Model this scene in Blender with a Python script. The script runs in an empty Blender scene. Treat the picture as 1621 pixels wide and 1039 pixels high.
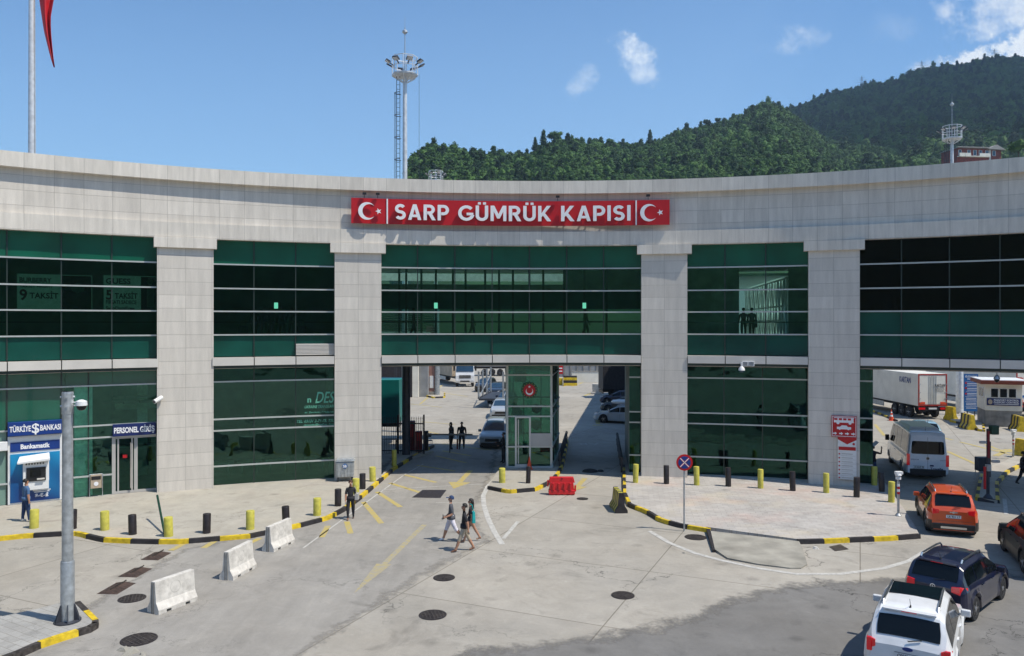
import bpy, math, random
import numpy as np
from mathutils import Vector, Matrix, noise
random.seed(7); RNG=np.random.default_rng(7)
S=math.sin; C_=math.cos; PI=math.pi; R=math.radians
scene=bpy.context.scene; col=scene.collection
# ------------------------------------------------------------------ camera, sky, sun, exposure
F=1238.0; H=8.4; CX=810.5; HOR=511.0; LENS=36*F/1621
cam_d=bpy.data.cameras.new('camera'); cam=bpy.data.objects.new('camera',cam_d); col.objects.link(cam)
cam.location=(0,0,H); cam.rotation_euler=(PI/2,0,0); cam_d.sensor_width=36; cam_d.lens=LENS
cam_d.shift_y=-8.5/1621; cam_d.clip_start=.1; cam_d.clip_end=20000; scene.camera=cam
SUN_EL=60; SUN_AZ=112.0       # azimuth from +Y towards +X
sundir=Vector((S(R(SUN_AZ))*C_(R(SUN_EL)),C_(R(SUN_AZ))*C_(R(SUN_EL)),S(R(SUN_EL))))
sl=bpy.data.lights.new('sun','SUN'); sl.energy=4.85; sl.angle=R(.5); sl.color=(1,.925,.80)
so=bpy.data.objects.new('sun',sl); col.objects.link(so); so.rotation_euler=sundir.to_track_quat('Z','Y').to_euler()
scene.view_settings.view_transform='Standard'; scene.view_settings.look='None'
scene.view_settings.exposure=0.17; scene.view_settings.gamma=1.0
try: scene.view_settings.use_curve_mapping=False
except Exception: pass
scene.cycles.max_bounces=8; scene.cycles.transparent_max_bounces=16
world=bpy.data.worlds.new("World"); scene.world=world; world.use_nodes=True
def build_world():
    nt=world.node_tree; nt.nodes.clear(); N=nt.nodes.new; L=nt.links.new
    out=N('ShaderNodeOutputWorld'); bg=N('ShaderNodeBackground'); bg.inputs[1].default_value=.115
    sky=N('ShaderNodeTexSky'); sky.sky_type='NISHITA'; sky.sun_disc=False
    sky.sun_elevation=R(SUN_EL); sky.sun_rotation=R(SUN_AZ); sky.air_density=1.15; sky.dust_density=.25; sky.ozone_density=3.0; sky.altitude=0
    tc=N('ShaderNodeTexCoord'); sep=N('ShaderNodeSeparateXYZ'); L(tc.outputs['Generated'],sep.inputs[0])
    def m(op,a,b=None,c=None):
        n=N('ShaderNodeMath'); n.operation=op
        for i,v in enumerate((a,b,c)):
            if v is None: continue
            if isinstance(v,(int,float)): n.inputs[i].default_value=v
            else: L(v,n.inputs[i])
        return n.outputs[0]
    yy=m('MAXIMUM',sep.outputs[1],.05)
    u=m('DIVIDE',sep.outputs[0],yy); v=m('DIVIDE',sep.outputs[2],yy)
    comb=N('ShaderNodeCombineXYZ'); L(u,comb.inputs[0]); L(v,comb.inputs[1])
    nz=N('ShaderNodeTexNoise'); nz.inputs['Scale'].default_value=14; nz.inputs['Detail'].default_value=9; nz.inputs['Roughness'].default_value=.6
    L(comb.outputs[0],nz.inputs['Vector']); n1=nz.outputs[0]
    nz2=N('ShaderNodeTexNoise'); nz2.inputs['Scale'].default_value=34; nz2.inputs['Detail'].default_value=8; nz2.inputs['Roughness'].default_value=.65
    L(comb.outputs[0],nz2.inputs['Vector']); n2=nz2.outputs[0]
    # cumulus banks, by direction: centre x,y and radii (photograph pixels turned into slopes), tilt, strength
    blobs=[(1000,86,46,26,30,.92),(1020,116,26,30,15,.7),(922,130,32,20,-55,.42),(1247,68,50,24,-10,.38),
           (1494,17,20,14,15,.7),(1600,15,120,66,0,.8),(1580,92,125,28,-14,1.0),(1480,108,46,17,-12,.9),(1655,80,90,40,0,1.0),(1420,40,60,30,0,.12),
           (300,-60,90,30,5,.15),(1900,60,160,60,0,.7)]
    tot=None
    for x,y,rx,ry,a,s in blobs:
        cu=(x-CX)/F; cv=(HOR-y)/F; a=R(-a)
        du=m('SUBTRACT',u,cu); dv=m('SUBTRACT',v,cv)
        p=m('ADD',m('MULTIPLY',du,C_(a)*F/rx),m('MULTIPLY',dv,S(a)*F/rx))
        q=m('ADD',m('MULTIPLY',du,-S(a)*F/ry),m('MULTIPLY',dv,C_(a)*F/ry))
        r2=m('ADD',m('MULTIPLY',p,p),m('MULTIPLY',q,q))
        w=m('SUBTRACT',1.15,r2)
        w=m('ADD',w,m('MULTIPLY',m('SUBTRACT',n1,.5),5.6)); w=m('ADD',w,m('MULTIPLY',m('SUBTRACT',n2,.5),4.2))
        mr=N('ShaderNodeMapRange'); mr.interpolation_type='SMOOTHSTEP'; L(w,mr.inputs[0]); mr.inputs[1].default_value=0; mr.inputs[2].default_value=.9 if s>.97 else 2.1; mr.inputs[3].default_value=0; mr.inputs[4].default_value=s
        tot=mr.outputs[0] if tot is None else m('MAXIMUM',tot,mr.outputs[0])
    front=m('GREATER_THAN',sep.outputs[1],.1); tot=m('MULTIPLY',tot,front)
    mix=N('ShaderNodeMix'); mix.data_type='RGBA'; tn=N('ShaderNodeMix'); tn.data_type='RGBA'; tn.blend_type='MULTIPLY'; tn.inputs[0].default_value=1; L(sky.outputs[0],tn.inputs[6]); tn.inputs[7].default_value=(.74,1.0,1.2,1); L(tot,mix.inputs[0]); L(tn.outputs[2],mix.inputs[6])
    cr=N('ShaderNodeMix'); cr.data_type='RGBA'; L(n2,cr.inputs[0]); cr.inputs[6].default_value=(6.6,7.2,7.8,1); cr.inputs[7].default_value=(8.6,8.8,9.0,1)
    L(cr.outputs[2],mix.inputs[7]); 
    hz=m('SUBTRACT',1,m('MULTIPLY',m('MINIMUM',m('MAXIMUM',v,0),.45),2.1))
    mh=N('ShaderNodeMix'); mh.data_type='RGBA'; L(m('MULTIPLY',hz,.42),mh.inputs[0]); L(mix.outputs[2],mh.inputs[6]); mh.inputs[7].default_value=(3.9,6.3,9.4,1)
    L(mh.outputs[2],bg.inputs[0]); L(bg.outputs[0],out.inputs[0])
build_world()
# ------------------------------------------------------------------ projection helpers (photo pixel -> metres in the place)
def G(x,y,z=0.0):
    d=F*(H-z)/(y-HOR); return Vector(((x-CX)/F*d,d,z))
def ATD(x,d,z=0.0): return Vector(((x-CX)/F*d,d,z))
def ZA(y,d): return H+(HOR-y)/F*d
BC=Vector((1.6,-.15)); RF=42.5
def P(t,r,z=0.0): return Vector((BC.x+r*S(t),BC.y+r*C_(t),z))
def TH(x,r=RF):
    k=(x-CX)/F; lo,hi=-1.3,1.3
    for _ in range(60):
        m=(lo+hi)/2; p=P(m,r); v=p.x/p.y if p.y>.5 else math.copysign(99,p.x)
        if v<k: lo=m
        else: hi=m
    return (lo+hi)/2
# ------------------------------------------------------------------ materials
MAT={}
def _nt(name):
    m=bpy.data.materials.new(name); m.use_nodes=True; nt=m.node_tree; b=nt.nodes['Principled BSDF']; return m,nt,b
def mat(name,colr=(.5,.5,.5),rough=.6,metal=0,var=.12,scale=4,bump=0,bscale=30,coat=0,emit=None,spec=None,dirt=0,stretch=None):
    if name in MAT: return MAT[name]
    m,nt,b=_nt(name); N=nt.nodes.new; L=nt.links.new
    b.inputs['Roughness'].default_value=rough; b.inputs['Metallic'].default_value=metal
    if coat: b.inputs['Coat Weight'].default_value=coat; b.inputs['Coat Roughness'].default_value=.04
    if spec is not None: b.inputs['Specular IOR Level'].default_value=spec
    tc=N('ShaderNodeTexCoord'); vec=tc.outputs['Object']
    if stretch:
        mp=N('ShaderNodeMapping'); L(vec,mp.inputs[0]); mp.inputs['Scale'].default_value=stretch; vec=mp.outputs[0]
    nz=N('ShaderNodeTexNoise'); nz.inputs['Scale'].default_value=scale; nz.inputs['Detail'].default_value=6; L(vec,nz.inputs['Vector'])
    cr=N('ShaderNodeValToRGB'); L(nz.outputs[0],cr.inputs[0])
    lo=[max(0,c*(1-var*2)) for c in colr]; hi=[min(1,c*(1+var*1.6)) for c in colr]
    cr.color_ramp.elements[0].position=.3; cr.color_ramp.elements[1].position=.7
    cr.color_ramp.elements[0].color=(*lo,1); cr.color_ramp.elements[1].color=(*hi,1)
    out=cr.outputs[0]
    if dirt:
        n2=N('ShaderNodeTexNoise'); n2.inputs['Scale'].default_value=scale*.4; n2.inputs['Detail'].default_value=9; n2.inputs['Roughness'].default_value=.7; L(vec,n2.inputs['Vector'])
        mr=N('ShaderNodeMapRange'); L(n2.outputs[0],mr.inputs[0]); mr.inputs[1].default_value=.5; mr.inputs[2].default_value=.75; mr.inputs[4].default_value=dirt
        mx=N('ShaderNodeMix'); mx.data_type='RGBA'; L(mr.outputs[0],mx.inputs[0]); L(out,mx.inputs[6]); mx.inputs[7].default_value=(.13,.11,.085,1); out=mx.outputs[2]
    L(out,b.inputs['Base Color'])
    if bump:
        n3=N('ShaderNodeTexNoise'); n3.inputs['Scale'].default_value=bscale; n3.inputs['Detail'].default_value=5; L(vec,n3.inputs['Vector'])
        bp=N('ShaderNodeBump'); bp.inputs['Strength'].default_value=bump; bp.inputs['Distance'].default_value=.02; L(n3.outputs[0],bp.inputs['Height']); L(bp.outputs[0],b.inputs['Normal'])
    if emit:
        b.inputs['Emission Color'].default_value=(*emit[:3],1); b.inputs['Emission Strength'].default_value=emit[3]
    MAT[name]=m; return m
def mathn(nt,op,a,b=None):
    n=nt.nodes.new('ShaderNodeMath'); n.operation=op
    for i,v in enumerate((a,b)):
        if v is None: continue
        if isinstance(v,(int,float)): n.inputs[i].default_value=v
        else: nt.links.new(v,n.inputs[i])
    return n.outputs[0]
def granite(name,colr,uw,vh,vary=.12,streak=.3):
    """stone slabs laid along the wall (UV in metres)"""
    m,nt,b=_nt(name); N=nt.nodes.new; L=nt.links.new
    uv=N('ShaderNodeUVMap'); br=N('ShaderNodeTexBrick'); L(uv.outputs[0],br.inputs['Vector'])
    br.offset=0; br.squash=1; br.inputs['Scale'].default_value=1; br.inputs['Brick Width'].default_value=uw; br.inputs['Row Height'].default_value=vh
    br.inputs['Mortar Size'].default_value=.012; br.inputs['Mortar Smooth'].default_value=.25; br.inputs['Bias'].default_value=0
    br.inputs['Color1'].default_value=(*[c*(1-vary) for c in colr],1); br.inputs['Color2'].default_value=(*[c*(1+vary) for c in colr],1)
    br.inputs['Mortar'].default_value=(*[c*.68 for c in colr],1)
    sp=N('ShaderNodeTexNoise'); L(uv.outputs[0],sp.inputs['Vector']); sp.inputs['Scale'].default_value=26; sp.inputs['Detail'].default_value=6; sp.inputs['Roughness'].default_value=.8
    mp=N('ShaderNodeMapping'); L(uv.outputs[0],mp.inputs[0]); mp.inputs['Scale'].default_value=(3.2,.35,1)
    st=N('ShaderNodeTexNoise'); L(mp.outputs[0],st.inputs['Vector']); st.inputs['Scale'].default_value=1.1; st.inputs['Detail'].default_value=8; st.inputs['Roughness'].default_value=.65
    f=mathn(nt,'MULTIPLY',mathn(nt,'ADD',mathn(nt,'MULTIPLY',sp.outputs[0],.45),.775),mathn(nt,'ADD',mathn(nt,'MULTIPLY',st.outputs[0],streak*2),1-streak))
    mx=N('ShaderNodeMix'); mx.data_type='RGBA'; mx.blend_type='MULTIPLY'; mx.inputs[0].default_value=1
    L(br.outputs[0],mx.inputs[6]); cb=N('ShaderNodeCombineColor'); [L(f,cb.inputs[i]) for i in range(3)]; L(cb.outputs[0],mx.inputs[7])
    L(mx.outputs[2],b.inputs['Base Color']); b.inputs['Roughness'].default_value=.62
    bp=N('ShaderNodeBump'); bp.inputs['Strength'].default_value=.5; bp.inputs['Distance'].default_value=.01; L(br.outputs['Fac'],bp.inputs['Height']); bp.invert=True; L(bp.outputs[0],b.inputs['Normal'])
    MAT[name]=m; return m
def tinted_glass(name,tint,refl=1.75,gcol=(.75,.95,.88)):
    m=bpy.data.materials.new(name); m.use_nodes=True; nt=m.node_tree; nt.nodes.clear(); N=nt.nodes.new; L=nt.links.new
    out=N('ShaderNodeOutputMaterial'); tr=N('ShaderNodeBsdfTransparent'); tr.inputs[0].default_value=(*tint,1)
    gl=N('ShaderNodeBsdfGlossy'); gl.inputs['Roughness'].default_value=.015; gl.inputs[0].default_value=(*gcol,1)
    tc=N('ShaderNodeTexCoord'); nz=N('ShaderNodeTexNoise'); nz.inputs['Scale'].default_value=.8; nz.inputs['Detail'].default_value=2; L(tc.outputs['Object'],nz.inputs['Vector'])
    bp=N('ShaderNodeBump'); bp.inputs['Strength'].default_value=.3; bp.inputs['Distance'].default_value=.06; L(nz.outputs[0],bp.inputs['Height']); L(bp.outputs[0],gl.inputs['Normal'])
    fr=N('ShaderNodeFresnel'); fr.inputs[0].default_value=refl
    mx=N('ShaderNodeMixShader'); L(fr.outputs[0],mx.inputs[0]); L(tr.outputs[0],mx.inputs[1]); L(gl.outputs[0],mx.inputs[2]); L(mx.outputs[0],out.inputs[0])
    MAT[name]=m; return m
def pavement_mat(name,base,joint=None,patch=.18,crack=.5,streak=0,paver=False,warm=0.0,rot=0.0):
    m,nt,b=_nt(name); N=nt.nodes.new; L=nt.links.new; M_=lambda op,a,c=None: mathn(nt,op,a,c)
    tc=N('ShaderNodeTexCoord'); vec=tc.outputs['Object']
    def nz(s,d=6,r=.6,v=vec,dist=0):
        n=N('ShaderNodeTexNoise'); n.inputs['Scale'].default_value=s; n.inputs['Detail'].default_value=d; n.inputs['Roughness'].default_value=r; n.inputs['Distortion'].default_value=dist; L(v,n.inputs['Vector']); return n.outputs[0]
    big=nz(.13,9,.66,dist=.6); mid=nz(.9,10,.75,dist=.4); fine=nz(38,4,.8); grit=nz(9,8,.8)
    f=M_('ADD',1-patch*1.2,M_('MULTIPLY',big,patch*2.4)); 
    f=M_('MULTIPLY',f,M_('ADD',.66,M_('MULTIPLY',mid,.68))); f=M_('MULTIPLY',f,M_('ADD',.78,M_('MULTIPLY',fine,.44))); f=M_('MULTIPLY',f,M_('ADD',.86,M_('MULTIPLY',grit,.28)))
    # soft dark stains
    st=N('ShaderNodeMapRange'); L(nz(.45,8,.72,dist=1.2),st.inputs[0]); st.inputs[1].default_value=.56; st.inputs[2].default_value=.74; st.inputs[3].default_value=1; st.inputs[4].default_value=.66
    f=M_('MULTIPLY',f,st.outputs[0])
    oil=N('ShaderNodeTexVoronoi'); oil.inputs['Scale'].default_value=.55; L(vec,oil.inputs['Vector'])
    om=N('ShaderNodeMapRange'); L(M_('ADD',oil.outputs['Distance'],M_('MULTIPLY',mid,.35)),om.inputs[0]); om.inputs[1].default_value=.2; om.inputs[2].default_value=.34; om.inputs[3].default_value=.72; om.inputs[4].default_value=1
    f=M_('MULTIPLY',f,om.outputs[0])
    sc_=N('ShaderNodeMapRange'); L(nz(1.6,10,.8,dist=2.0),sc_.inputs[0]); sc_.inputs[1].default_value=.58; sc_.inputs[2].default_value=.72; sc_.inputs[3].default_value=1; sc_.inputs[4].default_value=1.3
    f=M_('MULTIPLY',f,sc_.outputs[0])
    if streak:
        mp=N('ShaderNodeMapping'); L(vec,mp.inputs[0]); mp.inputs['Rotation'].default_value=(0,0,rot); mp.inputs['Scale'].default_value=(1.7,.05,1)
        f=M_('MULTIPLY',f,M_('ADD',1-streak,M_('MULTIPLY',nz(.9,6,.6,v=mp.outputs[0]),streak*2)))
    if crack:
        nc=N('ShaderNodeTexNoise'); nc.inputs['Scale'].default_value=.9; nc.inputs['Detail'].default_value=9; nc.inputs['Roughness'].default_value=.62; L(vec,nc.inputs['Vector'])
        wv=N('ShaderNodeVectorMath'); wv.operation='MULTIPLY_ADD'; L(nc.outputs['Color'],wv.inputs[0]); wv.inputs[1].default_value=(3.2,3.2,0); L(vec,wv.inputs[2])
        vo=N('ShaderNodeTexVoronoi'); vo.feature='DISTANCE_TO_EDGE'; vo.inputs['Scale'].default_value=.17; L(wv.outputs[0],vo.inputs['Vector'])
        c=N('ShaderNodeMapRange'); L(vo.outputs['Distance'],c.inputs[0]); c.inputs[1].default_value=.0005; c.inputs[2].default_value=.0045; c.inputs[3].default_value=crack; c.inputs[4].default_value=0
        gate=N('ShaderNodeMapRange'); L(nz(.11,3),gate.inputs[0]); gate.inputs[1].default_value=.47; gate.inputs[2].default_value=.56
        f=M_('MULTIPLY',f,M_('SUBTRACT',1,M_('MULTIPLY',c.outputs[0],gate.outputs[0])))
    col_out=None
    cb=N('ShaderNodeCombineColor'); [L(f,cb.inputs[i]) for i in range(3)]
    mx=N('ShaderNodeMix'); mx.data_type='RGBA'; mx.blend_type='MULTIPLY'; mx.inputs[0].default_value=1; L(cb.outputs[0],mx.inputs[7])
    # slight warm/cool drift of the slab colour
    cm=N('ShaderNodeMix'); cm.data_type='RGBA'; L(nz(.22,5),cm.inputs[0]); cm.inputs[6].default_value=(base[0]*1.03,base[1],base[2]*.95,1); cm.inputs[7].default_value=(base[0]*.97,base[1],base[2]*1.04,1)
    basec=cm.outputs[2]
    if joint or paver:
        mp=N('ShaderNodeMapping'); L(vec,mp.inputs[0]); mp.inputs['Rotation'].default_value=(0,0,rot)
        br=N('ShaderNodeTexBrick'); L(mp.outputs[0],br.inputs['Vector']); br.inputs['Scale'].default_value=1
        w,h_,ms=joint if joint else (.5,.25,.012)
        br.inputs['Brick Width'].default_value=w; br.inputs['Row Height'].default_value=h_; br.inputs['Mortar Size'].default_value=ms; br.inputs['Mortar Smooth'].default_value=.3
        br.offset=.5 if paver else .0
        k=.9 if paver else .94
        br.inputs['Color1'].default_value=(k,k,k,1); br.inputs['Color2'].default_value=(1.05,1.05,1.05,1); br.inputs['Mortar'].default_value=(.74,.72,.69,1) if paver else (.55,.53,.5,1)
        m2=N('ShaderNodeMix'); m2.data_type='RGBA'; m2.blend_type='MULTIPLY'; m2.inputs[0].default_value=1; L(basec,m2.inputs[6]); L(br.outputs[0],m2.inputs[7]); basec=m2.outputs[2]
    if warm:
        for cc,th,sc in (((.62,.3,.22,1),.56,.28),((.6,.47,.2,1),.6,.35)):
            g=N('ShaderNodeMapRange'); L(nz(sc,4,v=vec),g.inputs[0]); g.inputs[1].default_value=th-.06; g.inputs[2].default_value=th+.12; g.inputs[4].default_value=warm
            m3=N('ShaderNodeMix'); m3.data_type='RGBA'; L(g.outputs[0],m3.inputs[0]); L(basec,m3.inputs[6]); m3.inputs[7].default_value=cc; basec=m3.outputs[2]
    L(basec,mx.inputs[6]); L(mx.outputs[2],b.inputs['Base Color']); b.inputs['Roughness'].default_value=.85; b.inputs['Specular IOR Level'].default_value=.3
    bp=N('ShaderNodeBump'); bp.inputs['Strength'].default_value=.35; bp.inputs['Distance'].default_value=.02; L(fine,bp.inputs['Height']); L(bp.outputs[0],b.inputs['Normal'])
    MAT[name]=m; return m
def worn_paint(name,colr,under,keep=.5):
    m,nt,b=_nt(name); N=nt.nodes.new; L=nt.links.new
    tc=N('ShaderNodeTexCoord'); n=N('ShaderNodeTexNoise'); n.inputs['Scale'].default_value=5; n.inputs['Detail'].default_value=10; n.inputs['Roughness'].default_value=.85; L(tc.outputs['Object'],n.inputs['Vector'])
    mr=N('ShaderNodeMapRange'); L(n.outputs[0],mr.inputs[0]); mr.inputs[1].default_value=keep-.08; mr.inputs[2].default_value=keep+.1
    mx=N('ShaderNodeMix'); mx.data_type='RGBA'; L(mr.outputs[0],mx.inputs[0]); mx.inputs[6].default_value=(*colr,1); mx.inputs[7].default_value=(*under,1)
    L(mx.outputs[2],b.inputs['Base Color']); b.inputs['Roughness'].default_value=.75; MAT[name]=m; return m
# palette
mat('cast_mark',(.50,.48,.44),.8,0,.1,6)
granite('granite',(.61,.57,.51),1.21,.65,.06,.28); granite('granite_fascia',(.60,.56,.50),1.19,.685,.07,.34); granite('granite_parapet',(.63,.59,.525),1.19,.9,.07,.38)
mat('alu_panel',(.60,.575,.53),.42,0,.05,.8); mat('alu_grey',(.42,.41,.39),.45,0,.06,1); mat('mullion',(.50,.53,.52),.35,.3,.04)
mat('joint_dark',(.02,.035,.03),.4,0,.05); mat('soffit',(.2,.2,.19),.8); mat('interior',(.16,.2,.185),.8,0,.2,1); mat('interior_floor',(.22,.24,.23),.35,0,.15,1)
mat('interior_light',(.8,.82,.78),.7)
tinted_glass('green_glass',(.40,.59,.52),1.75,(.48,.9,.75)); tinted_glass('green_glass_dark',(.30,.53,.46),1.5,(.42,.95,.8)); tinted_glass('green_glass_black',(.16,.25,.2),1.4,(.7,.75,.6)); tinted_glass('green_glass_light',(.70,.92,.84),1.6,(.5,.95,.8)); tinted_glass('clear_glass',(.4,.75,.62),1.6)
mat('spandrel',(.005,.095,.058),.12,0,.12,.6,coat=.6); mat('spandrel_low',(.005,.062,.048),.10,0,.12,.6,coat=.6); mat('spandrel_grey',(.15,.26,.22),.2,0,.08,.6,coat=.4)
mat('steel_galv',(.42,.45,.47),.42,.55,.14,6); mat('steel_dark',(.05,.055,.07),.5,.3,.1); mat('steel_white',(.66,.68,.7),.4,.2,.08)
mat('yellow_paint',(.62,.44,.015),.55,0,.16,5,dirt=.22); mat('black_paint',(.022,.019,.021),.6,0,.25,5)
mat('bollard_yellow',(.50,.46,.075),.5,0,.1,6,dirt=.5); mat('bollard_black',(.02,.016,.018),.45,0,.25,6,dirt=.35)
mat('white_concrete',(.60,.575,.53),.8,0,.1,5,.3,40,dirt=.5); mat('red_sign',(.46,.005,.01),.4,0,.06,1.2); mat('white_letter',(.8,.81,.83),.4,0,.02)
mat('white_paint',(.72,.73,.73),.45,0,.04,2,dirt=.08); mat('navy_sign',(.006,.018,.11),.4,0,.05);  mat('bank_blue',(.004,.035,.2),.4,0,.05)
mat('red_plastic',(.58,.01,.015),.38,0,.08,3,coat=.2); mat('orange_cone',(.7,.07,.02),.5,0,.05); mat('black_rubber',(.018,.018,.02),.8,0,.15,8); mat('black_plastic',(.012,.012,.014),.45,0,.1)
mat('glass_black',(.004,.006,.008),.04,0,.05,spec=.3); mat('glass_blue',(.02,.05,.09),.04,0,.1,1,coat=.5); mat('chrome',(.6,.61,.63),.18,.95,.03); mat('rim',(.42,.43,.45),.28,.85,.05)
mat('lamp_red',(.5,.006,.012),.12,0,.1,8,coat=.8,emit=(1,.01,.02,.12)); mat('lamp_white',(.75,.77,.8),.1,.1,.05,coat=.8); mat('plate',(.68,.69,.7),.5,0,.02)
mat('manhole',(.05,.042,.045),.55,.5,.3,12,.6,20,dirt=.5); mat('iron',(.07,.06,.055),.55,.4,.3,10,dirt=.5); mat('green_steel',(.005,.045,.025),.5); mat('red_dark',(.22,.006,.012),.5)
mat('teal_tarp',(.002,.17,.16),.45,0,.08,.6,.1,2); mat('trailer_white',(.72,.70,.63),.45,0,.06,.7,dirt=.3); mat('trailer_grey',(.22,.23,.25),.55,0,.08,.5,dirt=.2); mat('trailer_red',(.33,.03,.02),.5,0,.2,3)
mat('tan',(.42,.34,.25),.6,0,.1,1); mat('brown_red',(.20,.035,.015),.6,0,.15,2); mat('cream_wall',(.74,.71,.62),.7,0,.05,1,dirt=.15); mat('concrete_grey',(.25,.24,.22),.85,0,.18,2,.3,20,dirt=.3)
mat('wall_grey',(.24,.25,.26),.8,0,.1,1,dirt=.2); mat('pink_wall',(.30,.16,.13),.8,0,.1,1); mat('brick_red',(.24,.045,.03),.8,0,.2,1.5); mat('roof_grey',(.3,.28,.26),.8)
mat('sign_blue',(.01,.12,.36),.4,0,.05); mat('ramp_concrete',(.30,.285,.245),.9,0,.14,1.2,.4,30,dirt=.45); mat('marking_old',(.5,.5,.47),.8)
GND=(.325,.303,.266)
pavement_mat('concrete_ground',GND,joint=(6.5,5.2,.022),patch=.3,crack=.7,rot=R(24)); pavement_mat('asphalt_lane',(.272,.258,.236),patch=.24,crack=.4,streak=.26,rot=R(-9))
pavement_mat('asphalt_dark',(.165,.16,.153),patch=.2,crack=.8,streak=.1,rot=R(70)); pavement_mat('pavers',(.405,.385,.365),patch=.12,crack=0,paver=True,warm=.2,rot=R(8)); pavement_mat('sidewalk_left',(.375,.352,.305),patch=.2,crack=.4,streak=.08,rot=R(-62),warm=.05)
pavement_mat('sidewalk_corner',(.33,.325,.31),patch=.15,crack=.3,paver=True,rot=R(30))
worn_paint('mark_yellow',(.44,.34,.07),GND,.53); worn_paint('mark_yellow_old',(.40,.32,.11),(.285,.272,.245),.47); worn_paint('mark_white',(.52,.51,.48),(.33,.32,.3),.5)
def atm_art():
    m,nt,b=_nt('atm_blue'); N=nt.nodes.new; L=nt.links.new; tc=N('ShaderNodeTexCoord'); sp=N('ShaderNodeSeparateXYZ'); L(tc.outputs['Object'],sp.inputs[0])
    w=N('ShaderNodeTexWave'); w.inputs['Scale'].default_value=.28; w.inputs['Distortion'].default_value=2.5; w.bands_direction='DIAGONAL'; w.inputs['Detail'].default_value=1; L(tc.outputs['Object'],w.inputs['Vector'])
    f=mathn(nt,'ADD',mathn(nt,'MULTIPLY',mathn(nt,'SUBTRACT',sp.outputs[2],.1),.34),mathn(nt,'MULTIPLY',w.outputs['Fac'],.28)); cr=N('ShaderNodeValToRGB'); L(f,cr.inputs[0]); cr.color_ramp.elements[0].color=(.002,.035,.17,1); cr.color_ramp.elements[1].color=(.01,.26,.52,1); cr.color_ramp.elements[0].position=.15; L(cr.outputs[0],b.inputs['Base Color']); b.inputs['Roughness'].default_value=.3; MAT['atm_blue']=m
atm_art()
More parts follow.
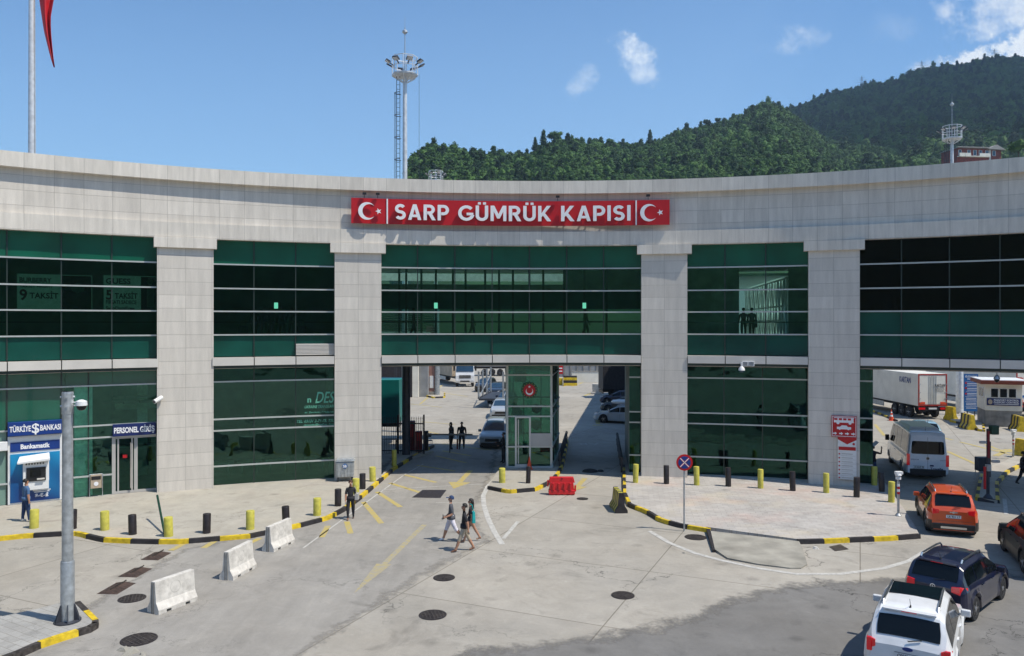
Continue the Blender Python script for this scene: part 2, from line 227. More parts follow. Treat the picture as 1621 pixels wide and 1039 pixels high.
# ------------------------------------------------------------------ mesh builder
class MB:
    def __init__(s): s.v=[]; s.f=[]; s.m=[]; s.uv=[]; s.any=False
    def add(s,vs,fs,m=0,X=None,uvs=None):
        o=len(s.v)
        for v in vs: s.v.append(tuple(X@Vector(v)) if X is not None else tuple(v))
        for i,f in enumerate(fs):
            s.f.append(tuple(a+o for a in f)); s.m.append(m)
            if uvs: s.uv.append(uvs[i]); s.any=True
            else: s.uv.append(None)
        return s
    def box(s,c,size,m=0,rz=0,X=None,taper=1.0):
        x,y,z=size[0]/2,size[1]/2,size[2]/2; vs=[]
        for k in (-1,1):
            t=taper if k>0 else 1
            for a,b in ((-1,-1),(1,-1),(1,1),(-1,1)):
                p=Vector((a*x*t,b*y*t,k*z))
                if rz: p=Matrix.Rotation(rz,3,'Z')@p
                vs.append(p+Vector(c))
        return s.add(vs,[(3,2,1,0),(4,5,6,7),(0,1,5,4),(1,2,6,5),(2,3,7,6),(3,0,4,7)],m,X)
    def b2(s,a,b,m=0,X=None):
        return s.box([(a[i]+b[i])/2 for i in range(3)],[abs(b[i]-a[i]) for i in range(3)],m,0,X)
    def cyl(s,p0,p1,r0,r1=None,n=12,m=0,cap=True,X=None):
        r1=r0 if r1 is None else r1; p0=Vector(p0); p1=Vector(p1); d=(p1-p0).normalized()
        q=d.to_track_quat('Z','Y'); vs=[]
        for p,r in ((p0,r0),(p1,r1)):
            for i in range(n): a=2*PI*i/n; vs.append(p+q@Vector((r*C_(a),r*S(a),0)))
        fs=[(i,(i+1)%n,n+(i+1)%n,n+i) for i in range(n)]
        if cap: fs+=[tuple(range(n-1,-1,-1)),tuple(range(n,2*n))]
        return s.add(vs,fs,m,X)
    def tube(s,pts,r,n=6,m=0,X=None):
        for a,b in zip(pts,pts[1:]): s.cyl(a,b,r,r,n,m,True,X)
        return s
    def lathe(s,prof,n=16,m=0,c=(0,0,0),X=None,sx=1,sy=1):
        vs=[];fs=[]
        for r,z in prof:
            for i in range(n): a=2*PI*i/n; vs.append((c[0]+r*C_(a)*sx,c[1]+r*S(a)*sy,c[2]+z))
        for k in range(len(prof)-1):
            for i in range(n): fs.append((k*n+i,k*n+(i+1)%n,(k+1)*n+(i+1)%n,(k+1)*n+i))
        fs.append(tuple(range(n-1,-1,-1))); fs.append(tuple((len(prof)-1)*n+i for i in range(n)))
        return s.add(vs,fs,m,X)
    def prism(s,poly,z0,z1,m=0,X=None,mtop=None):
        n=len(poly); vs=[(p[0],p[1],z0) for p in poly]+[(p[0],p[1],z1) for p in poly]
        a=sum(poly[i][0]*poly[(i+1)%n][1]-poly[(i+1)%n][0]*poly[i][1] for i in range(n))
        r=range(n) if a>0 else range(n-1,-1,-1); r=list(r)
        s.add(vs,[tuple(n+i for i in r)],m if mtop is None else mtop,X)
        s.add(vs,[tuple(reversed(r))]+[(r[i],r[(i+1)%n],n+r[(i+1)%n],n+r[i]) for i in range(n)],m,X); return s
    def sheet(s,poly,z,m=0):
        n=len(poly); a=sum(poly[i][0]*poly[(i+1)%n][1]-poly[(i+1)%n][0]*poly[i][1] for i in range(n))
        if a<0: poly=poly[::-1]
        return s.add([(p[0],p[1],z) for p in poly],[tuple(range(n))],m)
    def strip(s,pts,w,z,m=0):
        pts=[Vector((p[0],p[1])) for p in pts]; Lf=[];Rt=[]
        for i,p in enumerate(pts):
            t=(pts[min(i+1,len(pts)-1)]-pts[max(i-1,0)]).normalized(); nn=Vector((-t.y,t.x))*w/2; Lf.append(p+nn); Rt.append(p-nn)
        for i in range(len(pts)-1): s.add([(*Rt[i],z),(*Rt[i+1],z),(*Lf[i+1],z),(*Lf[i],z)],[(0,1,2,3)],m)
        return s
    def disc(s,c,r,m=0,n=24,ax='y',thick=.01,sx=1,X=None):
        c=Vector(c); d=Vector((0,-thick,0)) if ax=='y' else Vector((0,0,thick))
        if ax=='y':
            vs=[c+Vector((r*sx*C_(2*PI*i/n),0,r*S(2*PI*i/n))) for i in range(n)]; vs+=[v+d for v in vs]
            fs=[tuple(range(n,2*n)),tuple(range(n-1,-1,-1))]+[(i,(i+1)%n,n+(i+1)%n,n+i) for i in range(n)]
        else:
            vs=[c+Vector((r*sx*C_(2*PI*i/n),r*S(2*PI*i/n),0)) for i in range(n)]; vs+=[v+d for v in vs]
            fs=[tuple(range(n,2*n)),tuple(range(n-1,-1,-1))]+[(i,(i+1)%n,n+(i+1)%n,n+i) for i in range(n)]
        return s.add(vs,fs,m,X)
    def arc(s,t0,t1,r0,r1,z0,z1,m=0,step=R(.45),slope=0.0,u0=0.0):
        """solid block along the curved front; r0 = face towards the street"""
        n=max(1,int(math.ceil((t1-t0)/step))); rm=r0
        for i in range(n):
            a=t0+(t1-t0)*i/n; b=t0+(t1-t0)*(i+1)/n; ua,ub=(a-u0)*RF,(b-u0)*RF
            rb=r0+slope
            vs=[P(a,rb,z0),P(b,rb,z0),P(b,r0,z1),P(a,r0,z1),P(a,r1,z0),P(b,r1,z0),P(b,r1,z1),P(a,r1,z1)]
            fs=[(0,1,2,3),(5,4,7,6),(3,2,6,7),(4,5,1,0)]
            q=[(ua,z0),(ub,z0),(ub,z1),(ua,z1)]; uvs=[q,[q[1],q[0],q[3],q[2]],[(ua,z1),(ub,z1),(ub,z1+.3),(ua,z1+.3)],[(ua,z0),(ub,z0),(ub,z0-.3),(ua,z0-.3)]]
            if i==0: fs.append((4,0,3,7)); uvs.append([(r1,z0),(r0,z0),(r0,z1),(r1,z1)])
            if i==n-1: fs.append((1,5,6,2)); uvs.append([(r0,z0),(r1,z0),(r1,z1),(r0,z1)])
            s.add(vs,fs,m,None,uvs)
        return s
    def build(s,name,mats,parent=None,off=None,smooth=False,bevel=0,angle=35):
        me=bpy.data.meshes.new(name)
        vs=s.v if off is None else [(v[0]-off[0],v[1]-off[1],v[2]-off[2]) for v in s.v]
        me.from_pydata(vs,[],s.f)
        if isinstance(mats,str): mats=[mats]
        for x in mats: me.materials.append(MAT[x])
        me.polygons.foreach_set('material_index',s.m)
        if s.any:
            ul=me.uv_layers.new(name='UVMap')
            for p in me.polygons:
                u=s.uv[p.index]
                for k,li in enumerate(p.loop_indices): ul.data[li].uv=u[k] if u else (0,0)
        me.validate(); me.update()
        if smooth:
            me.polygons.foreach_set('use_smooth',[True]*len(me.polygons)); me.set_sharp_from_angle(angle=R(angle))
        o=bpy.data.objects.new(name,me); col.objects.link(o)
        if parent is not None: o.parent=parent
        if bevel:
            b=o.modifiers.new('bevel','BEVEL'); b.width=bevel; b.segments=2; b.limit_method='ANGLE'; b.angle_limit=R(40)
        return o
def tag(o,label=None,cat=None,group=None,kind=None):
    if label: o['label']=label
    if cat: o['category']=cat
    if group: o['group']=group
    if kind: o['kind']=kind
    return o
def thing(name,label,cat,loc=(0,0,0),rz=0,group=None):
    o=bpy.data.objects.new(name,None); col.objects.link(o); o.location=loc; o.rotation_euler=(0,0,rz); o.empty_display_size=.3
    return tag(o,label,cat,group)
def single(name,mb,mats,label,cat,loc=(0,0,0),rz=0,group=None,**k):
    o=mb.build(name,mats,**k); o.location=loc; o.rotation_euler=(0,0,rz); return tag(o,label,cat,group)
def struct(name,mb,mats,**k): return tag(mb.build(name,mats,**k),kind='structure')
_kids={}
def copy_tree(o,parent=None):
    c=o.copy(); col.objects.link(c); c.parent=parent
    for ch in [x for x in col.objects if x.parent==o]: copy_tree(ch,c)
    return c
def dup(root,loc,rz,label=None,group=None):
    c=copy_tree(root); c.location=loc; c.rotation_euler=(0,0,rz)
    if label: c['label']=label
    if group: c['group']=group
    return c
_tc={}
def text(mb,body,size,c,m=0,X=None,depth=.01,bold=0.0,width=None,align='C',shear=0.0,arc=None,spacing=1.0,flip=False):
    """lettering in the x-z plane facing -y; c = centre of the cap height"""
    key=(body,bold,spacing,shear)
    if key not in _tc:
        cu=bpy.data.curves.new('t','FONT'); cu.body=body; cu.size=1; cu.extrude=.5; cu.offset=bold; cu.space_character=spacing; cu.resolution_u=4; cu.shear=shear
        ob=bpy.data.objects.new('t',cu); me=bpy.data.meshes.new_from_object(ob)
        _tc[key]=([tuple(v.co) for v in me.vertices],[tuple(p.vertices) for p in me.polygons]); bpy.data.objects.remove(ob); bpy.data.meshes.remove(me); bpy.data.curves.remove(cu)
    vs,fs=_tc[key]
    if not vs: return
    x0=min(v[0] for v in vs); x1=max(v[0] for v in vs); k=size/.69
    kx=k if width is None else width/(x1-x0)
    cx=(x0+x1)/2 if align=='C' else (x0 if align=='L' else x1)
    out=[]
    for v in vs:
        x=(v[0]-cx)*kx; z=v[1]*k-size/2; y=-(v[2]+.5)*depth
        if flip: x,z=-x,-z
        out.append((c[0]+x,c[1]+y,c[2]+z))
    if arc: out=[arc(*p) for p in out]
    mb.add(out,fs,m,X)
def star(mb,c,r,m=0,depth=.01,rot=0,X=None,arc=None):
    pts=[]
    for i in range(10):
        a=rot+PI/2+i*PI/5; q=r if i%2==0 else r*.4; pts.append((c[0]+q*C_(a),c[2]+q*S(a)))
    vs=[(p[0],c[1]-depth,p[1]) for p in pts]+[(p[0],c[1],p[1]) for p in pts]+[(c[0],c[1]-depth,c[2])]
    fs=[(20,i,(i+1)%10) for i in range(10)]+[(i,10+i,10+(i+1)%10,(i+1)%10) for i in range(10)]
    if arc: vs=[arc(*p) for p in vs]
    mb.add(vs,fs,m,X)
def crescent(mb,c,r,m=0,depth=.01,X=None,rot=0,arc=None,n=28):
    # outer circle radius r, inner circle radius .8r shifted .27r
    sh=.27*r; ri=.8*r; 
    xa=(r*r-ri*ri+sh*sh)/(2*sh); ya=math.sqrt(max(0,r*r-xa*xa)); a0=math.atan2(ya,xa); b0=math.atan2(ya,xa-sh)
    out=[];inn=[]
    for i in range(n+1):
        a=a0+(2*PI-2*a0)*i/n; b=b0+(2*PI-2*b0)*i/n; out.append((r*C_(a),r*S(a))); inn.append((sh+ri*C_(b),ri*S(b)))
    def T(p,y): 
        x=p[0]*C_(rot)-p[1]*S(rot); z=p[0]*S(rot)+p[1]*C_(rot); q=(c[0]+x,c[1]+y,c[2]+z); return arc(*q) if arc else q
    for i in range(n):
        q=[out[i],out[i+1],inn[i+1],inn[i]]
        mb.add([T(p,-depth) for p in q]+[T(p,0) for p in q],[(0,1,2,3),(1,0,4,5),(3,2,6,7)],m,X)
# ------------------------------------------------------------------ ground, roads, pavements
def px(pts,z=0): return [G(x,y,z)[:2] for x,y in pts]
mb=MB()
ns=24
ring=[(6000*C_(2*PI*i/ns),6000*S(2*PI*i/ns)) for i in range(ns)]
mb.sheet(ring,0.0); struct('ground',mb,'concrete_ground')
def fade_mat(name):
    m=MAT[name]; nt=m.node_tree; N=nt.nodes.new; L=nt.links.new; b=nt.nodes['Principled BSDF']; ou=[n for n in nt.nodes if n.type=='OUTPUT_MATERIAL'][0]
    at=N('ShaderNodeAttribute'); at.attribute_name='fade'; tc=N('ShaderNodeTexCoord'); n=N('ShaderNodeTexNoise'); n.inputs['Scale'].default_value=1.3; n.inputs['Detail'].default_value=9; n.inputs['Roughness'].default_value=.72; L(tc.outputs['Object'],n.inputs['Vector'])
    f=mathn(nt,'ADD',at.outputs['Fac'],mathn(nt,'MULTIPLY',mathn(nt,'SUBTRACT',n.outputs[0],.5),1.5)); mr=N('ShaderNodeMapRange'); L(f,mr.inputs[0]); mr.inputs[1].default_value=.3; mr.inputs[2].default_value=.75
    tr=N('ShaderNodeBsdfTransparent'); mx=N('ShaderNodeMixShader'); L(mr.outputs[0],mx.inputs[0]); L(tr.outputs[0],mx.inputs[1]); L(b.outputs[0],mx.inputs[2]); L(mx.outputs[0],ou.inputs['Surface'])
def road_sheet(pts,mname,wd,z=.004):
    n=len(pts); a=sum(pts[i][0]*pts[(i+1)%n][1]-pts[(i+1)%n][0]*pts[i][1] for i in range(n))
    if a<0: pts=pts[::-1]
    P2=[Vector(p) for p in pts]; inn=[]
    for i in range(n):
        t=(P2[(i+3)%n]-P2[(i-3)%n]).normalized(); inn.append(P2[i]+Vector((-t.y,t.x))*wd)
    b=MB(); b.add([(*p,z) for p in P2]+[(*p,z) for p in inn],[(i,(i+1)%n,n+(i+1)%n,n+i) for i in range(n)]+[tuple(range(n,2*n))])
    o=struct('road',b,mname); at=o.data.attributes.new('fade','FLOAT','POINT'); at.data.foreach_set('value',[0.0]*n+[1.0]*n); return o
fade_mat('asphalt_dark'); fade_mat('asphalt_lane')
def rough(pts,amp=.07,step=.45):
    o=[]; n=len(pts)
    for i in range(n):
        a=Vector(pts[i]); c=Vector(pts[(i+1)%n]); k=min(60,max(1,int((c-a).length/step)))
        for j in range(k):
            p=a+(c-a)*j/k; o.append((p.x+amp*(noise.noise(Vector((p.x*1.3,p.y*1.3,0)))+.6*noise.noise(Vector((p.x*4,p.y*4,5)))),p.y+amp*1.6*(noise.noise(Vector((p.x*1.3,p.y*1.3,9)))+.6*noise.noise(Vector((p.x*4,p.y*4,3))))))
    return o
road_sheet(rough(px([(645,700),(800,700),(790,760),(768,800),(770,830),(793,858),(700,905),(560,1000),(470,1060),(-150,1060),(60,1000),(160,930),(280,868),(400,840),(470,815),(540,780),(580,750),(610,725)]),.05,.8),'asphalt_lane',1.0)
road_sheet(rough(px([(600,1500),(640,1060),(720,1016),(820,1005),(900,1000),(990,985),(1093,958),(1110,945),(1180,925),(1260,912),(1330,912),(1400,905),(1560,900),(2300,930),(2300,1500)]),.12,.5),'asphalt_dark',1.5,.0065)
KZ=.15
left_edge=[(-220,872),(0,857),(37,853),(104,849),(122,849),(135,853),(160,859),(200,861),(245,862),(285,862),(325,859),(396,853),(430,846),(475,836),(520,824),(545,811),(570,793),(600,767),(625,745),(650,729),(688,708)]
right_edge=[(985,740),(986,785),(994,803),(1022,814),(1043,827),(1074,836),(1110,842),(1123,844)]
right_edge2=[(1264,862),(1312,861),(1379,858),(1407,857),(1458,853)]
isl_edge=[(771,775),(805,782),(850,778),(875,765),(886,752),(893,738),(900,700)]
def kerb(name,pts,seg=1.05,w=.17,z1=KZ,mats=('yellow_paint','black_paint'),first=0,closed=False):
    P3=[Vector(p) for p in px(pts)]
    # resample
    out=[P3[0]]; types=[]; mbk=MB(); k=first; acc=0
    tot=sum((b-a).length for a,b in zip(P3,P3[1:])); n=max(1,round(tot/seg)); 
    def at(s):
        for a,b in zip(P3,P3[1:]):
            l=(b-a).length
            if s<=l+1e-6: return a+(b-a)*(s/l), (b-a).normalized()
            s-=l
        return P3[-1],(P3[-1]-P3[-2]).normalized()
    sub=3
    for i in range(n):
        for j in range(sub):
            s0=tot*(i+j/sub)/n+ (.004 if j==0 else 0); s1=tot*(i+(j+1)/sub)/n-(.004 if j==sub-1 else 0)
            (p,t),(q,u)=at(s0),at(s1); na=Vector((-t.y,t.x)); nb=Vector((-u.y,u.x))
            if (na+nb).length>0: na=nb=(na+nb).normalized()
            dz=.004*((i*7)%3); zt=z1+.012+dz
            vs=[(*p,0),(*q,0),(*(q+nb*.02),zt),(*(p+na*.02),zt),(*(p+na*w),0),(*(q+nb*w),0),(*(q+nb*w),zt),(*(p+na*w),zt)]
            fs=[(0,1,2,3),(3,2,6,7),(5,4,7,6)]
            if j==0: fs.append((4,0,3,7))
            if j==sub-1: fs.append((1,5,6,2))
            mbk.add(vs,fs,k%2)
        k+=1
    return struct(name,mbk,list(mats))
kerb('kerb',left_edge,1.12); kerb('kerb',right_edge,.95,first=1); kerb('kerb',right_edge2,1.0,first=1); kerb('kerb',isl_edge,.95,first=1)
def inset(pts,w=.1):
    P2=[Vector(p) for p in px(pts)]; o=[]
    for i,p in enumerate(P2):
        t=(P2[min(i+1,len(P2)-1)]-P2[max(i-1,0)]).normalized(); o.append(tuple(p+Vector((-t.y,t.x))*w))
    return o
def pave(name,pts,m,z=KZ):
    b=MB(); b.prism(pts,-.02,z,0); return struct(name,b,m)
bk=[P(TH(x,43.6),43.6)[:2] for x in (605,540,480,400,340,250,150,60,0,-60,-120)]+[P(TH(-150,43.6),43.6)[:2],G(-330,872)[:2]]
pave('pavement',inset(left_edge)[:-1]+[P(R(-7.5),51)[:2],P(R(-10),51)[:2]]+bk,'sidewalk_left')
bkr=[P(TH(x,44),44)[:2] for x in (1400,1330,1200,1100,1010)]
pave('pavement',inset(right_edge)[:-1]+px([(1118,840),(1264,860)])+inset(right_edge2)+px([(1448,838),(1432,812),(1412,785),(1398,765)])+bkr+[P(TH(989,46),50)[:2]],'pavers')
pave('pavement',inset([(771,775),(805,782),(850,778),(875,765),(886,752),(893,738),(900,700)])[:-1]+px([(894,705),(800,705),(800,742),(786,752)]),'sidewalk_left')
# broken ramp apron in front of the right pavement
mb=MB(); a=[(1124,846),(1131,873),(1152,886),(1200,895),(1250,901),(1268,901),(1278,895),(1272,875),(1265,863)]
top=[G(x,y,.0) for x,y in a]; zz=[.14,.09,.06,.05,.045,.045,.04,.08,.145]; cen=G(1200,868,.09)
vs=[(p.x,p.y,z) for p,z in zip(top,zz)]+[(cen.x,cen.y,.085)]+[(p.x,p.y,-.01) for p in top]; n=len(a)
mb.add(vs,[(n,(i+1)%n,i) for i in range(n)]+[(i,(i+1)%n,n+1+(i+1)%n,n+1+i) for i in range(n)]); 
struct('ramp',mb,'ramp_concrete')
mb=MB(); mb.add([(*G(x,y)[:2],z) for x,y,z in ((1118,842,0),(1128,875,0),(1132,875,0),(1124,842,0),(1118,842,.16),(1128,875,.1),(1132,875,.1),(1124,842,.16))],[(0,1,5,4),(1,2,6,5),(2,3,7,6),(4,5,6,7),(3,0,4,7)]); struct('kerb',mb,'black_paint')
# corner pavement bottom-left
cp=px([(-260,985),(0,985),(60,972),(96,962)])+inset([(-60,1075),(28,1044),(66,1027),(108,1013),(148,1001),(160,992),(128,960)])[::-1]
pave('pavement',cp,'sidewalk_corner'); kerb('kerb',[(-60,1075),(28,1044),(66,1027),(108,1013),(148,1001),(160,992),(128,960)],.9,first=0,mats=('yellow_paint','iron'))
# concrete sill / threshold strips under the building glass are with the building
# painted markings
Z2=.008
my=MB()
for a,b in (((270,872),(290,862)),((322,868),(342,856)),((392,862),(412,852)),((509,851),(519,833)),((555,845),(549,826)),((604,829),(575,795)),((634,803),(597,779)),((668,781),(617,765)),((690,764),(640,752)),((720,746),(660,737)),((738,733),(690,722)),((745,722),(700,714)),((778,713),(700,703))):
    my.strip(px([a,b]),.24,Z2)
def arrow(b,p0,p1,w,hl,hw,z=Z2):
    a=Vector(G(*p0)[:2]); c=Vector(G(*p1)[:2]); t=(c-a).normalized(); n=Vector((-t.y,t.x)); e=c-t*hl
    b.strip([a,e],w,z); b.sheet([tuple(e+n*hw),tuple(c),tuple(e-n*hw)],z+.001)
arrow(my,(745,745),(718,774),.3,1.6,.6); arrow(my,(926,757),(908,778),.28,1.2,.5)
for q in (((903,600),(892,612)),((925,605),(905,612)),((948,618),(925,627)),((944,655),(947,672)),((938,674),(954,674))): my.strip(px(q),.35,Z2)
for q in (((1440,690),(1452,694)),((1385,672),(1400,690)),((1488,692),(1508,697)),((1520,700),(1600,720)),((1500,715),(1545,735)),((1560,704),(1580,712))): my.strip(px(q),.25,Z2)
arrow(my,(1576,722),(1600,711),.35,1.6,.7)
for q in (((668,668),(720,672)),((672,683),(700,688)),((650,640),(700,645)),((700,622),(740,628)),((700,610),(665,640))): my.strip(px(q),.2,Z2)
struct('road_marking',my,'mark_yellow')
mo=MB(); arrow(mo,(672,831),(560,940),.22,3.0,.27,Z2); struct('road_marking',mo,'mark_yellow_old')
mw=MB()
mw.strip(px([(806,733),(785,757),(772,770),(765,785),(766,800),(772,820),(783,843),(795,862)]),.22,Z2)
mw.strip(px([(820,826),(797,853)]),.16,Z2)
mw.strip(px([(1028,841),(1060,860),(1100,876),(1140,887),(1200,900),(1260,909),(1330,909),(1400,900),(1440,888),(1470,870)]),.2,Z2)
mw.strip(px([(480,868),(560,810),(640,752),(670,735)]),.07,Z2); mw.strip(px([(600,776),(700,770),(780,766)]),.06,Z2); mw.strip(px([(690,796),(770,797)]),.05,Z2)
mw.strip(px([(1590,790),(1593,815)]),.16,Z2)
text(mw,'AR',.8,(0,0,0),0,X=Matrix.Translation(G(932,703,Z2+.002))@Matrix.Rotation(-PI/2,4,'X'),depth=.002,width=1.5,flip=True)
struct('road_marking',mw,'mark_white')
# asphalt repair plate and lid
mb=MB(); mb.sheet(px([(652,788),(669,776),(707,776),(697,789)]),.009); struct('road',mb,'manhole')
mb=MB(); mb.sheet(px([(1312,866),(1330,862),(1344,870),(1322,873)]),.009); struct('road',mb,'iron')
# terrain
def hill(name,prof,D0,Df,zbase,rough,mname,nu=110,nt=46,back=1.5,sag=0.0):
    xs=[p[0] for p in prof]; ys=[p[1] for p in prof]
    b=MB(); grid=[]
    def surf(u,t):
        y=np.interp(u,xs,ys); D=np.interp(u,xs,[Df(x) for x in xs]); zr=ZA(y,D)
        d=D0+(D-D0)*t; k=(u-CX)/F
        if t<=1: z=zr*(t**1.0)*(1-sag*S(PI*t))
        else: z=zr*(1-(t-1)*1.2)
        w=min(1,abs(t-1)*6)
        z+=rough*w*(noise.noise(Vector((k*d*.012,d*.012,3)))*1.0+noise.noise(Vector((k*d*.035,d*.035,7)))*.4)
        return Vector((k*d,d,z))
    U=np.linspace(xs[0],xs[-1],nu); T=np.linspace(0,back,nt)
    for u in U: grid+= [tuple(surf(u,t)) for t in T]
    fs=[(i*nt+j,(i+1)*nt+j,(i+1)*nt+j+1,i*nt+j+1) for i in range(nu-1) for j in range(nt-1)]
    b.add(grid,fs); o=struct(name,b,mname,smooth=True,angle=180); return surf
mat('forest_floor',(.018,.036,.011),.95,0,.4,.03,.6,.2)
L1=[(560,420),(636,380),(648,290),(655,266),(672,250),(690,246),(705,250),(725,261),(760,267),(800,262),(840,256),(850,242),(875,226),(900,222),(930,229),(960,231),(1000,234),(1040,228),(1060,218),(1100,207),(1140,196),(1170,184),(1200,171),(1215,169),(1240,178),(1265,196),(1300,226),(1340,252),(1400,272),(1480,290)]
L2=[(1100,300),(1160,240),(1200,210),(1235,185),(1265,177),(1290,165),(1320,155),(1350,149),(1400,141),(1430,133),(1460,123),(1500,115),(1540,107),(1580,98),(1600,98),(1640,104),(1750,80),(1900,60),(2300,150)]
L1=[(x,y-4+(9 if x>900 else 9*max(0,x-800)/100)) for x,y in L1]; L2=[(x,y-3) for x,y in L2]
surf1=hill('hill',L1,150,lambda x:np.interp(x,[560,700,1215,1480],[330,360,560,430]),0,1.8,'forest_floor')
surf2=hill('hill',L2,170,lambda x:np.interp(x,[1100,1300,1600,2300],[900,1000,1050,1000]),0,9,'forest_floor',back=1.3,sag=.12)
# wooded slope on the other side of the border, behind the viewpoint
b=MB(); nu,nt=60,12; g=[]
for i in range(nu):
    a=R(185+170*i/(nu-1))
    for j in range(nt):
        r=72+j*42; z=-1+(j*15)*(0.75+.5*noise.noise(Vector((C_(a)*2,S(a)*2,j*.15))))+ (noise.noise(Vector((C_(a)*r*.05,S(a)*r*.05,1)))*8 if j else 0)
        g.append((r*C_(a),r*S(a),z))
b.add(g,[(i*nt+j,i*nt+j+1,(i+1)*nt+j+1,(i+1)*nt+j) for i in range(nu-1) for j in range(nt-1)]); struct('hill',b,'forest_floor',smooth=True,angle=180)
# ------------------------------------------------------------------ foliage
def leaf_mat(name,c1,c2):
    m,nt,b=_nt(name); N=nt.nodes.new; L=nt.links.new
    oi=N('ShaderNodeObjectInfo'); tc=N('ShaderNodeTexCoord'); nz=N('ShaderNodeTexNoise'); nz.inputs['Scale'].default_value=1.4; nz.inputs['Detail'].default_value=5; L(tc.outputs['Object'],nz.inputs['Vector'])
    f=mathn(nt,'ADD',mathn(nt,'MULTIPLY',oi.outputs['Random'],.75),mathn(nt,'MULTIPLY',mathn(nt,'SUBTRACT',nz.outputs[0],.35),.9))
    cr=N('ShaderNodeValToRGB'); L(f,cr.inputs[0]); cr.color_ramp.elements[0].color=(*c1,1); cr.color_ramp.elements[1].color=(*c2,1); cr.color_ramp.elements[0].position=.1; cr.color_ramp.elements[1].position=.95
    L(cr.outputs[0],b.inputs['Base Color']); b.inputs['Roughness'].default_value=.75; b.inputs['Specular IOR Level'].default_value=.2
    MAT[name]=m
leaf_mat('leaves',(.014,.045,.010),(.08,.16,.035)); leaf_mat('leaves_pine',(.008,.026,.010),(.03,.07,.02)); mat('bark',(.10,.075,.05),.9,0,.2,6)
def crown(seed,kind='round',nl=420,core=True):
    rg=random.Random(seed); b=MB(); 
    lobes=[]
    if kind=='pine':
        for k in range(7):
            z=-.75+k*.27; r=.62*(1-(z+.8)/2.0)+.12; lobes.append(((rg.uniform(-.12,.12),rg.uniform(-.12,.12),z),r,.24))
    elif kind=='cypress':
        for k in range(6): z=-.8+k*.3; lobes.append(((rg.uniform(-.08,.08),rg.uniform(-.08,.08),z),.34*(1-abs(z)*.35),.3))
    else:
        for k in range(11):
            a=rg.uniform(0,2*PI); e=rg.uniform(-.5,1); q=rg.uniform(.15,.72)
            lobes.append(((q*C_(a)*C_(e),q*S(a)*C_(e),q*S(e)*.9),rg.uniform(.3,.5),rg.uniform(.25,.42)))
    per=nl//len(lobes)
    for (c,r,rz) in lobes:
        if core:
            n=8; rings=[(-.75,.6),(-.1,.98),(.5,.8),(.88,.4)]; vs=[]
            for zz_,q in rings:
                for i in range(n):
                    a=2*PI*i/n; w=q*rg.uniform(.72,.98)*r*.86; vs.append((c[0]+w*C_(a),c[1]+w*S(a),c[2]+zz_*rz))
            fs=[(k*n+i,k*n+(i+1)%n,(k+1)*n+(i+1)%n,(k+1)*n+i) for k in range(3) for i in range(n)]+[tuple(range(n-1,-1,-1)),tuple(3*n+i for i in range(n))]
            b.add(vs,fs)
        for _ in range(per):
            d=Vector((rg.gauss(0,1),rg.gauss(0,1),rg.gauss(.25,1))).normalized(); p=Vector((c[0]+d.x*r,c[1]+d.y*r,c[2]+d.z*rz))*rg.uniform(.86,1.1)
            q=(d+Vector((rg.uniform(-.7,.7),rg.uniform(-.7,.7),rg.uniform(-.4,.7)))).normalized().to_track_quat('Z','Y'); s=rg.uniform(.05,.115)
            b.add([p+q@Vector((-s,-s*.6,0)),p+q@Vector((s,-s*.5,.02)),p+q@Vector((s*.7,s*.7,0)),p+q@Vector((-s*.6,s*.6,.03))],[(0,1,2,3)])
    return b
protos=bpy.data.collections.new('crown_shapes')
for i,(k,mt) in enumerate((('round','leaves'),('round','leaves'),('round','leaves'),('round','leaves'),('pine','leaves_pine'),('cypress','leaves'))):
    o=crown(20+i,k).build('crown_shape',mt); col.objects.unlink(o); protos.objects.link(o)
def forest(name,pts,scales,label):
    me=bpy.data.meshes.new(name); me.from_pydata([tuple(p) for p in pts],[],[])
    at=me.attributes.new('sc','FLOAT_VECTOR','POINT'); at.data.foreach_set('vector',np.array(scales,dtype=np.float32).ravel())
    o=bpy.data.objects.new(name,me); col.objects.link(o); tag(o,label,'forest',kind='stuff')
    ng=bpy.data.node_groups.new(name,'GeometryNodeTree'); ng.interface.new_socket('Geometry',in_out='INPUT',socket_type='NodeSocketGeometry'); ng.interface.new_socket('Geometry',in_out='OUTPUT',socket_type='NodeSocketGeometry')
    N=ng.nodes.new; L=ng.links.new; gi=N('NodeGroupInput'); go=N('NodeGroupOutput'); ip=N('GeometryNodeInstanceOnPoints'); ci=N('GeometryNodeCollectionInfo')
    ci.inputs['Collection'].default_value=protos; ci.inputs['Separate Children'].default_value=True; ci.inputs['Reset Children'].default_value=True
    na=N('GeometryNodeInputNamedAttribute'); na.data_type='FLOAT_VECTOR'; na.inputs['Name'].default_value='sc'
    rv=N('FunctionNodeRandomValue'); rv.data_type='FLOAT_VECTOR'; rv.inputs[0].default_value=(-.12,-.12,0); rv.inputs[1].default_value=(.12,.12,6.28)
    mp=N('GeometryNodeMeshToPoints')
    L(gi.outputs[0],mp.inputs['Mesh']); L(mp.outputs[0],ip.inputs['Points']); L(ci.outputs[0],ip.inputs['Instance']); ip.inputs['Pick Instance'].default_value=True
    ri=N('FunctionNodeRandomValue'); ri.data_type='INT'; ri.inputs[4].default_value=0; ri.inputs[5].default_value=5; ri.inputs['Seed'].default_value=3
    L(ri.outputs[2],ip.inputs['Instance Index'])
    L(rv.outputs[0],ip.inputs['Rotation']); L(na.outputs[0],ip.inputs['Scale']); L(ip.outputs[0],go.inputs[0])
    md=o.modifiers.new('forest','NODES'); md.node_group=ng; return o
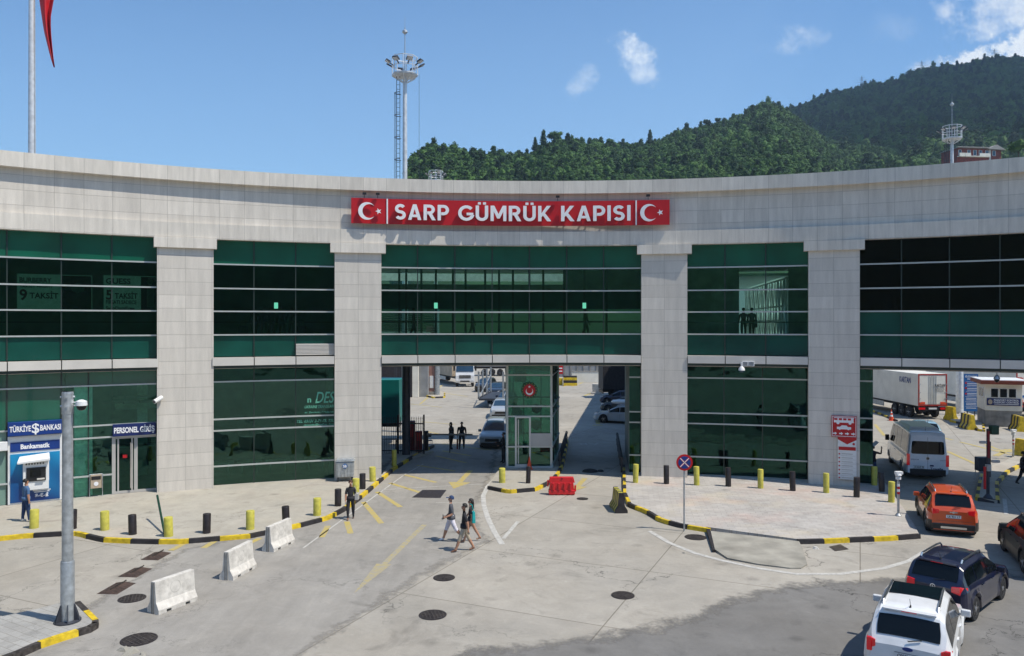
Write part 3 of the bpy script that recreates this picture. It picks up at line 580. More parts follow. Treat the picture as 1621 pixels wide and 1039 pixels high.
def sample(surf,x0,x1,tmin,n,s0,s1,lift,ymax=315):
    pts=[];sc=[]
    tries=0
    while len(pts)<n and tries<n*8:
        tries+=1
        u=RNG.uniform(x0,x1); t=1.04-(RNG.random()**.9)*(1.04-tmin)
        p=surf(u,t); y=HOR-(p.z-H)/p.y*F
        if y>ymax: continue
        s=RNG.choice([RNG.uniform(s0*.6,s1*.7),RNG.uniform(s0,s1),RNG.uniform(s1*.8,s1*1.4)],p=[.4,.42,.18])*(1+.5*(noise.noise(Vector((p.x*.02,p.y*.02,0))))); pts.append((p.x,p.y,p.z+s*lift)); sc.append((s*RNG.uniform(.9,1.15),s*RNG.uniform(.9,1.15),s*RNG.uniform(.85,1.3)))
    return pts,sc
p,s=sample(surf1,650,1460,.35,15000,1.7,3.5,.45); forest('forest',p,s,'bright green mixed wood covering the nearer ridge')
p,s=sample(surf2,1150,1760,.30,22000,3.0,6.0,.45); forest('forest',p,s,'dark blue-green wood covering the higher mountain')
def tree(x,ybase,hpx,d,kind,label,leafm='leaves',wf=.42):
    h=hpx/F*d; p=ATD(x,d,ZA(ybase,d)); t=thing('tree',label,'tree',p,random.uniform(0,6),'lone trees on the skyline')
    b=MB(); b.cyl((0,0,-h*.35),(h*.02,0,h*.8),h*.035,h*.012,8)
    for k in range(4): a=k*1.7; b.cyl((0,0,h*(.4+.08*k)),(h*.2*C_(a),h*.2*S(a),h*(.58+.08*k)),h*.014,h*.006,5)
    b.build('trunk','bark',t)
    c=crown(int(x),kind,520,core=True); X=Matrix.Translation((0,0,h*.66))@Matrix.Diagonal((h*wf,h*wf,h*.38,1)); c.v=[tuple(X@Vector(v)) for v in c.v]; c.build('crown',leafm,t)
TR=[(733,262,14,370,'round','small round tree standing alone left of the dip in the ridge'),(788,264,20,385,'pine','left tree of the thin pair above the letter K on the sign'),(817,262,17,395,'round','right tree of the thin pair rising over the ridge'),
 (847,246,26,400,'pine','slim leaning pine at the left foot of the tree clump'),(861,240,32,410,'pine','tall dark pine at the left end of the hilltop clump'),(874,236,30,412,'round','tall bushy tree beside the tallest dark pine'),(884,230,22,416,'round','broad tree on top of the hilltop clump'),
 (965,236,18,440,'round','small tree beside a hut on the ridge'),(1029,235,27,465,'pine','tall feathery tree standing out of the middle ridge'),(1117,204,15,510,'round','small dark tree on the slope left of the green peak'),(1138,199,14,520,'round','small pale tree on the slope near the green peak'),
 (1612,262,42,190,'round','large dark tree behind the parapet at the right edge')]
for a in TR: tree(*a,leafm='leaves_pine' if a[4]=='pine' else 'leaves',wf=.3 if a[4]=='pine' else .42)
# high cumulus out of the frame whose shadow darkens the mountain
def cloud_lump(c,rx,ry,rz,seed):
    b=MB(); n=26; rg=random.Random(seed); vs=[]
    for j in range(n//2+1):
        e=-PI/2+PI*j/(n//2)
        for i in range(n):
            a=2*PI*i/n; d=Vector((C_(a)*C_(e),S(a)*C_(e),S(e))); k=1+.45*noise.noise(d*1.8+Vector((seed,0,0)))+.2*noise.noise(d*4.5)
            vs.append((d.x*rx*k,d.y*ry*k,d.z*rz*k*(1 if d.z>0 else .35)))
    fs=[(j*n+i,j*n+(i+1)%n,(j+1)*n+(i+1)%n,(j+1)*n+i) for j in range(n//2) for i in range(n)]; b.add(vs,fs)
    mat('cloud_white',(.85,.86,.88),.95,0,.02); o=b.build('cloud','cloud_white',smooth=True,angle=180); o.location=c; tag(o,kind='structure'); return o
cloud_lump((895,590,950),270,440,90,3)
# ------------------------------------------------------------------ the customs building
bd=thing('customs_building','long curved customs building of pale granite with green glass and a drive-through passage','building',(0,42,0))
BO=(0,42,0)
def part(name,mb,mats,parent=None,**k): return mb.build(name,mats,parent if parent is not None else bd,BO,**k)
tp=[TH(x) for x in (294,567,1051.5,1320)]
tp=[tp[0]-(tp[2]-tp[1])*2+R(1.0),tp[0]-(tp[2]-tp[1])*1.0+R(.2)]+tp+[tp[3]+(tp[2]-tp[1]),tp[3]+(tp[2]-tp[1])*1.6]
TA,TB=tp[0]-R(2.5),tp[-1]+R(2.5)
ZT=16.05
part('parapet',MB().arc(TA,TB,RF-.12,RF+.55,15.37,ZT),'granite_parapet')
part('fascia',MB().arc(TA,TB,RF+.20,RF+.55,13.32,15.37),'granite_fascia')
part('cornice',MB().arc(TA,TB,RF-.02,RF+.55,12.57,13.32),'granite_parapet')
part('roof',MB().arc(TA,TB,RF+.55,51,15.2,15.55),'roof_grey')
hw=R(1.63); hc=R(1.93)
for i,t in enumerate(tp):
    w=hw*(1.06 if i==2 else 1)
    m=MB(); m.arc(t-w,t+w,RF,RF+.95,0.05,12.57,step=w,u0=t); pl=part('pillar',m,'granite')
    c=MB(); c.arc(t-hc,t+hc,RF-.17,RF+.3,12.07,12.57-.004,step=hc*2/4); part('capital',c,'granite_parapet',pl)
GU=RF+.42
ZM=[11.35,10.13,8.97,7.78]; ZB=6.67
def glazing(t0,t1,divs,z0,z1,zl,r,mats,name='window_bay',vext=True):
    """glass sheet in rows; mats per row from top; mullions as a sub-part"""
    zs=[z1]+zl+[z0]; b=MB(); mm=sorted(set(mats))
    ed=[t0]+divs+[t1]
    for k in range(len(zs)-1):
        for a,c in zip(ed,ed[1:]):
            b.arc(a+R(.012),c-R(.012),r,r+.03,zs[k+1]+.01,zs[k]-.01,mm.index(mats[k]),step=(c-a))
    g=part(name,b,mm)
    f=MB()
    for z in zl: f.arc(t0,t1,r-.12,r-.02,z-.035,z+.035,0)
    for d in divs: f.arc(d-R(.035),d+R(.035),r-.05,r+.06,z0,z1,1)
    part('mullions',f,['mullion','joint_dark'],g); return g
def thx(xs,r): return [TH(x,r) for x in xs]
up=['spandrel','green_glass_dark','green_glass_dark','green_glass_dark','spandrel_low']
up2=['spandrel','green_glass_dark','green_glass_dark','green_glass_dark','spandrel_low']
bays=[(0,1,None),(1,2,thx((11,97,177),GU)),(2,3,thx((402,468),GU)),(3,4,thx((661,720,779,838,897,955.5),GU)),(4,5,thx((1147.6,1212),GU)),(5,6,thx((1427,1503,1583),GU)+[tp[6]-hw-R(2.4)]),(6,7,None)]
for a,c,dv in bays:
    t0,t1=tp[a]+hw,tp[c]-hw
    if dv is None: dv=[t0+(t1-t0)*k/4 for k in (1,2,3)]
    dv=[d for d in dv if t0+R(.3)<d<t1-R(.3)]
    if a==5: dk=['green_glass_black']*3+['spandrel_low']*2
    elif a==4: dk=['spandrel']+['green_glass_light']*3+['spandrel_low']
    elif a==3: dk=['spandrel','green_glass_light','green_glass_dark','green_glass','spandrel_low']
    else: dk=up
    glazing(t0,t1,dv,ZB,12.57,ZM,GU,dk)
    # pale belt band between the storeys
    b=MB(); e=[t0]+dv+[t1]
    for p,q in zip(e,e[1:]):
        b.arc(p+R(.03),q-R(.03),RF-.06,RF+.7,6.24,6.64,0); b.arc(p+R(.03),q-R(.03),RF+.09,RF+.7,6.08,6.236,0,slope=.1)
    b.arc(t0,t1,RF+.05,RF+.6,6.1,6.6,1)
    part('belt_band',b,['alu_panel','joint_dark'])
# louvre
t0,t1=TH(468.5,GU),tp[3]-hw; b=MB(); b.arc(t0,t1,GU-.16,GU-.02,6.7,7.3,1)
for k in range(8): b.arc(t0,t1,GU-.2,GU-.16,6.73+k*.07,6.73+k*.07+.045,0)
part('louvre',b,['alu_panel','alu_grey'])
# slabs and interior
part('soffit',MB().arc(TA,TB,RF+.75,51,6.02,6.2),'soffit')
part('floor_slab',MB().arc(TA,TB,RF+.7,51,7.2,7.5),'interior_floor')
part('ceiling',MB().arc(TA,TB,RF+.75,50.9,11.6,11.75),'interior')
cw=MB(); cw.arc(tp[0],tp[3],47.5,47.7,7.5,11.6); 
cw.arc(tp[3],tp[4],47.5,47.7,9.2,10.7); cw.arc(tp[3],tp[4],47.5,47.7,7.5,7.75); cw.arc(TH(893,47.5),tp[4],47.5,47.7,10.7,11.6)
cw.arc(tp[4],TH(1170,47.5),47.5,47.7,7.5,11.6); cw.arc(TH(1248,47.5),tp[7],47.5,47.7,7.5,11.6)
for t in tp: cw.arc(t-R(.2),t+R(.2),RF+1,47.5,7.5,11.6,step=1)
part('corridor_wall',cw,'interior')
lv=MB()
for k in range(10): lv.arc(tp[3],TH(690,47.8),47.8,47.9,7.85+k*.13,7.9+k*.13)
for x in (632,643,667,690,717,737,768,790,812,838,860,893,925,960): a=TH(x,47.45); lv.arc(a-R(.08),a+R(.08),47.4,47.5,7.5,11.6,1)
lv.arc(tp[3],tp[4],47.0,47.06,8.45,8.5,1); lv.arc(tp[3],tp[4],44.2,44.25,8.4,8.45,1); lv.arc(tp[1],tp[3],44.2,44.25,8.4,8.45,1); lv.arc(tp[4],tp[5],44.2,44.25,8.4,8.45,1)
part('louvre',lv,['interior_light','joint_dark'])
part('back_wall',MB().arc(TA,tp[3]-R(6),50.6,51,6.2,15.5).arc(tp[5]-R(1),TB,50.6,51,6.2,15.5).arc(tp[3]-R(6),tp[5]-R(1),50.6,51,11.6,15.5).arc(tp[3]-R(6),tp[5]-R(1),50.6,51,6.2,7.5),'wall_grey')
for x in (437,690,925):
    t=TH(x,44.5); p=P(t,44.5,ZA(484,P(t,44.5).y)); b=MB(); b.box((0,0,0),(.2,.03,.32),0); b.box((0,0,.2),(.02,.02,.1),1)
    if 'lamp_glow' not in MAT: mat('lamp_glow',(.7,.9,.8),.5,emit=(.75,1,.9,2.2))
    o=single('wall_lamp',b,['lamp_glow','black_plastic'],'small pale-lit lamp panel glowing inside the upper glass, %s'%({437:'above the group with suitcases',690:'left one in the wide middle bay',925:'right one in the wide middle bay'}[x]),'lamp',p,-t,'lit panels behind the upper windows')
# green-lit glazed gangway seen through the right-hand bay
gw=MB(); p0=P(TH(1172,48.0),48.0); p1=P(TH(1246,48.0),48.0); d=Vector((.158,.987,0)); NG=9; st=2.0
for k in range(NG):
    a=p1+d*(k*st)+Vector((0,0,7.5)); c=a+d*st; u_=Vector((0,0,3.5)); m_=(a+c)/2
    gw.cyl(a,m_+u_,.075,n=6); gw.cyl(m_+u_,c,.075,n=6); gw.cyl(a+u_,m_,.05,n=6); gw.cyl(m_,c+u_,.05,n=6)
for z in (11.0,9.4,8.5): gw.cyl(p1+Vector((0,0,z)),p1+d*(NG*st)+Vector((0,0,z)),.06,n=6)
gw.build('truss','steel_white',bd,BO)
fm=bpy.data.materials.new('frosted'); fm.use_nodes=True; nt=fm.node_tree; nt.nodes.clear(); ou=nt.nodes.new('ShaderNodeOutputMaterial'); t1=nt.nodes.new('ShaderNodeBsdfTranslucent'); t1.inputs[0].default_value=(.8,.85,.82,1); t2=nt.nodes.new('ShaderNodeBsdfDiffuse'); t2.inputs[0].default_value=(.75,.8,.78,1); mxs=nt.nodes.new('ShaderNodeMixShader'); mxs.inputs[0].default_value=.4; nt.links.new(t1.outputs[0],mxs.inputs[1]); nt.links.new(t2.outputs[0],mxs.inputs[2]); nt.links.new(mxs.outputs[0],ou.inputs[0]); MAT['frosted']=fm
e=p1+Vector((.35,0,0)); gw=MB()  # frosted panels added beside the truss so sunlight makes the wall glow
for k in range(NG):
    a=e+d*(k*st+.04); c=e+d*((k+1)*st-.04); gw.add([(a.x,a.y,7.5),(c.x,c.y,7.5),(c.x,c.y,11.1),(a.x,a.y,11.1)],[(0,1,2,3)])
a=p0+d*(NG*st); c=e+d*(NG*st); gw.add([(a.x,a.y,7.5),(c.x,c.y,7.5),(c.x,c.y,11.1),(a.x,a.y,11.1)],[(0,1,2,3)]); gw.build('added_frosted_wall','frosted',bd,BO)
gw=MB(); q=[p0,e,e+d*NG*st,p0+d*NG*st]; gw.prism([(v.x,v.y) for v in q],7.2,7.45,0); gw.prism([(v.x,v.y) for v in q],11.15,11.3,1); part('gangway',gw,['interior_floor','steel_white'])
part('added_white_strip',MB().arc(TH(600,54),TH(895,54),54,54.3,11.25,11.75).arc(TH(600,54),TH(895,54),54.3,56,11.6,11.75),'steel_white')  # white strip added behind the clerestory, there to catch sun and look bright
# ---- ground floor blocks
ZL=[5.4,3.5,2.92,1.12]
GL=RF+.62
def lower(t0,t1,divs,r,mats,ret=True): return glazing(t0,t1,divs,.16,6.06,ZL,r,mats)
# left block
t0,t1=tp[0]+hw,tp[2]-hw
xo=TH(103,GL)
b=MB()
lower(TH(-230,GL),xo,thx((-150,-75,11,97),GL),GL,['spandrel','spandrel','spandrel_grey','spandrel_grey','spandrel_grey'])
lower(xo,TH(178,GL),[TH(140,GL)],GL,['spandrel']+['green_glass_light']*4)
TD=TH(178,GL)
g=MB(); zs=[6.06,5.4,3.5]
for k in range(2): g.arc(TD,tp[2]-hw,GL,GL+.03,zs[k+1]+.01,zs[k]-.01,0 if k==0 else 1,step=1)
g=part('window_bay',g,['spandrel','green_glass_light']); f=MB()
for z in (5.4,3.5,2.92): f.arc(TD,tp[2]-hw,GL-.12,GL-.02,z-.035,z+.035)
part('mullions',f,'mullion',g)
# glazed double door
dg=MB(); dg.arc(TD+R(.1),TH(216,GL),GL+.02,GL+.05,.25,2.9,0,step=1); dg.arc(TH(217,GL),tp[2]-hw,GL+.02,GL+.05,.25,2.9,0,step=1); dr=part('door',dg,'green_glass_dark')
df=MB()
for x,w in ((180,.16),(187,.07),(209,.07),(215,.16),(249,.1)): a=TH(x,GL); df.arc(a-R(w)/2*1.3,a+R(w)/2*1.3,GL-.08,GL+.08,.16,2.9,0,step=1)
df.arc(TD,tp[2]-hw,GL-.08,GL+.08,2.8,2.9,0); df.arc(TD,tp[2]-hw,GL-.08,GL+.08,.16,.27,0)
part('door_frame',df,'alu_grey',dr)
a=TH(207,GL); df=MB(); df.arc(a-R(.04),a+R(.04),GL-.2,GL-.12,.4,2.6,0,step=1); part('handle',df,'chrome',dr)
a=TH(198,GL); df=MB(); df.arc(a-R(.13),a+R(.13),GL-.01,GL+.01,1.85,2.0,0,step=1); part('notice',df,'red_sign',dr)
lower(tp[2]+hw,tp[3]-hw,thx((402,468),GL),GL,['green_glass_dark','green_glass','green_glass','green_glass','green_glass'])
part('plinth',MB().arc(t0,tp[3]-hw,GL-.06,GL+.2,.02,.155),'alu_grey')
# interior of left block
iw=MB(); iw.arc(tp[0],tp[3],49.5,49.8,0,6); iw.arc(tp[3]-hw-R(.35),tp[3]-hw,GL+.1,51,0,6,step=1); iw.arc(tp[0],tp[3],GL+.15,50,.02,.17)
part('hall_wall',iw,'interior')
ic=MB(); a=TH(131,44.2); ic.arc(a-R(.5),a+R(.5),43.25,44.2,.17,6,0,step=1); part('hall_column',ic,'interior_light'); ic=MB(); a2=TH(225,48); ic.arc(a2-R(.3),a2+R(.3),47.5,48,.17,6,0,step=1); part('hall_column',ic,'interior_light')
ic=MB(); ic.arc(TH(182,49.3),TH(250,49.3),49.2,49.4,3.6,4.0,0,step=1); part('wall_panel',ic,'interior_light')
rf=MB()
for k in range(5):
    t=TH(190+k*14,46); p=P(t,46); rf.box((p.x,p.y,4.3+.25*(k%2)),(1.6,.15,.12),0,-t+.3*(k%3)); rf.box((p.x,p.y,2.0),(.9,.5,.06),1,-t)
for x in (350,395,440,500): t=TH(x,45.5); p=P(t,45.5); rf.box((p.x,p.y,.9),(1.3,.7,.06),1,-t); rf.box((p.x-.4,p.y,.5),(.06,.06,.75),1); rf.box((p.x+.4,p.y,.5),(.06,.06,.75),1)
part('desk',rf,['soffit','interior_light'])
# middle-right block
GR=RF+1.05
tL,tR=TH(996,GR),TH(1382,GR)
gd='green_glass_dark'
lower(tL,tR,thx((1016,1088,1146,1207,1283,1356),GR),GR,[gd]*5)
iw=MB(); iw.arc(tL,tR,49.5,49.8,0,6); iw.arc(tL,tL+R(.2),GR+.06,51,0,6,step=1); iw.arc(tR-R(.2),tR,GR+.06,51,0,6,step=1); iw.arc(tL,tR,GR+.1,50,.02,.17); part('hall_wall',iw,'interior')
part('plinth',MB().arc(tL,tR,GR-.1,GR+.12,.02,.157).arc(tp[4]+hw,tp[5]-hw,RF+.5,GR-.1,.02,.17),'alu_grey')
# far right end
lower(tp[6]-hw,tp[7],[],GR,[gd]*5)
iw=MB(); iw.arc(tp[6]-R(.5),TB,49.5,49.8,0,6); iw.arc(tp[6]-hw-R(.3),tp[6]-hw,GR,51,0,6,step=1); iw.arc(TB-R(.4),TB,RF+.5,51,0,15.3,step=1); iw.arc(TA,TA+R(.4),RF+.5,51,0,15.3,step=1); part('hall_wall',iw,'wall_grey')
# lettering of a lorry behind the building, set on the pane instead
vt=MB(); 
def arcx(t0,r): return lambda x,y,z: P(t0+x/r,r+y,z)
X_=arcx(TH(531,GL-.02),GL-.02)
mat('lettering_green',(.12,.42,.30),.6)
text(vt,'n',.30,(-1.25,0,4.36),depth=.004,bold=.03,align='R',arc=X_); text(vt,'DES',.58,(-.02,0,4.45),depth=.004,bold=.01,width=1.02,align='R',shear=.3,arc=X_)
text(vt,'UKRAINE TRANSKARP',.15,(-.03,0,3.97),depth=.004,bold=.012,width=1.55,align='R',shear=.3,arc=X_); text(vt,'str. Shevchenka, P Mukachevo',.1,(-.03,0,3.68),depth=.004,width=1.55,align='R',shear=.3,arc=X_)
text(vt,'TEL: 03131 3-71-75, TEL:',.14,(-.03,0,3.22),depth=.004,bold=.01,width=1.95,align='R',shear=.3,arc=X_); text(vt,'desnatly@mail.ru, http:',.1,(-.03,0,3.02),depth=.004,bold=.008,width=1.6,align='R',shear=.3,arc=X_)
part('lorry_lettering',vt,'lettering_green')
# service wing and rear yard shade-maker
wg=thing('service_wing','plain grey wing reaching back from the rear of the curved building','building',(16,60,0)); b=MB(); b.prism([(10.2,50.25),(16.8,91),(20.6,91),(13.9,49.6)],0,12,0); b.build('wall','wall_grey',wg,(16,60,0)); b=MB(); b.prism([(10.0,50.2),(16.6,91.2),(20.8,91.2),(14.1,49.5)],12.003,12.3,0); b.build('roof','roof_grey',wg,(16,60,0))
b=MB()
for k in range(12): x0=10.4+6.4*(k+.2)/12; y0=51.6+39.4*(k+.2)/12; b.box((x0,y0,8),(.06,1.7,1.6),0,-R(9.2))
b.build('window','glass_black',wg,(16,60,0))
# ---- booth in the middle of the passage
bt=thing('gate_booth','green glass booth with a grey door standing between the two passage lanes','booth',(1,45,0)); O2=(1,45,0)
def wallq(b,p,q,z0,z1,m=0,th=.05):
    p=Vector(p);q=Vector(q); d=(q-p).normalized(); n=Vector((d.y,-d.x))*0; n2=Vector((-d.y,d.x))*th
    b.prism([tuple(p),tuple(q),tuple(q+n2),tuple(p+n2)],z0,z1,m)
A_,B_,C2,D2=(-.27,44.55),(2.24,44.55),(2.95,50.0),(-.35,50.0)
for nm,p,q in (('front_glass',A_,B_),('side_glass',B_,C2),('side_glass',D2,A_),('rear_glass',C2,D2)):
    b=MB(); zs=[6.02,5.42,3.64,3.07,1.34,.2]
    if nm=='front_glass':
        for k in range(5):
            wallq(b,(p[0],p[1]),(q[0],q[1]),zs[k+1]+.01,zs[k]-.01)
    else:
        for k in range(5): wallq(b,p,q,zs[k+1]+.01,zs[k]-.01)
    g=b.build(nm,'green_glass' if nm!='rear_glass' else 'green_glass_dark',bt,O2)
    b=MB(); pv,qv=Vector(p),Vector(q); d=(qv-pv).normalized(); n=Vector((d.y,-d.x))*.05
    for z in zs[1:]: b.prism([tuple(pv+n*2),tuple(qv+n*2),tuple(qv+n*.2),tuple(pv+n*.2)],z-.04,z+.04,0)
    b.box((p[0],p[1],3.1),(.12,.12,5.85),0)
    if nm!='front_glass':
        for k in (1,2): e=pv+(qv-pv)*k/3; b.box((e.x,e.y,3.1),(.07,.07,5.8),1)
    b.build('mullions',['mullion','joint_dark'],g,O2)
b=MB()
for x in (.22,1.02): b.box((x,44.46,1.63),(.1,.14,2.85),0)
b.box((.62,44.46,3.03),(.7,.14,.1),0); b.box((.62,44.46,1.36),(.7,.1,.08),0); b.box((.62,44.46,.28),(.7,.12,.14),0); b.cyl((.36,44.36,.4),(.36,44.36,2.9),.03,m=0)
b.build('door','alu_panel',bt,O2)
b=MB(); b.box((1.64,44.46,1.74),(1.16,.06,.74),0); b.build('lower_panel','alu_grey',bt,O2)
b=MB(); b.prism([(-.33,44.35),(2.3,44.35),(3.05,50.1),(-.4,50.1)],.0,.21,0); b.build('plinth','alu_grey',bt,O2)
b=MB(); b.box((1.0,47.3,1.0),(1.2,.6,.08),0); b.box((1.5,46.6,.75),(.5,.5,.1),1); b.box((1.5,46.85,1.2),(.5,.08,.8),1); b.lathe([(.05,-.35),(.3,-.2),(.34,0),(.3,.2),(.05,.3)],12,1,(1.45,46.5,2.35)); b.lathe([(.05,-.3),(.24,-.18),(.28,0),(.24,.18),(.05,.28)],12,1,(1.45,46.5,3.3))
b.box((.25,46.5,3.2),(.5,.3,.5),0); b.box((.5,46.2,5.25),(.7,.1,.7),0); b.box((.4,48.5,2.2),(.5,.1,1.6),0); b.build('furniture',['interior_light','joint_dark'],bt,O2)
# emblem
em=thing('crescent_emblem','round red emblem with white star and crescent in a green ring on the gate booth','emblem',ATD(838,44.35,ZA(618,44.35)))
b=MB(); b.disc((0,0,0),.46,0,32,thick=.05); b.build('ring','green_steel',em)
b=MB(); b.disc((0,-.052,0),.34,0,32,thick=.02)
for k in range(16): a=2*PI*k/16; star(b,(.4*C_(a),-.05,.4*S(a)),.035,1,.012)
b.build('disc',['red_sign','bollard_yellow'],em)
b=MB(); crescent(b,(0,-.075,-.06),.21,0,.012,rot=PI/2); star(b,(0,-.075,.2),.085,0,.012); b.build('crescent_and_star','white_letter',em)
# ------------------------------------------------------------------ big red name sign
SR=RF-.02-.16
ts0,ts1=TH(556,SR),TH(1060,SR); tm=(ts0+ts1)/2; wS=(ts1-ts0)*SR; yS=P(tm,SR).y
zs1,zs0=14.95,13.62
print('sign',wS)
sg=thing('name_sign','long red sign in white capital letters with crescents on the granite front','sign',P(tm,SR,zs0))
SO=tuple(P(tm,SR,zs0))
b=MB(); b.arc(ts0,ts1,SR,SR+.1,zs0,zs1); 
for k in range(14): t=ts0+(ts1-ts0)*(k+.5)/14; b.arc(t-R(.05),t+R(.05),SR+.1,RF+.25,zs0+.3,zs0+.36,1,step=1); b.arc(t-R(.05),t+R(.05),SR+.1,RF+.25,zs1-.36,zs1-.3,1,step=1)
pn=b.build('panel',['red_sign','steel_dark'],sg,SO)
ar=lambda x,y,z: P(tm+x/SR,SR+y-.1,z)
def XS(x): return (TH(x,SR)-tm)*SR
zc=(zs0+zs1)/2-.03; hL=.98
b=MB()
def mitre(pts,w):
    Lf=[];Rt=[];n=len(pts)
    for i in range(n):
        p=Vector(pts[i]); a=(p-Vector(pts[i-1])).normalized() if i else None; c=(Vector(pts[i+1])-p).normalized() if i<n-1 else None
        if a is None: a=c
        if c is None: c=a
        t=(a+c).normalized(); nn=Vector((-t.y,t.x)); k=w/2/max(.4,nn.dot(Vector((-a.y,a.x)))); Lf.append(p+nn*k); Rt.append(p-nn*k)
    return Lf,Rt
def arcp(cx,cy,rx,ry,a0,a1,n=12): return [(cx+rx*C_(R(a0+(a1-a0)*i/n)),cy+ry*S(R(a0+(a1-a0)*i/n))) for i in range(n+1)]
GL_={'S':(.60,[('s',arcp(.30,.705,.21,.205,30,270)+arcp(.30,.295,.215,.205,90,-150)[1:])]),
 'A':(.74,[('p',[(0,0),(.27,1),(.47,1),(.74,0),(.55,0),(.37,.70),(.19,0)]),('p',[(.15,.18),(.59,.18),(.56,.34),(.19,.34)])]),
 'R':(.66,[('s',[(.09,0),(.09,.91),(.33,.91)]+arcp(.33,.69,.21,.22,90,-90)[1:]+[(.2,.47)]),('p',[(.25,.44),(.43,.5),(.68,0),(.47,0)])]),
 'P':(.62,[('s',[(.09,0),(.09,.91),(.33,.91)]+arcp(.33,.67,.22,.24,90,-90)[1:]+[(.2,.43)])]),
 'G':(.82,[('s',arcp(.45,.5,.36,.41,42,345,16)),('p',[(.46,.36),(.82,.36),(.82,.52),(.46,.52)])]),
 'U':(.68,[('s',[(.09,1),(.09,.36)]+arcp(.34,.34,.25,.25,180,360)[1:]+[(.59,1)])]),
 'M':(.86,[('p',[(0,0),(0,1),(.20,1),(.43,.46),(.66,1),(.86,1),(.86,0),(.69,0),(.69,.62),(.50,.17),(.36,.17),(.17,.62),(.17,0)])]),
 'K':(.70,[('p',[(0,0),(0,1),(.18,1),(.18,0)]),('p',[(.15,.47),(.47,1),(.69,1),(.37,.53),(.71,0),(.49,0),(.26,.37),(.15,.22)])]),
 'I':(.18,[('p',[(0,0),(0,1),(.18,1),(.18,0)])])}
def big_letter(b,ch,x,zb,h,kx,d0,d1,m,grow=0.0):
    for si,(kind,pts) in enumerate(GL_[ch][1]):
        e=.003*si
        if kind=='s':
            Lf,Rt=mitre(pts,.18+grow*2)
            for i in range(len(pts)-1):
                q=[Rt[i],Rt[i+1],Lf[i+1],Lf[i]]; V=[ar(x+v[0]*h*kx,-d1-e,zb+v[1]*h) for v in q]+[ar(x+v[0]*h*kx,-d0,zb+v[1]*h) for v in q]
                b.add(V,[(0,1,2,3),(1,0,4,5),(3,2,6,7)]+([(0,3,7,4)] if i==0 else [])+([(2,1,5,6)] if i==len(pts)-2 else []),m)
        else:
            a=sum(pts[i][0]*pts[(i+1)%len(pts)][1]-pts[(i+1)%len(pts)][0]*pts[i][1] for i in range(len(pts))); pp=pts if a>0 else pts[::-1]; n=len(pp)
            V=[ar(x+v[0]*h*kx,-d1-e,zb+v[1]*h) for v in pp]+[ar(x+v[0]*h*kx,-d0,zb+v[1]*h) for v in pp]
            b.add(V,[tuple(range(n))]+[((i+1)%n,i,n+i,n+(i+1)%n) for i in range(n)],m)
hL=.82; GAP=.13
for wd,x0,x1 in (('SARP',625,710),('GUMRUK',725,872),('KAPISI',888,998)):
    tot=sum(GL_[c][0] for c in wd)+GAP*(len(wd)-1); W_=XS(x1)-XS(x0); kx=W_/(tot*hL); x=XS(x0)
    for c in wd:
        big_letter(b,c,x,zc-hL/2,hL,kx,.0,.12,0)
        if c=='U':
            for q in (.2,.48): 
                qx=x+q*hL*kx; b.add([ar(qx+a*.08,-c2*.12,zc+hL/2+.115+e*.06) for c2 in (0,1) for a,e in ((-1,-1),(1,-1),(1,1),(-1,1))],[(4,5,6,7),(0,1,5,4),(1,2,6,5),(2,3,7,6),(3,0,4,7)],0)
        x+=(GL_[c][0]+GAP)*hL*kx
for x in ():
    q=XS(x); b.add([ar(q+a*.1,-c*.09,zc+hL/2+.13+e*.075) for c in (0,1) for a,e in ((-1,-1),(1,-1),(1,1),(-1,1))],[(4,5,6,7),(0,1,5,4),(1,2,6,5),(2,3,7,6),(3,0,4,7)],0)
b.build('lettering',['white_letter','joint_dark'],sg,SO)
for x in (613,1007):
    b=MB(); q=XS(x); b.arc(tm+(q-.035)/SR,tm+(q+.035)/SR,SR-.04,SR-.003,zs0,zs1,0,step=1); b.build('divider','white_letter',sg,SO)
for x,xs_ in ((581,599),(1027,1045)):
    b=MB(); crescent(b,(XS(x),0,zc),.46,0,.08,arc=ar); b.build('crescent','white_letter',sg,SO)
    b=MB(); star(b,(XS(xs_),0,zc),.17,0,.08,rot=R(18),arc=ar); b.build('star','white_letter',sg,SO)
for x in (577,598,883,1026):
    t=TH(x,SR-.2); o=thing('floodlight','tiny black floodlight fixed on the top edge of the red sign above %s'%{577:'the left crescent',598:'the left star',883:'the letter K',1026:'the right crescent'}[x],'floodlight',P(t,SR-.1,zs1),-t,'floodlights on the red sign')
    b=MB(); b.box((0,0,.1),(.03,.03,.2),0); b.build('bracket','black_plastic',o); b=MB(); b.box((0,-.05,.22),(.2,.1,.12),0); b.build('lamp_head','black_plastic',o,bevel=.01)
# ------------------------------------------------------------------ signs and fittings on the left front
def onwall(xpx,r): t=TH(xpx,r); return P(t,r),t
p,t=onwall(212.8,GL-.2); w=(TH(248,GL-.2)-TH(178.5,GL-.2))*(GL-.2)
o=thing('entrance_sign','navy sign with white capitals PERSONEL GİRİŞ above the glass door','sign',(p.x,p.y,2.93),-t)
b=MB(); b.box((0,0,.3),(w-.04,.12,.58),0); b.build('panel','navy_sign',o,bevel=.01); b=MB(); text(b,'PERSONEL GİRİŞ',.25,(0,-.062,.3),depth=.012,bold=.035,width=w*.92); b.build('lettering','white_letter',o)
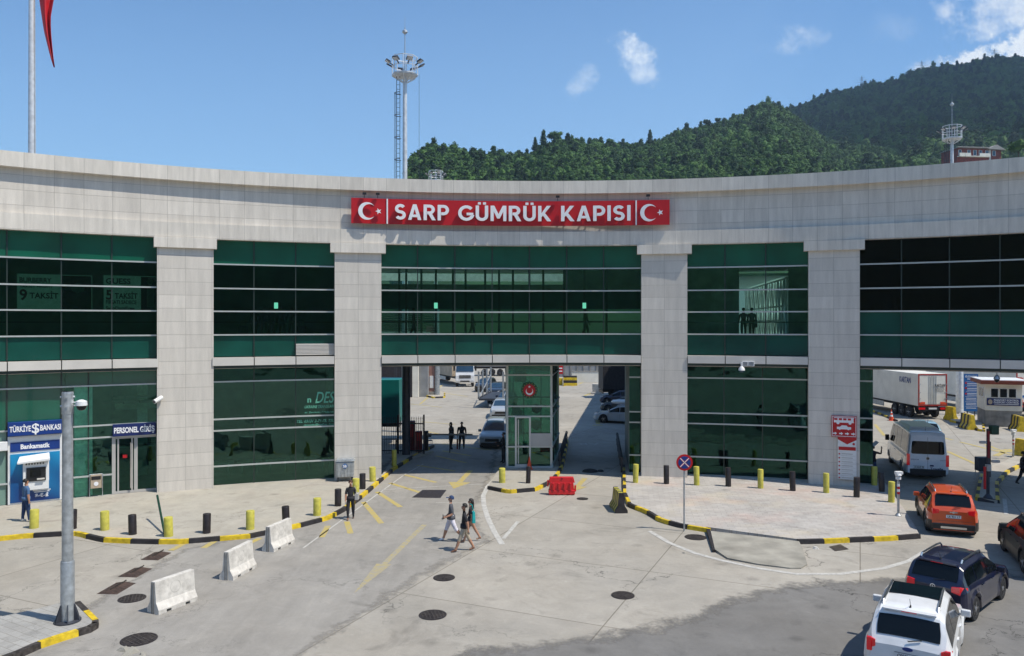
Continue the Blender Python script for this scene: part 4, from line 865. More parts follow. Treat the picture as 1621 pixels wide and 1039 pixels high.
# cash machine surround
p,t=onwall(56,GL-.12); r_=GL-.12; w=(TH(99,r_)-TH(12.5,r_))*r_
atm=thing('cash_machine','blue bank cash machine panel in a white frame on the left of the facade','cash machine',(p.x,p.y,.12),-t)
b=MB(); b.box((0,.06,1.58),(w,.2,3.1),0); b.build('frame','white_paint',atm,bevel=.03)
b=MB(); b.box((0,-.05,1.22),(w-.2,.04,2.2),0); b.build('panel','atm_blue',atm)
b=MB(); b.box((0,-.05,2.64),(w-.2,.04,.42),0); b.build('name_strip','bank_blue',atm)
b=MB(); text(b,'Bankamatik',.2,(0,-.071,2.64),depth=.012,bold=.035,width=1.15)
for k,wd in enumerate((.45,.7,.6)): b.box((.25,-.075,.66-k*.07),(wd,.01,.035))
text(b,'$-€-₤',.15,(.25,-.071,.36),depth=.01,bold=.03)
b.build('lettering','white_letter',atm)
b=MB(); b.box((0,-.1,3.47),(w,.3,.62),0); hd=b.build('header','bank_blue',atm,bevel=.01)
b=MB(); text(b,'TÜRKİYE',.24,(-.18,-.252,3.47),depth=.012,bold=.028,width=w*.385,align='R'); text(b,'BANKASI',.24,(.18,-.252,3.47),depth=.012,bold=.028,width=w*.385,align='L'); text(b,'$',.42,(0,-.252,3.47),depth=.012,bold=.015); b.build('lettering','white_letter',hd)
b=MB(); b.add([(-.62,-.07,2.2),(.55,-.07,2.3),(.55,-.55,2.1),(-.72,-.5,2.0),(-.62,-.07,2.08),(.55,-.07,2.12),(.55,-.55,1.98),(-.72,-.5,1.9)],[(3,2,1,0),(4,5,6,7),(0,1,5,4),(1,2,6,5),(2,3,7,6),(3,0,4,7)],0)
b.box((0.02,-.18,1.53),(1.02,.26,1.0),0); b.box((.02,-.18,.86),(1.0,.26,.4),0); b.build('machine_housing','white_paint',atm,bevel=.02)
b=MB(); b.box((.02,-.3,1.38),(.76,.1,.62),0); b.box((0,-.36,1.44),(.4,.06,.32),1); b.box((.2,-.38,1.16),(.3,.12,.06),2); 
for k in range(7): b.box((-.36+k*.11,-.315,1.86),(.055,.02,.07),0)
b.build('screen',['black_plastic','glass_black','alu_panel'],atm)
o=single('intercom_box',MB().box((0,0,0),(.32,.25,.4),0),'white_paint','small white box fixed to the left edge of the bank panel','box',(P(TH(5,r_),r_-.1).x,P(TH(5,r_),r_-.1).y,2.85),-TH(5,r_),bevel=.02)
# litter bin
p=G(152,786,KZ); o=thing('litter_bin','small grey box litter bin on a tube stand before the glass','bin',p,-TH(152))
b=MB(); 
for s in (-1,1): b.tube([(s*.27,0,0),(s*.27,0,1.05)],.02,m=0)
b.tube([(-.27,0,1.05),(.27,0,1.05)],.02,m=0); b.build('stand','steel_galv',o)
b=MB(); b.box((0,0,.72),(.46,.28,.62),0); b.box((0,-.145,.9),(.4,.02,.16),1); b.disc((0,-.142,.62),.1,2,16); b.build('container',['tan','black_plastic','white_letter'],o,bevel=.015)
# leaning green pole
a=G(261,848,KZ); b_=ATD(249,a.y+2.4,1.02+.15); b=MB(); b.cyl((0,0,0),b_-a,.045,n=8); single('green_pole',b,'green_steel','slim dark green pole leaning from the kerb bollard towards the wall','pole',a)
# CCTV cameras
def dome_cam(name,loc,rz,label,s=1):
    o=thing(name,label,'camera',loc,rz,'security cameras'); b=MB(); b.box((0,0,.12*s),(.5*s,.06*s,.06*s)); b.box((-.24*s,0,.12*s),(.05*s,.14*s,.3*s)); b.build('bracket','white_paint',o,bevel=.01)
    b=MB(); b.lathe([(.05,.14),(.14,.1),(.15,0),(.15,-.02)],14,0,(.22*s,0,0)); b.build('housing','white_paint',o,smooth=True)
    b=MB(); b.lathe([(.13,0),(.12,-.07),(.08,-.12),(.02,-.14)],14,0,(.22*s,0,-.02)); b.build('dome','glass_black',o,smooth=True); return o
# mono camera on first pillar
p,t=onwall(251,RF-.1); o=thing('wall_camera','white bullet camera on the left edge of the leftmost pillar','camera',(p.x,p.y,ZA(632,p.y)),-t,'security cameras')
b=MB(); b.box((0,.05,-.12),(.06,.14,.06)); b.cyl((0,0,-.12),(.08,-.12,0),.025); b.build('bracket','white_paint',o); b=MB(); b.cyl((-.2,-.3,-.1),(.14,0,.08),.1,n=14); b.cyl((-.21,-.31,-.11),(-.2,-.3,-.1),.07,n=12,m=1); b.build('housing',['white_paint','glass_black'],o,smooth=True)
p,t=onwall(1174,RF-.12); o=thing('dome_camera','white dome camera hanging from the belt band right of the third pillar','camera',(p.x,p.y,ZA(583,p.y)),-t,'security cameras')
b=MB(); b.cyl((0,0,.05),(0,0,.3),.05); b.box((.05,.03,.28),(.2,.1,.06)); b.build('bracket','white_paint',o); b=MB(); b.lathe([(.06,.1),(.15,.0),(.17,-.12)],14); b.build('housing','white_paint',o,smooth=True); b=MB(); b.lathe([(.14,-.12),(.11,-.2),(.03,-.24)],14); b.build('dome','glass_blue',o,smooth=True)
for k,x in enumerate((1179.5,1189.5)):
    p,t=onwall(x,RF-.1); o=thing('air_vent','small white slatted vent on the belt band, %s of the pair'%('left' if k==0 else 'right'),'vent',(p.x,p.y,ZA(576,p.y)),-t,'vents on the belt band')
    b=MB(); b.box((0,0,0),(.3,.08,.26)); b.build('frame','white_paint',o,bevel=.01); b=MB(); [b.box((0,-.045,-.08+.05*j),(.22,.02,.02)) for j in range(4)]; b.build('slats','steel_dark',o)
# route signs on the fourth pillar
p,t=onwall(1336,RF-.08); z0,z1=ZA(692,p.y),ZA(658.5,p.y); w=(TH(1357,RF)-TH(1317,RF))*RF
o=thing('route_sign','red pictogram sign with white bus, car and four arrows on the right pillar','sign',(p.x,p.y,z0),-t); h=z1-z0
b=MB(); b.box((0,0,h/2),(w,.05,h)); b.build('panel','red_sign',o)
b=MB(); 
for q in ((0,h-.04,w-.06,.025),(0,.04,w-.06,.025),(-w/2+.04,h/2,.025,h-.06),(w/2-.04,h/2,.025,h-.06)): b.box((q[0],-.03,q[1]),(q[2],.01,q[3]))
b.box((0,-.03,h*.8),(w*.8,.01,.26)); b.disc((-.28,-.03,h*.66),.07,0,14); b.disc((.28,-.03,h*.66),.07,0,14)
b.box((0,-.03,h*.42),(w*.56,.01,.12)); b.add([(-.22,-.035,h*.46),(.2,-.035,h*.46),(.12,-.035,h*.55),(-.1,-.035,h*.55)],[(0,1,2,3)]); b.disc((-.2,-.03,h*.38),.05,0,12); b.disc((.2,-.03,h*.38),.05,0,12)
for k in range(4):
    c=-w*.36+k*w*.24; b.box((c-.04,-.03,h*.16),(.1,.01,.06)); b.add([(c+.0,-.035,h*.16-.08),(c+.1,-.035,h*.16),(c+.0,-.035,h*.16+.08)],[(0,1,2)])
b.build('pictograms','white_letter',o); b=MB()
for k in range(4): b.box((-.38+k*.21,-.042,h*.84),(.15,.01,.1))
b.box((.47,-.042,h*.8),(.05,.01,.2)); b.build('pictogram_windows','red_sign',o)
p,t=onwall(1341,RF-.08); z1=z0-.005; z0=ZA(759,p.y); w=(TH(1356,RF)-TH(1326.5,RF))*RF; h=z1-z0
o=thing('rules_board','tall white notice board with red heading and list under the red pictogram sign','sign',(p.x,p.y,z0),-t)
b=MB(); b.box((0,0,h/2),(w,.04,h)); b.build('panel','white_paint',o)
b=MB(); b.add([(-w/2,-.025,h),(-w/2,-.025,h-.12),(0,-.025,h-.36),(w/2,-.025,h-.12),(w/2,-.025,h)],[(0,1,2,3,4)]); b.box((0,-.025,h-.57),(w*.92,.01,.17))
for k in range(7): b.disc((-w*.42,-.02,h-.85-k*.2),.04,0,12)
b.disc((w*.35,-.02,h-.33),.06,0,12); b.build('red_heading','red_sign',o)
b=MB()
for k in range(7): b.box((.06,-.025,h-.93-k*.2),(w*.76,.008,.012)); b.box((.0,-.025,h-.84-k*.2),(w*.6,.008,.03))
b.build('list_lines','alu_grey',o)
# posters on the corridor wall behind the upper left windows
def poster(x0,x1,y0,y1,r,lines,pic,label,extra):
    t=(TH(x0,r)+TH(x1,r))/2; p=P(t,r); w=(TH(x1,r)-TH(x0,r))*r; z0,z1=ZA(y1,p.y),ZA(y0,p.y)
    o=thing('wall_poster',label,'poster',(p.x,p.y,z0),-t,'posters behind the upper left windows'); h=z1-z0
    b=MB(); b.box((0,0,h/2),(w,.05,h)); b.build('panel',pic,o); b=MB()
    for body,sz,fx,fz,wd,mi in lines: text(b,body,sz*h,(-w/2+fx*w,-.03,fz*h),mi,depth=.01,bold=.03,align='L',width=wd*w)
    extra(b,w,h); b.build('lettering',['black_plastic','red_dark','glass_black','tan'],o)
mat('poster_glow',(.42,.45,.43),.5,emit=(.75,.9,.85,.11))  # faint glow given to unlit posters so they read through the tinted glass
def exA(b,w,h): b.box((w*.28,-.03,h*.5),(w*.42,.01,h*.96),2); b.lathe([(.0,-.2),(.25,-.1),(.3,.1),(.1,.3)],12,3,(w*.3,-.04,h*.6),sy=.05)
def exB(b,w,h): b.box((w*.33,-.03,h*.5),(w*.3,.01,h*.96),0); b.box((w*.36,-.04,h*.4),(w*.14,.01,h*.6),3); b.lathe([(.05,-.2),(.16,0),(.08,.2)],12,3,(w*.35,-.04,h*.84),sy=.05)
poster(27,146,435,491,45.2,[('BURBERRY',.13,.03,.83,.42,0),('9',.28,.03,.42,.1,1),('TAKSİT',.15,.16,.4,.38,0),('TAKSİT FIRSATI',.06,.03,.65,.42,0)],'poster_glow','dark-pictured poster with a large 9 behind the upper left windows',exA)
poster(164,250,437,492,45.2,[('GUESS',.15,.04,.84,.45,0),('5',.26,.04,.45,.12,1),('TAKSİT',.15,.2,.42,.42,0),('FIRSATI SADECE',.1,.04,.24,.56,0),('SarpDutyFree',.09,.04,.07,.52,0)],'poster_glow','poster with a large 5 beside a figure behind the upper left windows',exB)
# ------------------------------------------------------------------ street furniture
def bollard_proto(yel,h,rad):
    b=MB(); b.lathe([(rad,0),(rad,h-.02),(rad*.93,h)],20); return b.build('bollard',['bollard_yellow' if yel else 'bollard_black'],smooth=True,angle=50)
pro={}
def bollard(x,y,yel,h,rad,label,z=KZ):
    k=(yel,h)
    if k not in pro: o=bollard_proto(yel,h,rad); pro[k]=o
    else: o=pro[k].copy(); col.objects.link(o)
    o.location=G(x,y,z); o.rotation_euler=(0,0,0); o.rotation_euler=(R(random.uniform(-1.8,1.8)),R(random.uniform(-1.8,1.8)),random.uniform(0,6)); tag(o,label,'bollard','bollards along the pavement edges')
YL,BL='yellow bollard ','black bollard '
for a in ((54,836,1,YL+'at the feet of the man by the cash machine'),(115,837,0,BL+'half hidden behind the grey lamp post'),(166,839,1,YL+'right of the grey lamp post'),(210,846,0,BL+'between two yellow ones, left of the leaning pole'),
  (267,849,1,YL+'touched by the foot of the leaning green pole'),(327,844,0,BL+'first to the right of the leaning green pole'),(396,838,1,YL+'above the rearmost white concrete barrier'),(453,831,0,BL+'between the rearmost white barrier and the woman'),
  (502,816,1,YL+'second left of the woman in black'),(535,801,0,BL+'just left of the woman in black'),(563,782,1,YL+'hidden behind the woman in black'),(574,774,0,BL+'right of the steel waste container'),(590,762,1,YL+'at the foot of the second pillar')):
    bollard(a[0],a[1],a[2],.74 if a[2] else .76,.165 if a[2] else .15,a[3])
for a in ((1006,764,1,YL+'at the left foot of the third pillar'),(1055,766,0,BL+'at the right foot of the third pillar'),(1103,768,1,YL+'right of the no-stopping sign'),(1153,770,0,BL+'before the dark glass between third and fourth pillar, left one'),
  (1204,773,1,YL+'before the middle of the dark right glass'),(1255,777,0,BL+'left of the fourth pillar'),(1308,780,1,YL+'before the fourth pillar'),(1356,787,0,BL+'under the white notice board'),(1411,795,1,YL+'nearest the striped camera post')): bollard(a[0],a[1],a[2],.94,.14,a[3])
bollard(1396,778,0,.94,.14,BL+'in the shade beside the white minibus',0.15); bollard(1384,768,1,.94,.14,YL+'in the shade behind the notice board',.15)
bollard(795,764,1,.74,.14,YL+'on the island before the gate booth'); bollard(836,765,0,.85,.12,BL+'on the island before the gate booth door')
bollard(624,738,1,.94,.14,YL+'in the shade behind the railing'); 
# concrete barriers
def jersey(p,q,h,w,label,mats=('white_concrete',),group='white concrete barriers',stripes=False,name='concrete_barrier'):
    p=Vector(p);q=Vector(q); L=(q-p).length; a=math.atan2(q.y-p.y,q.x-p.x); o=thing(name,label,'barrier',(*((p+q)/2)[:2],0),a,group)
    prof=[(-.5,0),(-.5,.14),(-.27,.36),(-.17,1),(.17,1),(.27,.36),(.5,.14),(.5,0)]
    b=MB(); n=len(prof); segs=[(-L/2,-L*.3,1),(-L*.3,-L*.18,0),(-L*.18,L*.18,1),(L*.18,L*.3,0),(L*.3,L/2,1)]
    if stripes: 
        ng_=9 if L<1.6 else 6; segs=[(-L/2+L*k/ng_,-L/2+L*(k+1)/ng_,2+k%2) for k in range(ng_)]
    for x0,x1,f in segs:
        pr=[(u*w,v*h if (v>0 or f) else h*.09) for u,v in prof]
        mi=0 if f<2 else f-2
        vs=[(x0,u,v) for u,v in pr]+[(x1,u,v) for u,v in pr]
        fs=[(i,i+1,n+i+1,n+i) for i in range(n-1)]+[(n-1,0,n,2*n-1)]
        b.add(vs,[f_[::-1] for f_ in fs],mi); b.add(vs,[tuple(range(n)),tuple(range(2*n-1,n-1,-1))],mi)
    b.build('body',list(mats),o,bevel=.008 if not stripes else 0)
    if not stripes:
        b=MB()
        for s in (-1,1):
            for e in (-1,1): b.box((e*(L/2+.004),s*w*.08,h*.5),(.03,w*.06,h*.96),0)
        b.build('end_groove','concrete_grey',o)
        for s in (-1,1):
            b=MB()
            for i in range(28):
                a0=2*PI*i/28;a1=2*PI*(i+1)/28; sg_=lambda rr,aa,dy:(rr*C_(aa),s*(w*.27*(1-(h*.68+rr*S(aa)-h*.36)/(h*.64))+w*.17*((h*.68+rr*S(aa)-h*.36)/(h*.64))+dy),h*.68+rr*S(aa))
                r0_,r1_=h*.17,h*.20
                b.add([sg_(r0_,a0,.004),sg_(r1_,a0,.004),sg_(r1_,a1,.004),sg_(r0_,a1,.004)],[(0,1,2,3) if s<0 else (3,2,1,0)],0)
            b.build('cast_ring','cast_mark',o)
    return o
def gb(x,y): return G(x,y)
for x0,y0,x1,y1,lab in ((242,972,304,949,'white concrete barrier nearest the camera, left of the other two'),(358,919,396,898,'middle white concrete barrier of the three in the line'),(424,874,458,858,'rearmost white concrete barrier, closest to the kerb')):
    jersey(gb(x0,y0),gb(x1,y1),.92,.5,lab)
jersey(gb(984,813),gb(974,801),.88,.55,'yellow and black striped concrete block at the lane corner',('black_paint','bollard_yellow'),'yellow and black concrete blocks',True)
for x0,y0,x1,y1,lab,mt in ((1499,664,1511,666,'all-yellow concrete block beside the big white trailer',('yellow_paint','yellow_paint')),(1524,676,1540,681,'black and yellow block before the passport cabin, left',('black_paint','yellow_paint')),(1604,679,1618,684,'black and yellow block before the passport cabin, right',('black_paint','yellow_paint')),(1610,723,1630,727,'yellow concrete block beside the small camera post',('yellow_paint','yellow_paint'))):
    jersey(gb(x0,y0),gb(x1,y1),1.15,.75,lab,mt,'yellow and black concrete blocks',True)
# red water-filled barrier
p=G(889,783); o=thing('plastic_barrier','bright red water-filled plastic road barrier','barrier',p,0)
b=MB(); h=.88; w=1.28
b.box((0,0,.14),(w,.42,.2)); b.box((0,0,.42),(w*.96,.34,.4),taper=.92); b.box((0,0,.73),(w,.3,.26),taper=.9); 
for s in (-.42,-.14,.14,.42): b.box((s,-.2,.42),(.1,.08,.36))
for s in (-.45,-.15,.15,.45): b.box((s,0,.03),(.14,.36,.08))
b.box((-w/2-.03,0,.55),(.08,.16,.3)); b.box((w/2+.03,0,.3),(.08,.16,.3)); b.build('body','red_plastic',o,bevel=.02)
b=MB(); b.disc((0,-.155,.8),.05,0,12); b.build('filler_cap','red_dark',o)
# cones
def cone(x,y,z,h,label,striped=True):
    o=thing('traffic_cone',label,'cone',G(x,y,z)); b=MB(); b.box((0,0,.02),(h*.5,h*.5,.04)); b.build('base','orange_cone',o,bevel=.01)
    b=MB(); rr=lambda k: h*.19*(1-k)+.015
    ks=[0,.35,.5,.68,.8,1]
    for i in range(5): b.cyl((0,0,.04+ks[i]*h*.95),(0,0,.04+ks[i+1]*h*.95),rr(ks[i]),rr(ks[i+1]),14,i%2 if striped else 0,cap=(i==4))
    b.build('body',['orange_cone','white_letter'],o,smooth=True)
cone(838,743,KZ,.72,'slim orange cone at the foot of the gate booth',False); cone(1411,666,0,.95,'orange and white cone beside the parked white trailer')
# manholes
def manhole(x,y,r,label,grate=True):
    b=MB(); b.lathe([(r,0),(r,.012),(r*.9,.014),(r*.9,.008),(.01,.008)],28,0)
    for k in range(7):
        q=-r*.75+k*r*.25; hl=math.sqrt(max(.01,r*r*.78-q*q)); b.box((q,0,.012),(.025,2*hl,.01),1); b.box((0,q,.0125),(2*hl,.025,.01),1)
    single('manhole_cover',b,['manhole','iron'],label,'manhole cover',(*G(x,y)[:2],.004),random.uniform(0,1),'manhole covers')
for x,y,r,l in ((703,915,.36,'round iron manhole cover under the old yellow arrow tip, middle lane'),(685,974,.4,'round iron manhole cover nearest the bottom centre'),(986,943,.36,'round iron manhole cover beside the dark asphalt patch'),(209,948,.40,'round grated cover between the spike plates and nearest white barrier'),(220,1013,.46,'round grated cover right of the corner pavement'),(922,790,.28,'round cover beside the red plastic barrier'),(1101,851,.42,'round grated cover below the no-stopping sign')): manhole(x,y,r,l)
# spike plates
for i,(x0,y0,x1,y1,l) in enumerate(((169,941,200,923,'brown steel spike plate nearest the camera'),(201,914,227,900,'brown steel spike plate in the middle of its row'),(236,887,258,875,'brown steel spike plate nearest the kerb'))):
    p,q=G(x0,y0),G(x1,y1); L=(q-p).length; o=thing('spike_plate',l,'spike plate',(p+q)/2,math.atan2(q.y-p.y,q.x-p.x),'steel spike plates in the lane'); o.location.z=.004
    if 'rust' not in MAT: mat('rust',(.06,.038,.03),.75,.2,.3,8,.4,30)
    b=MB(); b.add([(-L/2,-.33,0),(L/2,-.33,0),(L/2-.1,0,.075),(-L/2+.1,0,.075),(-L/2,.33,0),(L/2,.33,0)],[(0,1,2,3),(3,2,5,4),(0,3,4),(1,5,2)]); b.build('plate','rust',o)
    b=MB(); [b.add([(-L/2+.15+k*L*.085,-.02,.07),(-L/2+.25+k*L*.085,-.02,.07),(-L/2+.2+k*L*.085,-.02,.13),(-L/2+.2+k*L*.085,.03,.07)],[(0,1,2),(1,3,2),(3,0,2)]) for k in range(10)]; b.build('spikes','iron',o)
for i,(x,y,q,l) in enumerate(((196,1030,.13,'broken concrete lump left of the drain grate at the bottom'),(207,1034,.2,'largest broken concrete lump at the bottom left'),(226,1037,.1,'small broken concrete lump right of the others'),(1292,869,.12,'pale broken kerb fragment beside the right kerb'),(1127,855,.1,'dark stone chip at the broken kerb end'),(1083,876,.08,'small brick fragment on the white line'))):
    b=MB(); rg=random.Random(i); vs=[(q*rg.uniform(.6,1.2)*C_(a)*1.5,q*rg.uniform(.6,1.1)*S(a),0) for a in [k*PI/3 for k in range(6)]]+[(q*rg.uniform(.3,.8)*C_(a),q*rg.uniform(.3,.7)*S(a),q*rg.uniform(.4,.7)) for a in [k*PI/3 for k in range(6)]]
    b.add(vs,[(k,(k+1)%6,6+(k+1)%6,6+k) for k in range(6)]+[(6,7,8,9,10,11)]); single('concrete_fragment',b,'white_concrete' if i in(3,) else 'ramp_concrete',l,'rubble',G(x,y),i,'loose rubble')
# big lamp post, corner
p=G(107,984,KZ); o=thing('steel_post','tall thick grey steel camera post with finned foot on the corner pavement','post',p)
h=ZA(620,p.y)-KZ
b=MB(); b.lathe([(.18,0),(.175,1.66),(.165,1.68)],20); b.build('lower_sleeve','steel_galv',o,smooth=True)
b=MB(); b.lathe([(.145,1.6),(.135,h-.55),(.135,h)],20); b.build('shaft','steel_galv',o,smooth=True)
b=MB(); b.lathe([(.148,h-.62),(.148,h-.05),(.14,h)],12); 
for k in range(4):
    a=k*PI/2+.4; b.cyl((.14*C_(a),.14*S(a),h-.4),(.18*C_(a),.18*S(a),h-.4),.03,n=6); b.cyl((.14*C_(a),.14*S(a),h-.15),(.18*C_(a),.18*S(a),h-.15),.03,n=6)
b.build('top_collar','steel_galv',o)
b=MB(); b.lathe([(.34,0),(.34,.04),(.28,.05)],20); 
for k in range(6):
    a=k*PI/3; X=Matrix.Rotation(a,4,'Z'); b.add([(.17,-.015,.04),(.33,-.015,.04),(.30,-.015,.16),(.18,-.015,.5),(.17,.015,.04),(.33,.015,.04),(.30,.015,.16),(.18,.015,.5)],[(0,1,2,3),(7,6,5,4),(1,5,6,2),(2,6,7,3)],0,X)
b.build('foot_plate','steel_dark',o)
dome_cam('dome_camera',ATD(122,p.y,ZA(641,p.y)),0,'white dome camera on the tall corner post',.55)
# no-stopping sign
p=G(1083,841); h=ZA(719,p.y); o=thing('road_sign','round red and blue no-stopping sign on a thin pole at the kerb','sign',p)
b=MB(); b.cyl((0,0,0),(0,0,h-.1),.035,n=12); b.build('pole','steel_galv',o,smooth=True)
b=MB(); b.disc((0,-.05,h-.33),.33,0,32,thick=.015); dsc=b.build('disc','red_sign',o); b=MB(); b.disc((0,-.067,h-.33),.25,0,32,thick=.006); b.build('blue_face','bank_blue',dsc)
b=MB(); 
for s in (-1,1):
    a=s*PI/4; c,d=C_(a),S(a); 
    for (l,w_,y_,m_) in ((.262,.034,-.077,0),(.245,.014,-.080,1)):
        b.add([(-l*c+w_*d,y_,h-.33-l*d-w_*c),(-l*c-w_*d,y_,h-.33-l*d+w_*c),(l*c-w_*d,y_,h-.33+l*d+w_*c),(l*c+w_*d,y_,h-.33+l*d-w_*c)],[(0,3,2,1)],m_)
b.build('cross',['red_sign','white_letter'],dsc)
# dumpster
p=G(546,763,KZ); o=thing('waste_container','dented galvanised steel waste container on wheels by the second pillar','container',p,R(8))
b=MB(); b.box((0,.35,.62),(.86,.7,.78),taper=1.06); 
for k in range(5): b.box((-.34+k*.17,-.01,.62),(.04,.04,.7))
b.build('body','steel_galv',o,bevel=.02); b=MB(); b.box((0,.35,1.07),(.98,.8,.07)); b.box((0,.35,1.13),(.85,.66,.06)); b.build('lid','steel_galv',o,bevel=.02)
b=MB(); b.disc((0,-.045,.82),.13,0,16); text(b,'SB',.13,(0,-.06,.82),1,depth=.006,bold=.03); b.build('sticker',['sign_blue','white_letter'],o)
for sx in (-.35,.35):
    for sy in (.08,.62): b=MB(); b.cyl((sx-.03,sy,.1),(sx+.03,sy,.1),.1,n=12); b.box((sx,sy,.2),(.08,.06,.12),0); b.build('wheel','black_rubber',o)
# striped camera post on right pavement
def cam_post(x,y,ytop,label,z=KZ,head=True):
    p=G(x,y,z); h=ZA(ytop,p.y)-z; o=thing('camera_post',label,'camera post',p); b=MB(); b.cyl((0,0,0),(0,0,h-.15),.05,n=12); b.lathe([(.13,0),(.13,.03),(.06,.12)],12); b.build('pole','steel_galv',o,smooth=True)
    b=MB(); [b.cyl((0,0,h*f),(0,0,h*f+.1),.054,n=12,m=k%2) for k,f in enumerate((.5,.56,.62,.68))]; b.build('reflector_bands',['red_sign','white_letter'],o)
    b=MB(); b.cyl((0,0,h-.3),(0,0,h-.18),.11,n=12); b.box((.02,0,h-.02),(.3,.18,.12)); b.lathe([(.06,h-.18),(.14,h-.13),(.12,h-.06)],12); b.build('camera_head','white_paint',o,bevel=.01); return o
cam_post(1422,817,748,'thin post with red and white bands and a white camera, on the pavers'); cam_post(1604,727,681,'thin post with a white camera beside the yellow block at the right',0)
# ------------------------------------------------------------------ vehicles
def paint(name,c,rough=.28,flake=.04): mat(name,c,rough,0,flake,2,coat=.9); return name
paint('car_white',(.74,.75,.76)); paint('car_blue',(.003,.005,.028)); paint('car_orange',(.60,.072,.009)); mat('car_grey',(.045,.05,.05),.5,0,.05,2,spec=.1); paint('car_silver',(.36,.39,.42)); paint('car_lightblue',(.22,.36,.42)); paint('car_black',(.012,.013,.016)); paint('van_white',(.78,.81,.86))
def lerp(tab,x):
    return float(np.interp(x,[p[0] for p in tab],[p[1] for p in tab]))
def wheel(parent,x,y,r,w,side,spokes=5,rimm='rim'):
    b=MB(); n=28; X=Matrix.Translation((x,y,r))@Matrix.Rotation(PI/2*side,4,'Y')
    b.lathe([(r*.62,-w/2),(r*.93,-w/2),(r,-w*.38),(r,w*.38),(r*.93,w/2),(r*.62,w/2)],n,0,X=X)
    wh=b.build('wheel','black_rubber',parent,smooth=True,angle=40)
    b=MB(); b.lathe([(r*.60,w*.36),(r*.64,w*.5+.004),(r*.60,w*.51),(r*.56,w*.42),(.02,w*.33)],n,0,X=X)
    for k in range(spokes):
        Y=X@Matrix.Rotation(2*PI*k/spokes,4,'Z'); b.add([(-.045,0,w*.5),(.045,0,w*.5),(.03,r*.58,w*.5),(-.03,r*.58,w*.5),(-.06,0,w*.36),(.06,0,w*.36),(.045,r*.58,w*.36),(-.045,r*.58,w*.36)],[(0,1,2,3),(1,5,6,2),(4,0,3,7)],1,Y)
    b.lathe([(.07,w*.45),(.06,w*.53)],10,1,X=X)
    b.build('rim',['black_plastic',rimm],wh,smooth=True,angle=30)
def make_car(name,label,cat,paintm,loc,heading,L=4.4,W=1.82,Hh=1.65,wb=2.62,r=.34,gc=.2,kind='suv',plate=None,group=None,rails=True,lamps='tail',emblem='disc',cladding=None,spokes=5,roofm=None,lin=.56,tail_lit=True,simple=False):
    """nose towards local +y"""
    o=thing(name,label,cat,loc,-heading,group); hl=L/2; w=W/2
    ya,yf=-wb/2-.02,wb/2+.02
    if kind=='suv':
        belt=[(-hl,.98),(-hl+.5,1.06),(0,1.0),(hl*.45,.98),(hl*.8,.9),(hl-.08,.74),(hl,.62)]
        roof=[(-hl,1.0),(-hl+.06,1.12),(-hl+.38,Hh-.07),(-hl+.7,Hh-.02),(-.3,Hh),(.25,Hh-.05),(hl*.50,1.06),(hl*.6,1.02),(hl*.85,.93),(hl-.06,.80),(hl,.66)]
        yr0,yr1,yw0,yw1=-hl+.06,-hl+.36,.27,hl*.49
    elif kind=='wagon':
        belt=[(-hl,.86),(-hl+.5,.95),(0,.92),(hl*.45,.9),(hl*.8,.8),(hl-.08,.66),(hl,.56)]
        roof=[(-hl,.88),(-hl+.1,1.0),(-hl+.62,Hh-.09),(-hl+1.0,Hh-.03),(-.3,Hh),(.2,Hh-.05),(hl*.50,.98),(hl*.6,.94),(hl*.85,.84),(hl-.06,.72),(hl,.6)]
        yr0,yr1,yw0,yw1=-hl+.1,-hl+.6,.22,hl*.49
    else: # van
        belt=[(-hl,1.25),(-hl+.3,1.32),(hl*.5,1.3),(hl*.72,1.22),(hl-.25,1.02),(hl-.05,.8),(hl,.7)]
        roof=[(-hl,Hh-.22),(-hl+.05,Hh-.1),(-hl+.25,Hh-.03),(0,Hh),(hl*.42,Hh-.06),(hl*.5,Hh-.14),(hl*.76,1.34),(hl-.3,1.1),(hl-.05,.86),(hl,.74)]
        yr0,yr1,yw0,yw1=-hl-1,-hl-.9,hl*.5,hl*.75
    zmin=.2 if kind!='van' else .32; ra=r+.07
    ys=set(np.round(np.linspace(-hl,hl,22),3))|{yr0,yr1,yw0,yw1,-hl+.02,hl-.02,-hl+.1,-hl+.18,hl-.1}
    for yc in (ya,yf):
        for k in range(-5,6): ys.add(round(yc+ra*S(k/5*PI/2),3))
    ys=sorted(y for y in ys if -hl<=y<=hl)
    yy=[ys[0]]
    for y in ys[1:]:
        if y-yy[-1]>.025: yy.append(y)
    ys=yy
    def section(y):
        e=min(y+hl,hl-y); wf=w*(1-.16*max(0,1-e/.32)**2.2); 
        if kind=='van': wf=w*(1-.06*max(0,1-e/.2)**2) if y<0 else w*(1-.2*max(0,1-e/.6)**2)
        zb=zmin+.06*max(0,1-e/.3)
        for yc in (ya,yf):
            if abs(y-yc)<ra: zb=max(zb,r+math.sqrt(ra*ra-(y-yc)**2)-.0)
        zbelt=lerp(belt,y); zr=max(lerp(roof,y),zbelt+.015); 
        cab=min(1,max(0,(zr-zbelt)/(Hh-1.05)))
        wr=wf*(.93-(.17 if kind!='van' else .13)*cab)
        flare=.035 if any(abs(y-yc)<ra+.1 for yc in (ya,yf)) else 0
        zsh=zb+(zbelt-zb)*.5
        pts=[(wf*.9,zb-.0),(wf+flare-.02,zb+.03),(wf+flare,min(zbelt-.2,zb+.16) if zb<.5 else zb+.06),(wf,max(zsh,zb+.1)),(wf-.012,zbelt-.10),(wf-.05,zbelt),(wr,max(zbelt+.008,zr-.09*cab-.008)),(wr-.10,zr-.012),(wr*.45,zr+.012*cab),(0,zr+.02*cab)]
        return pts
    secs=[section(y) for y in ys]; n=len(secs[0])
    body=MB(); glass={'windscreen':MB(),'rear_window':MB(),'side_window':MB()}
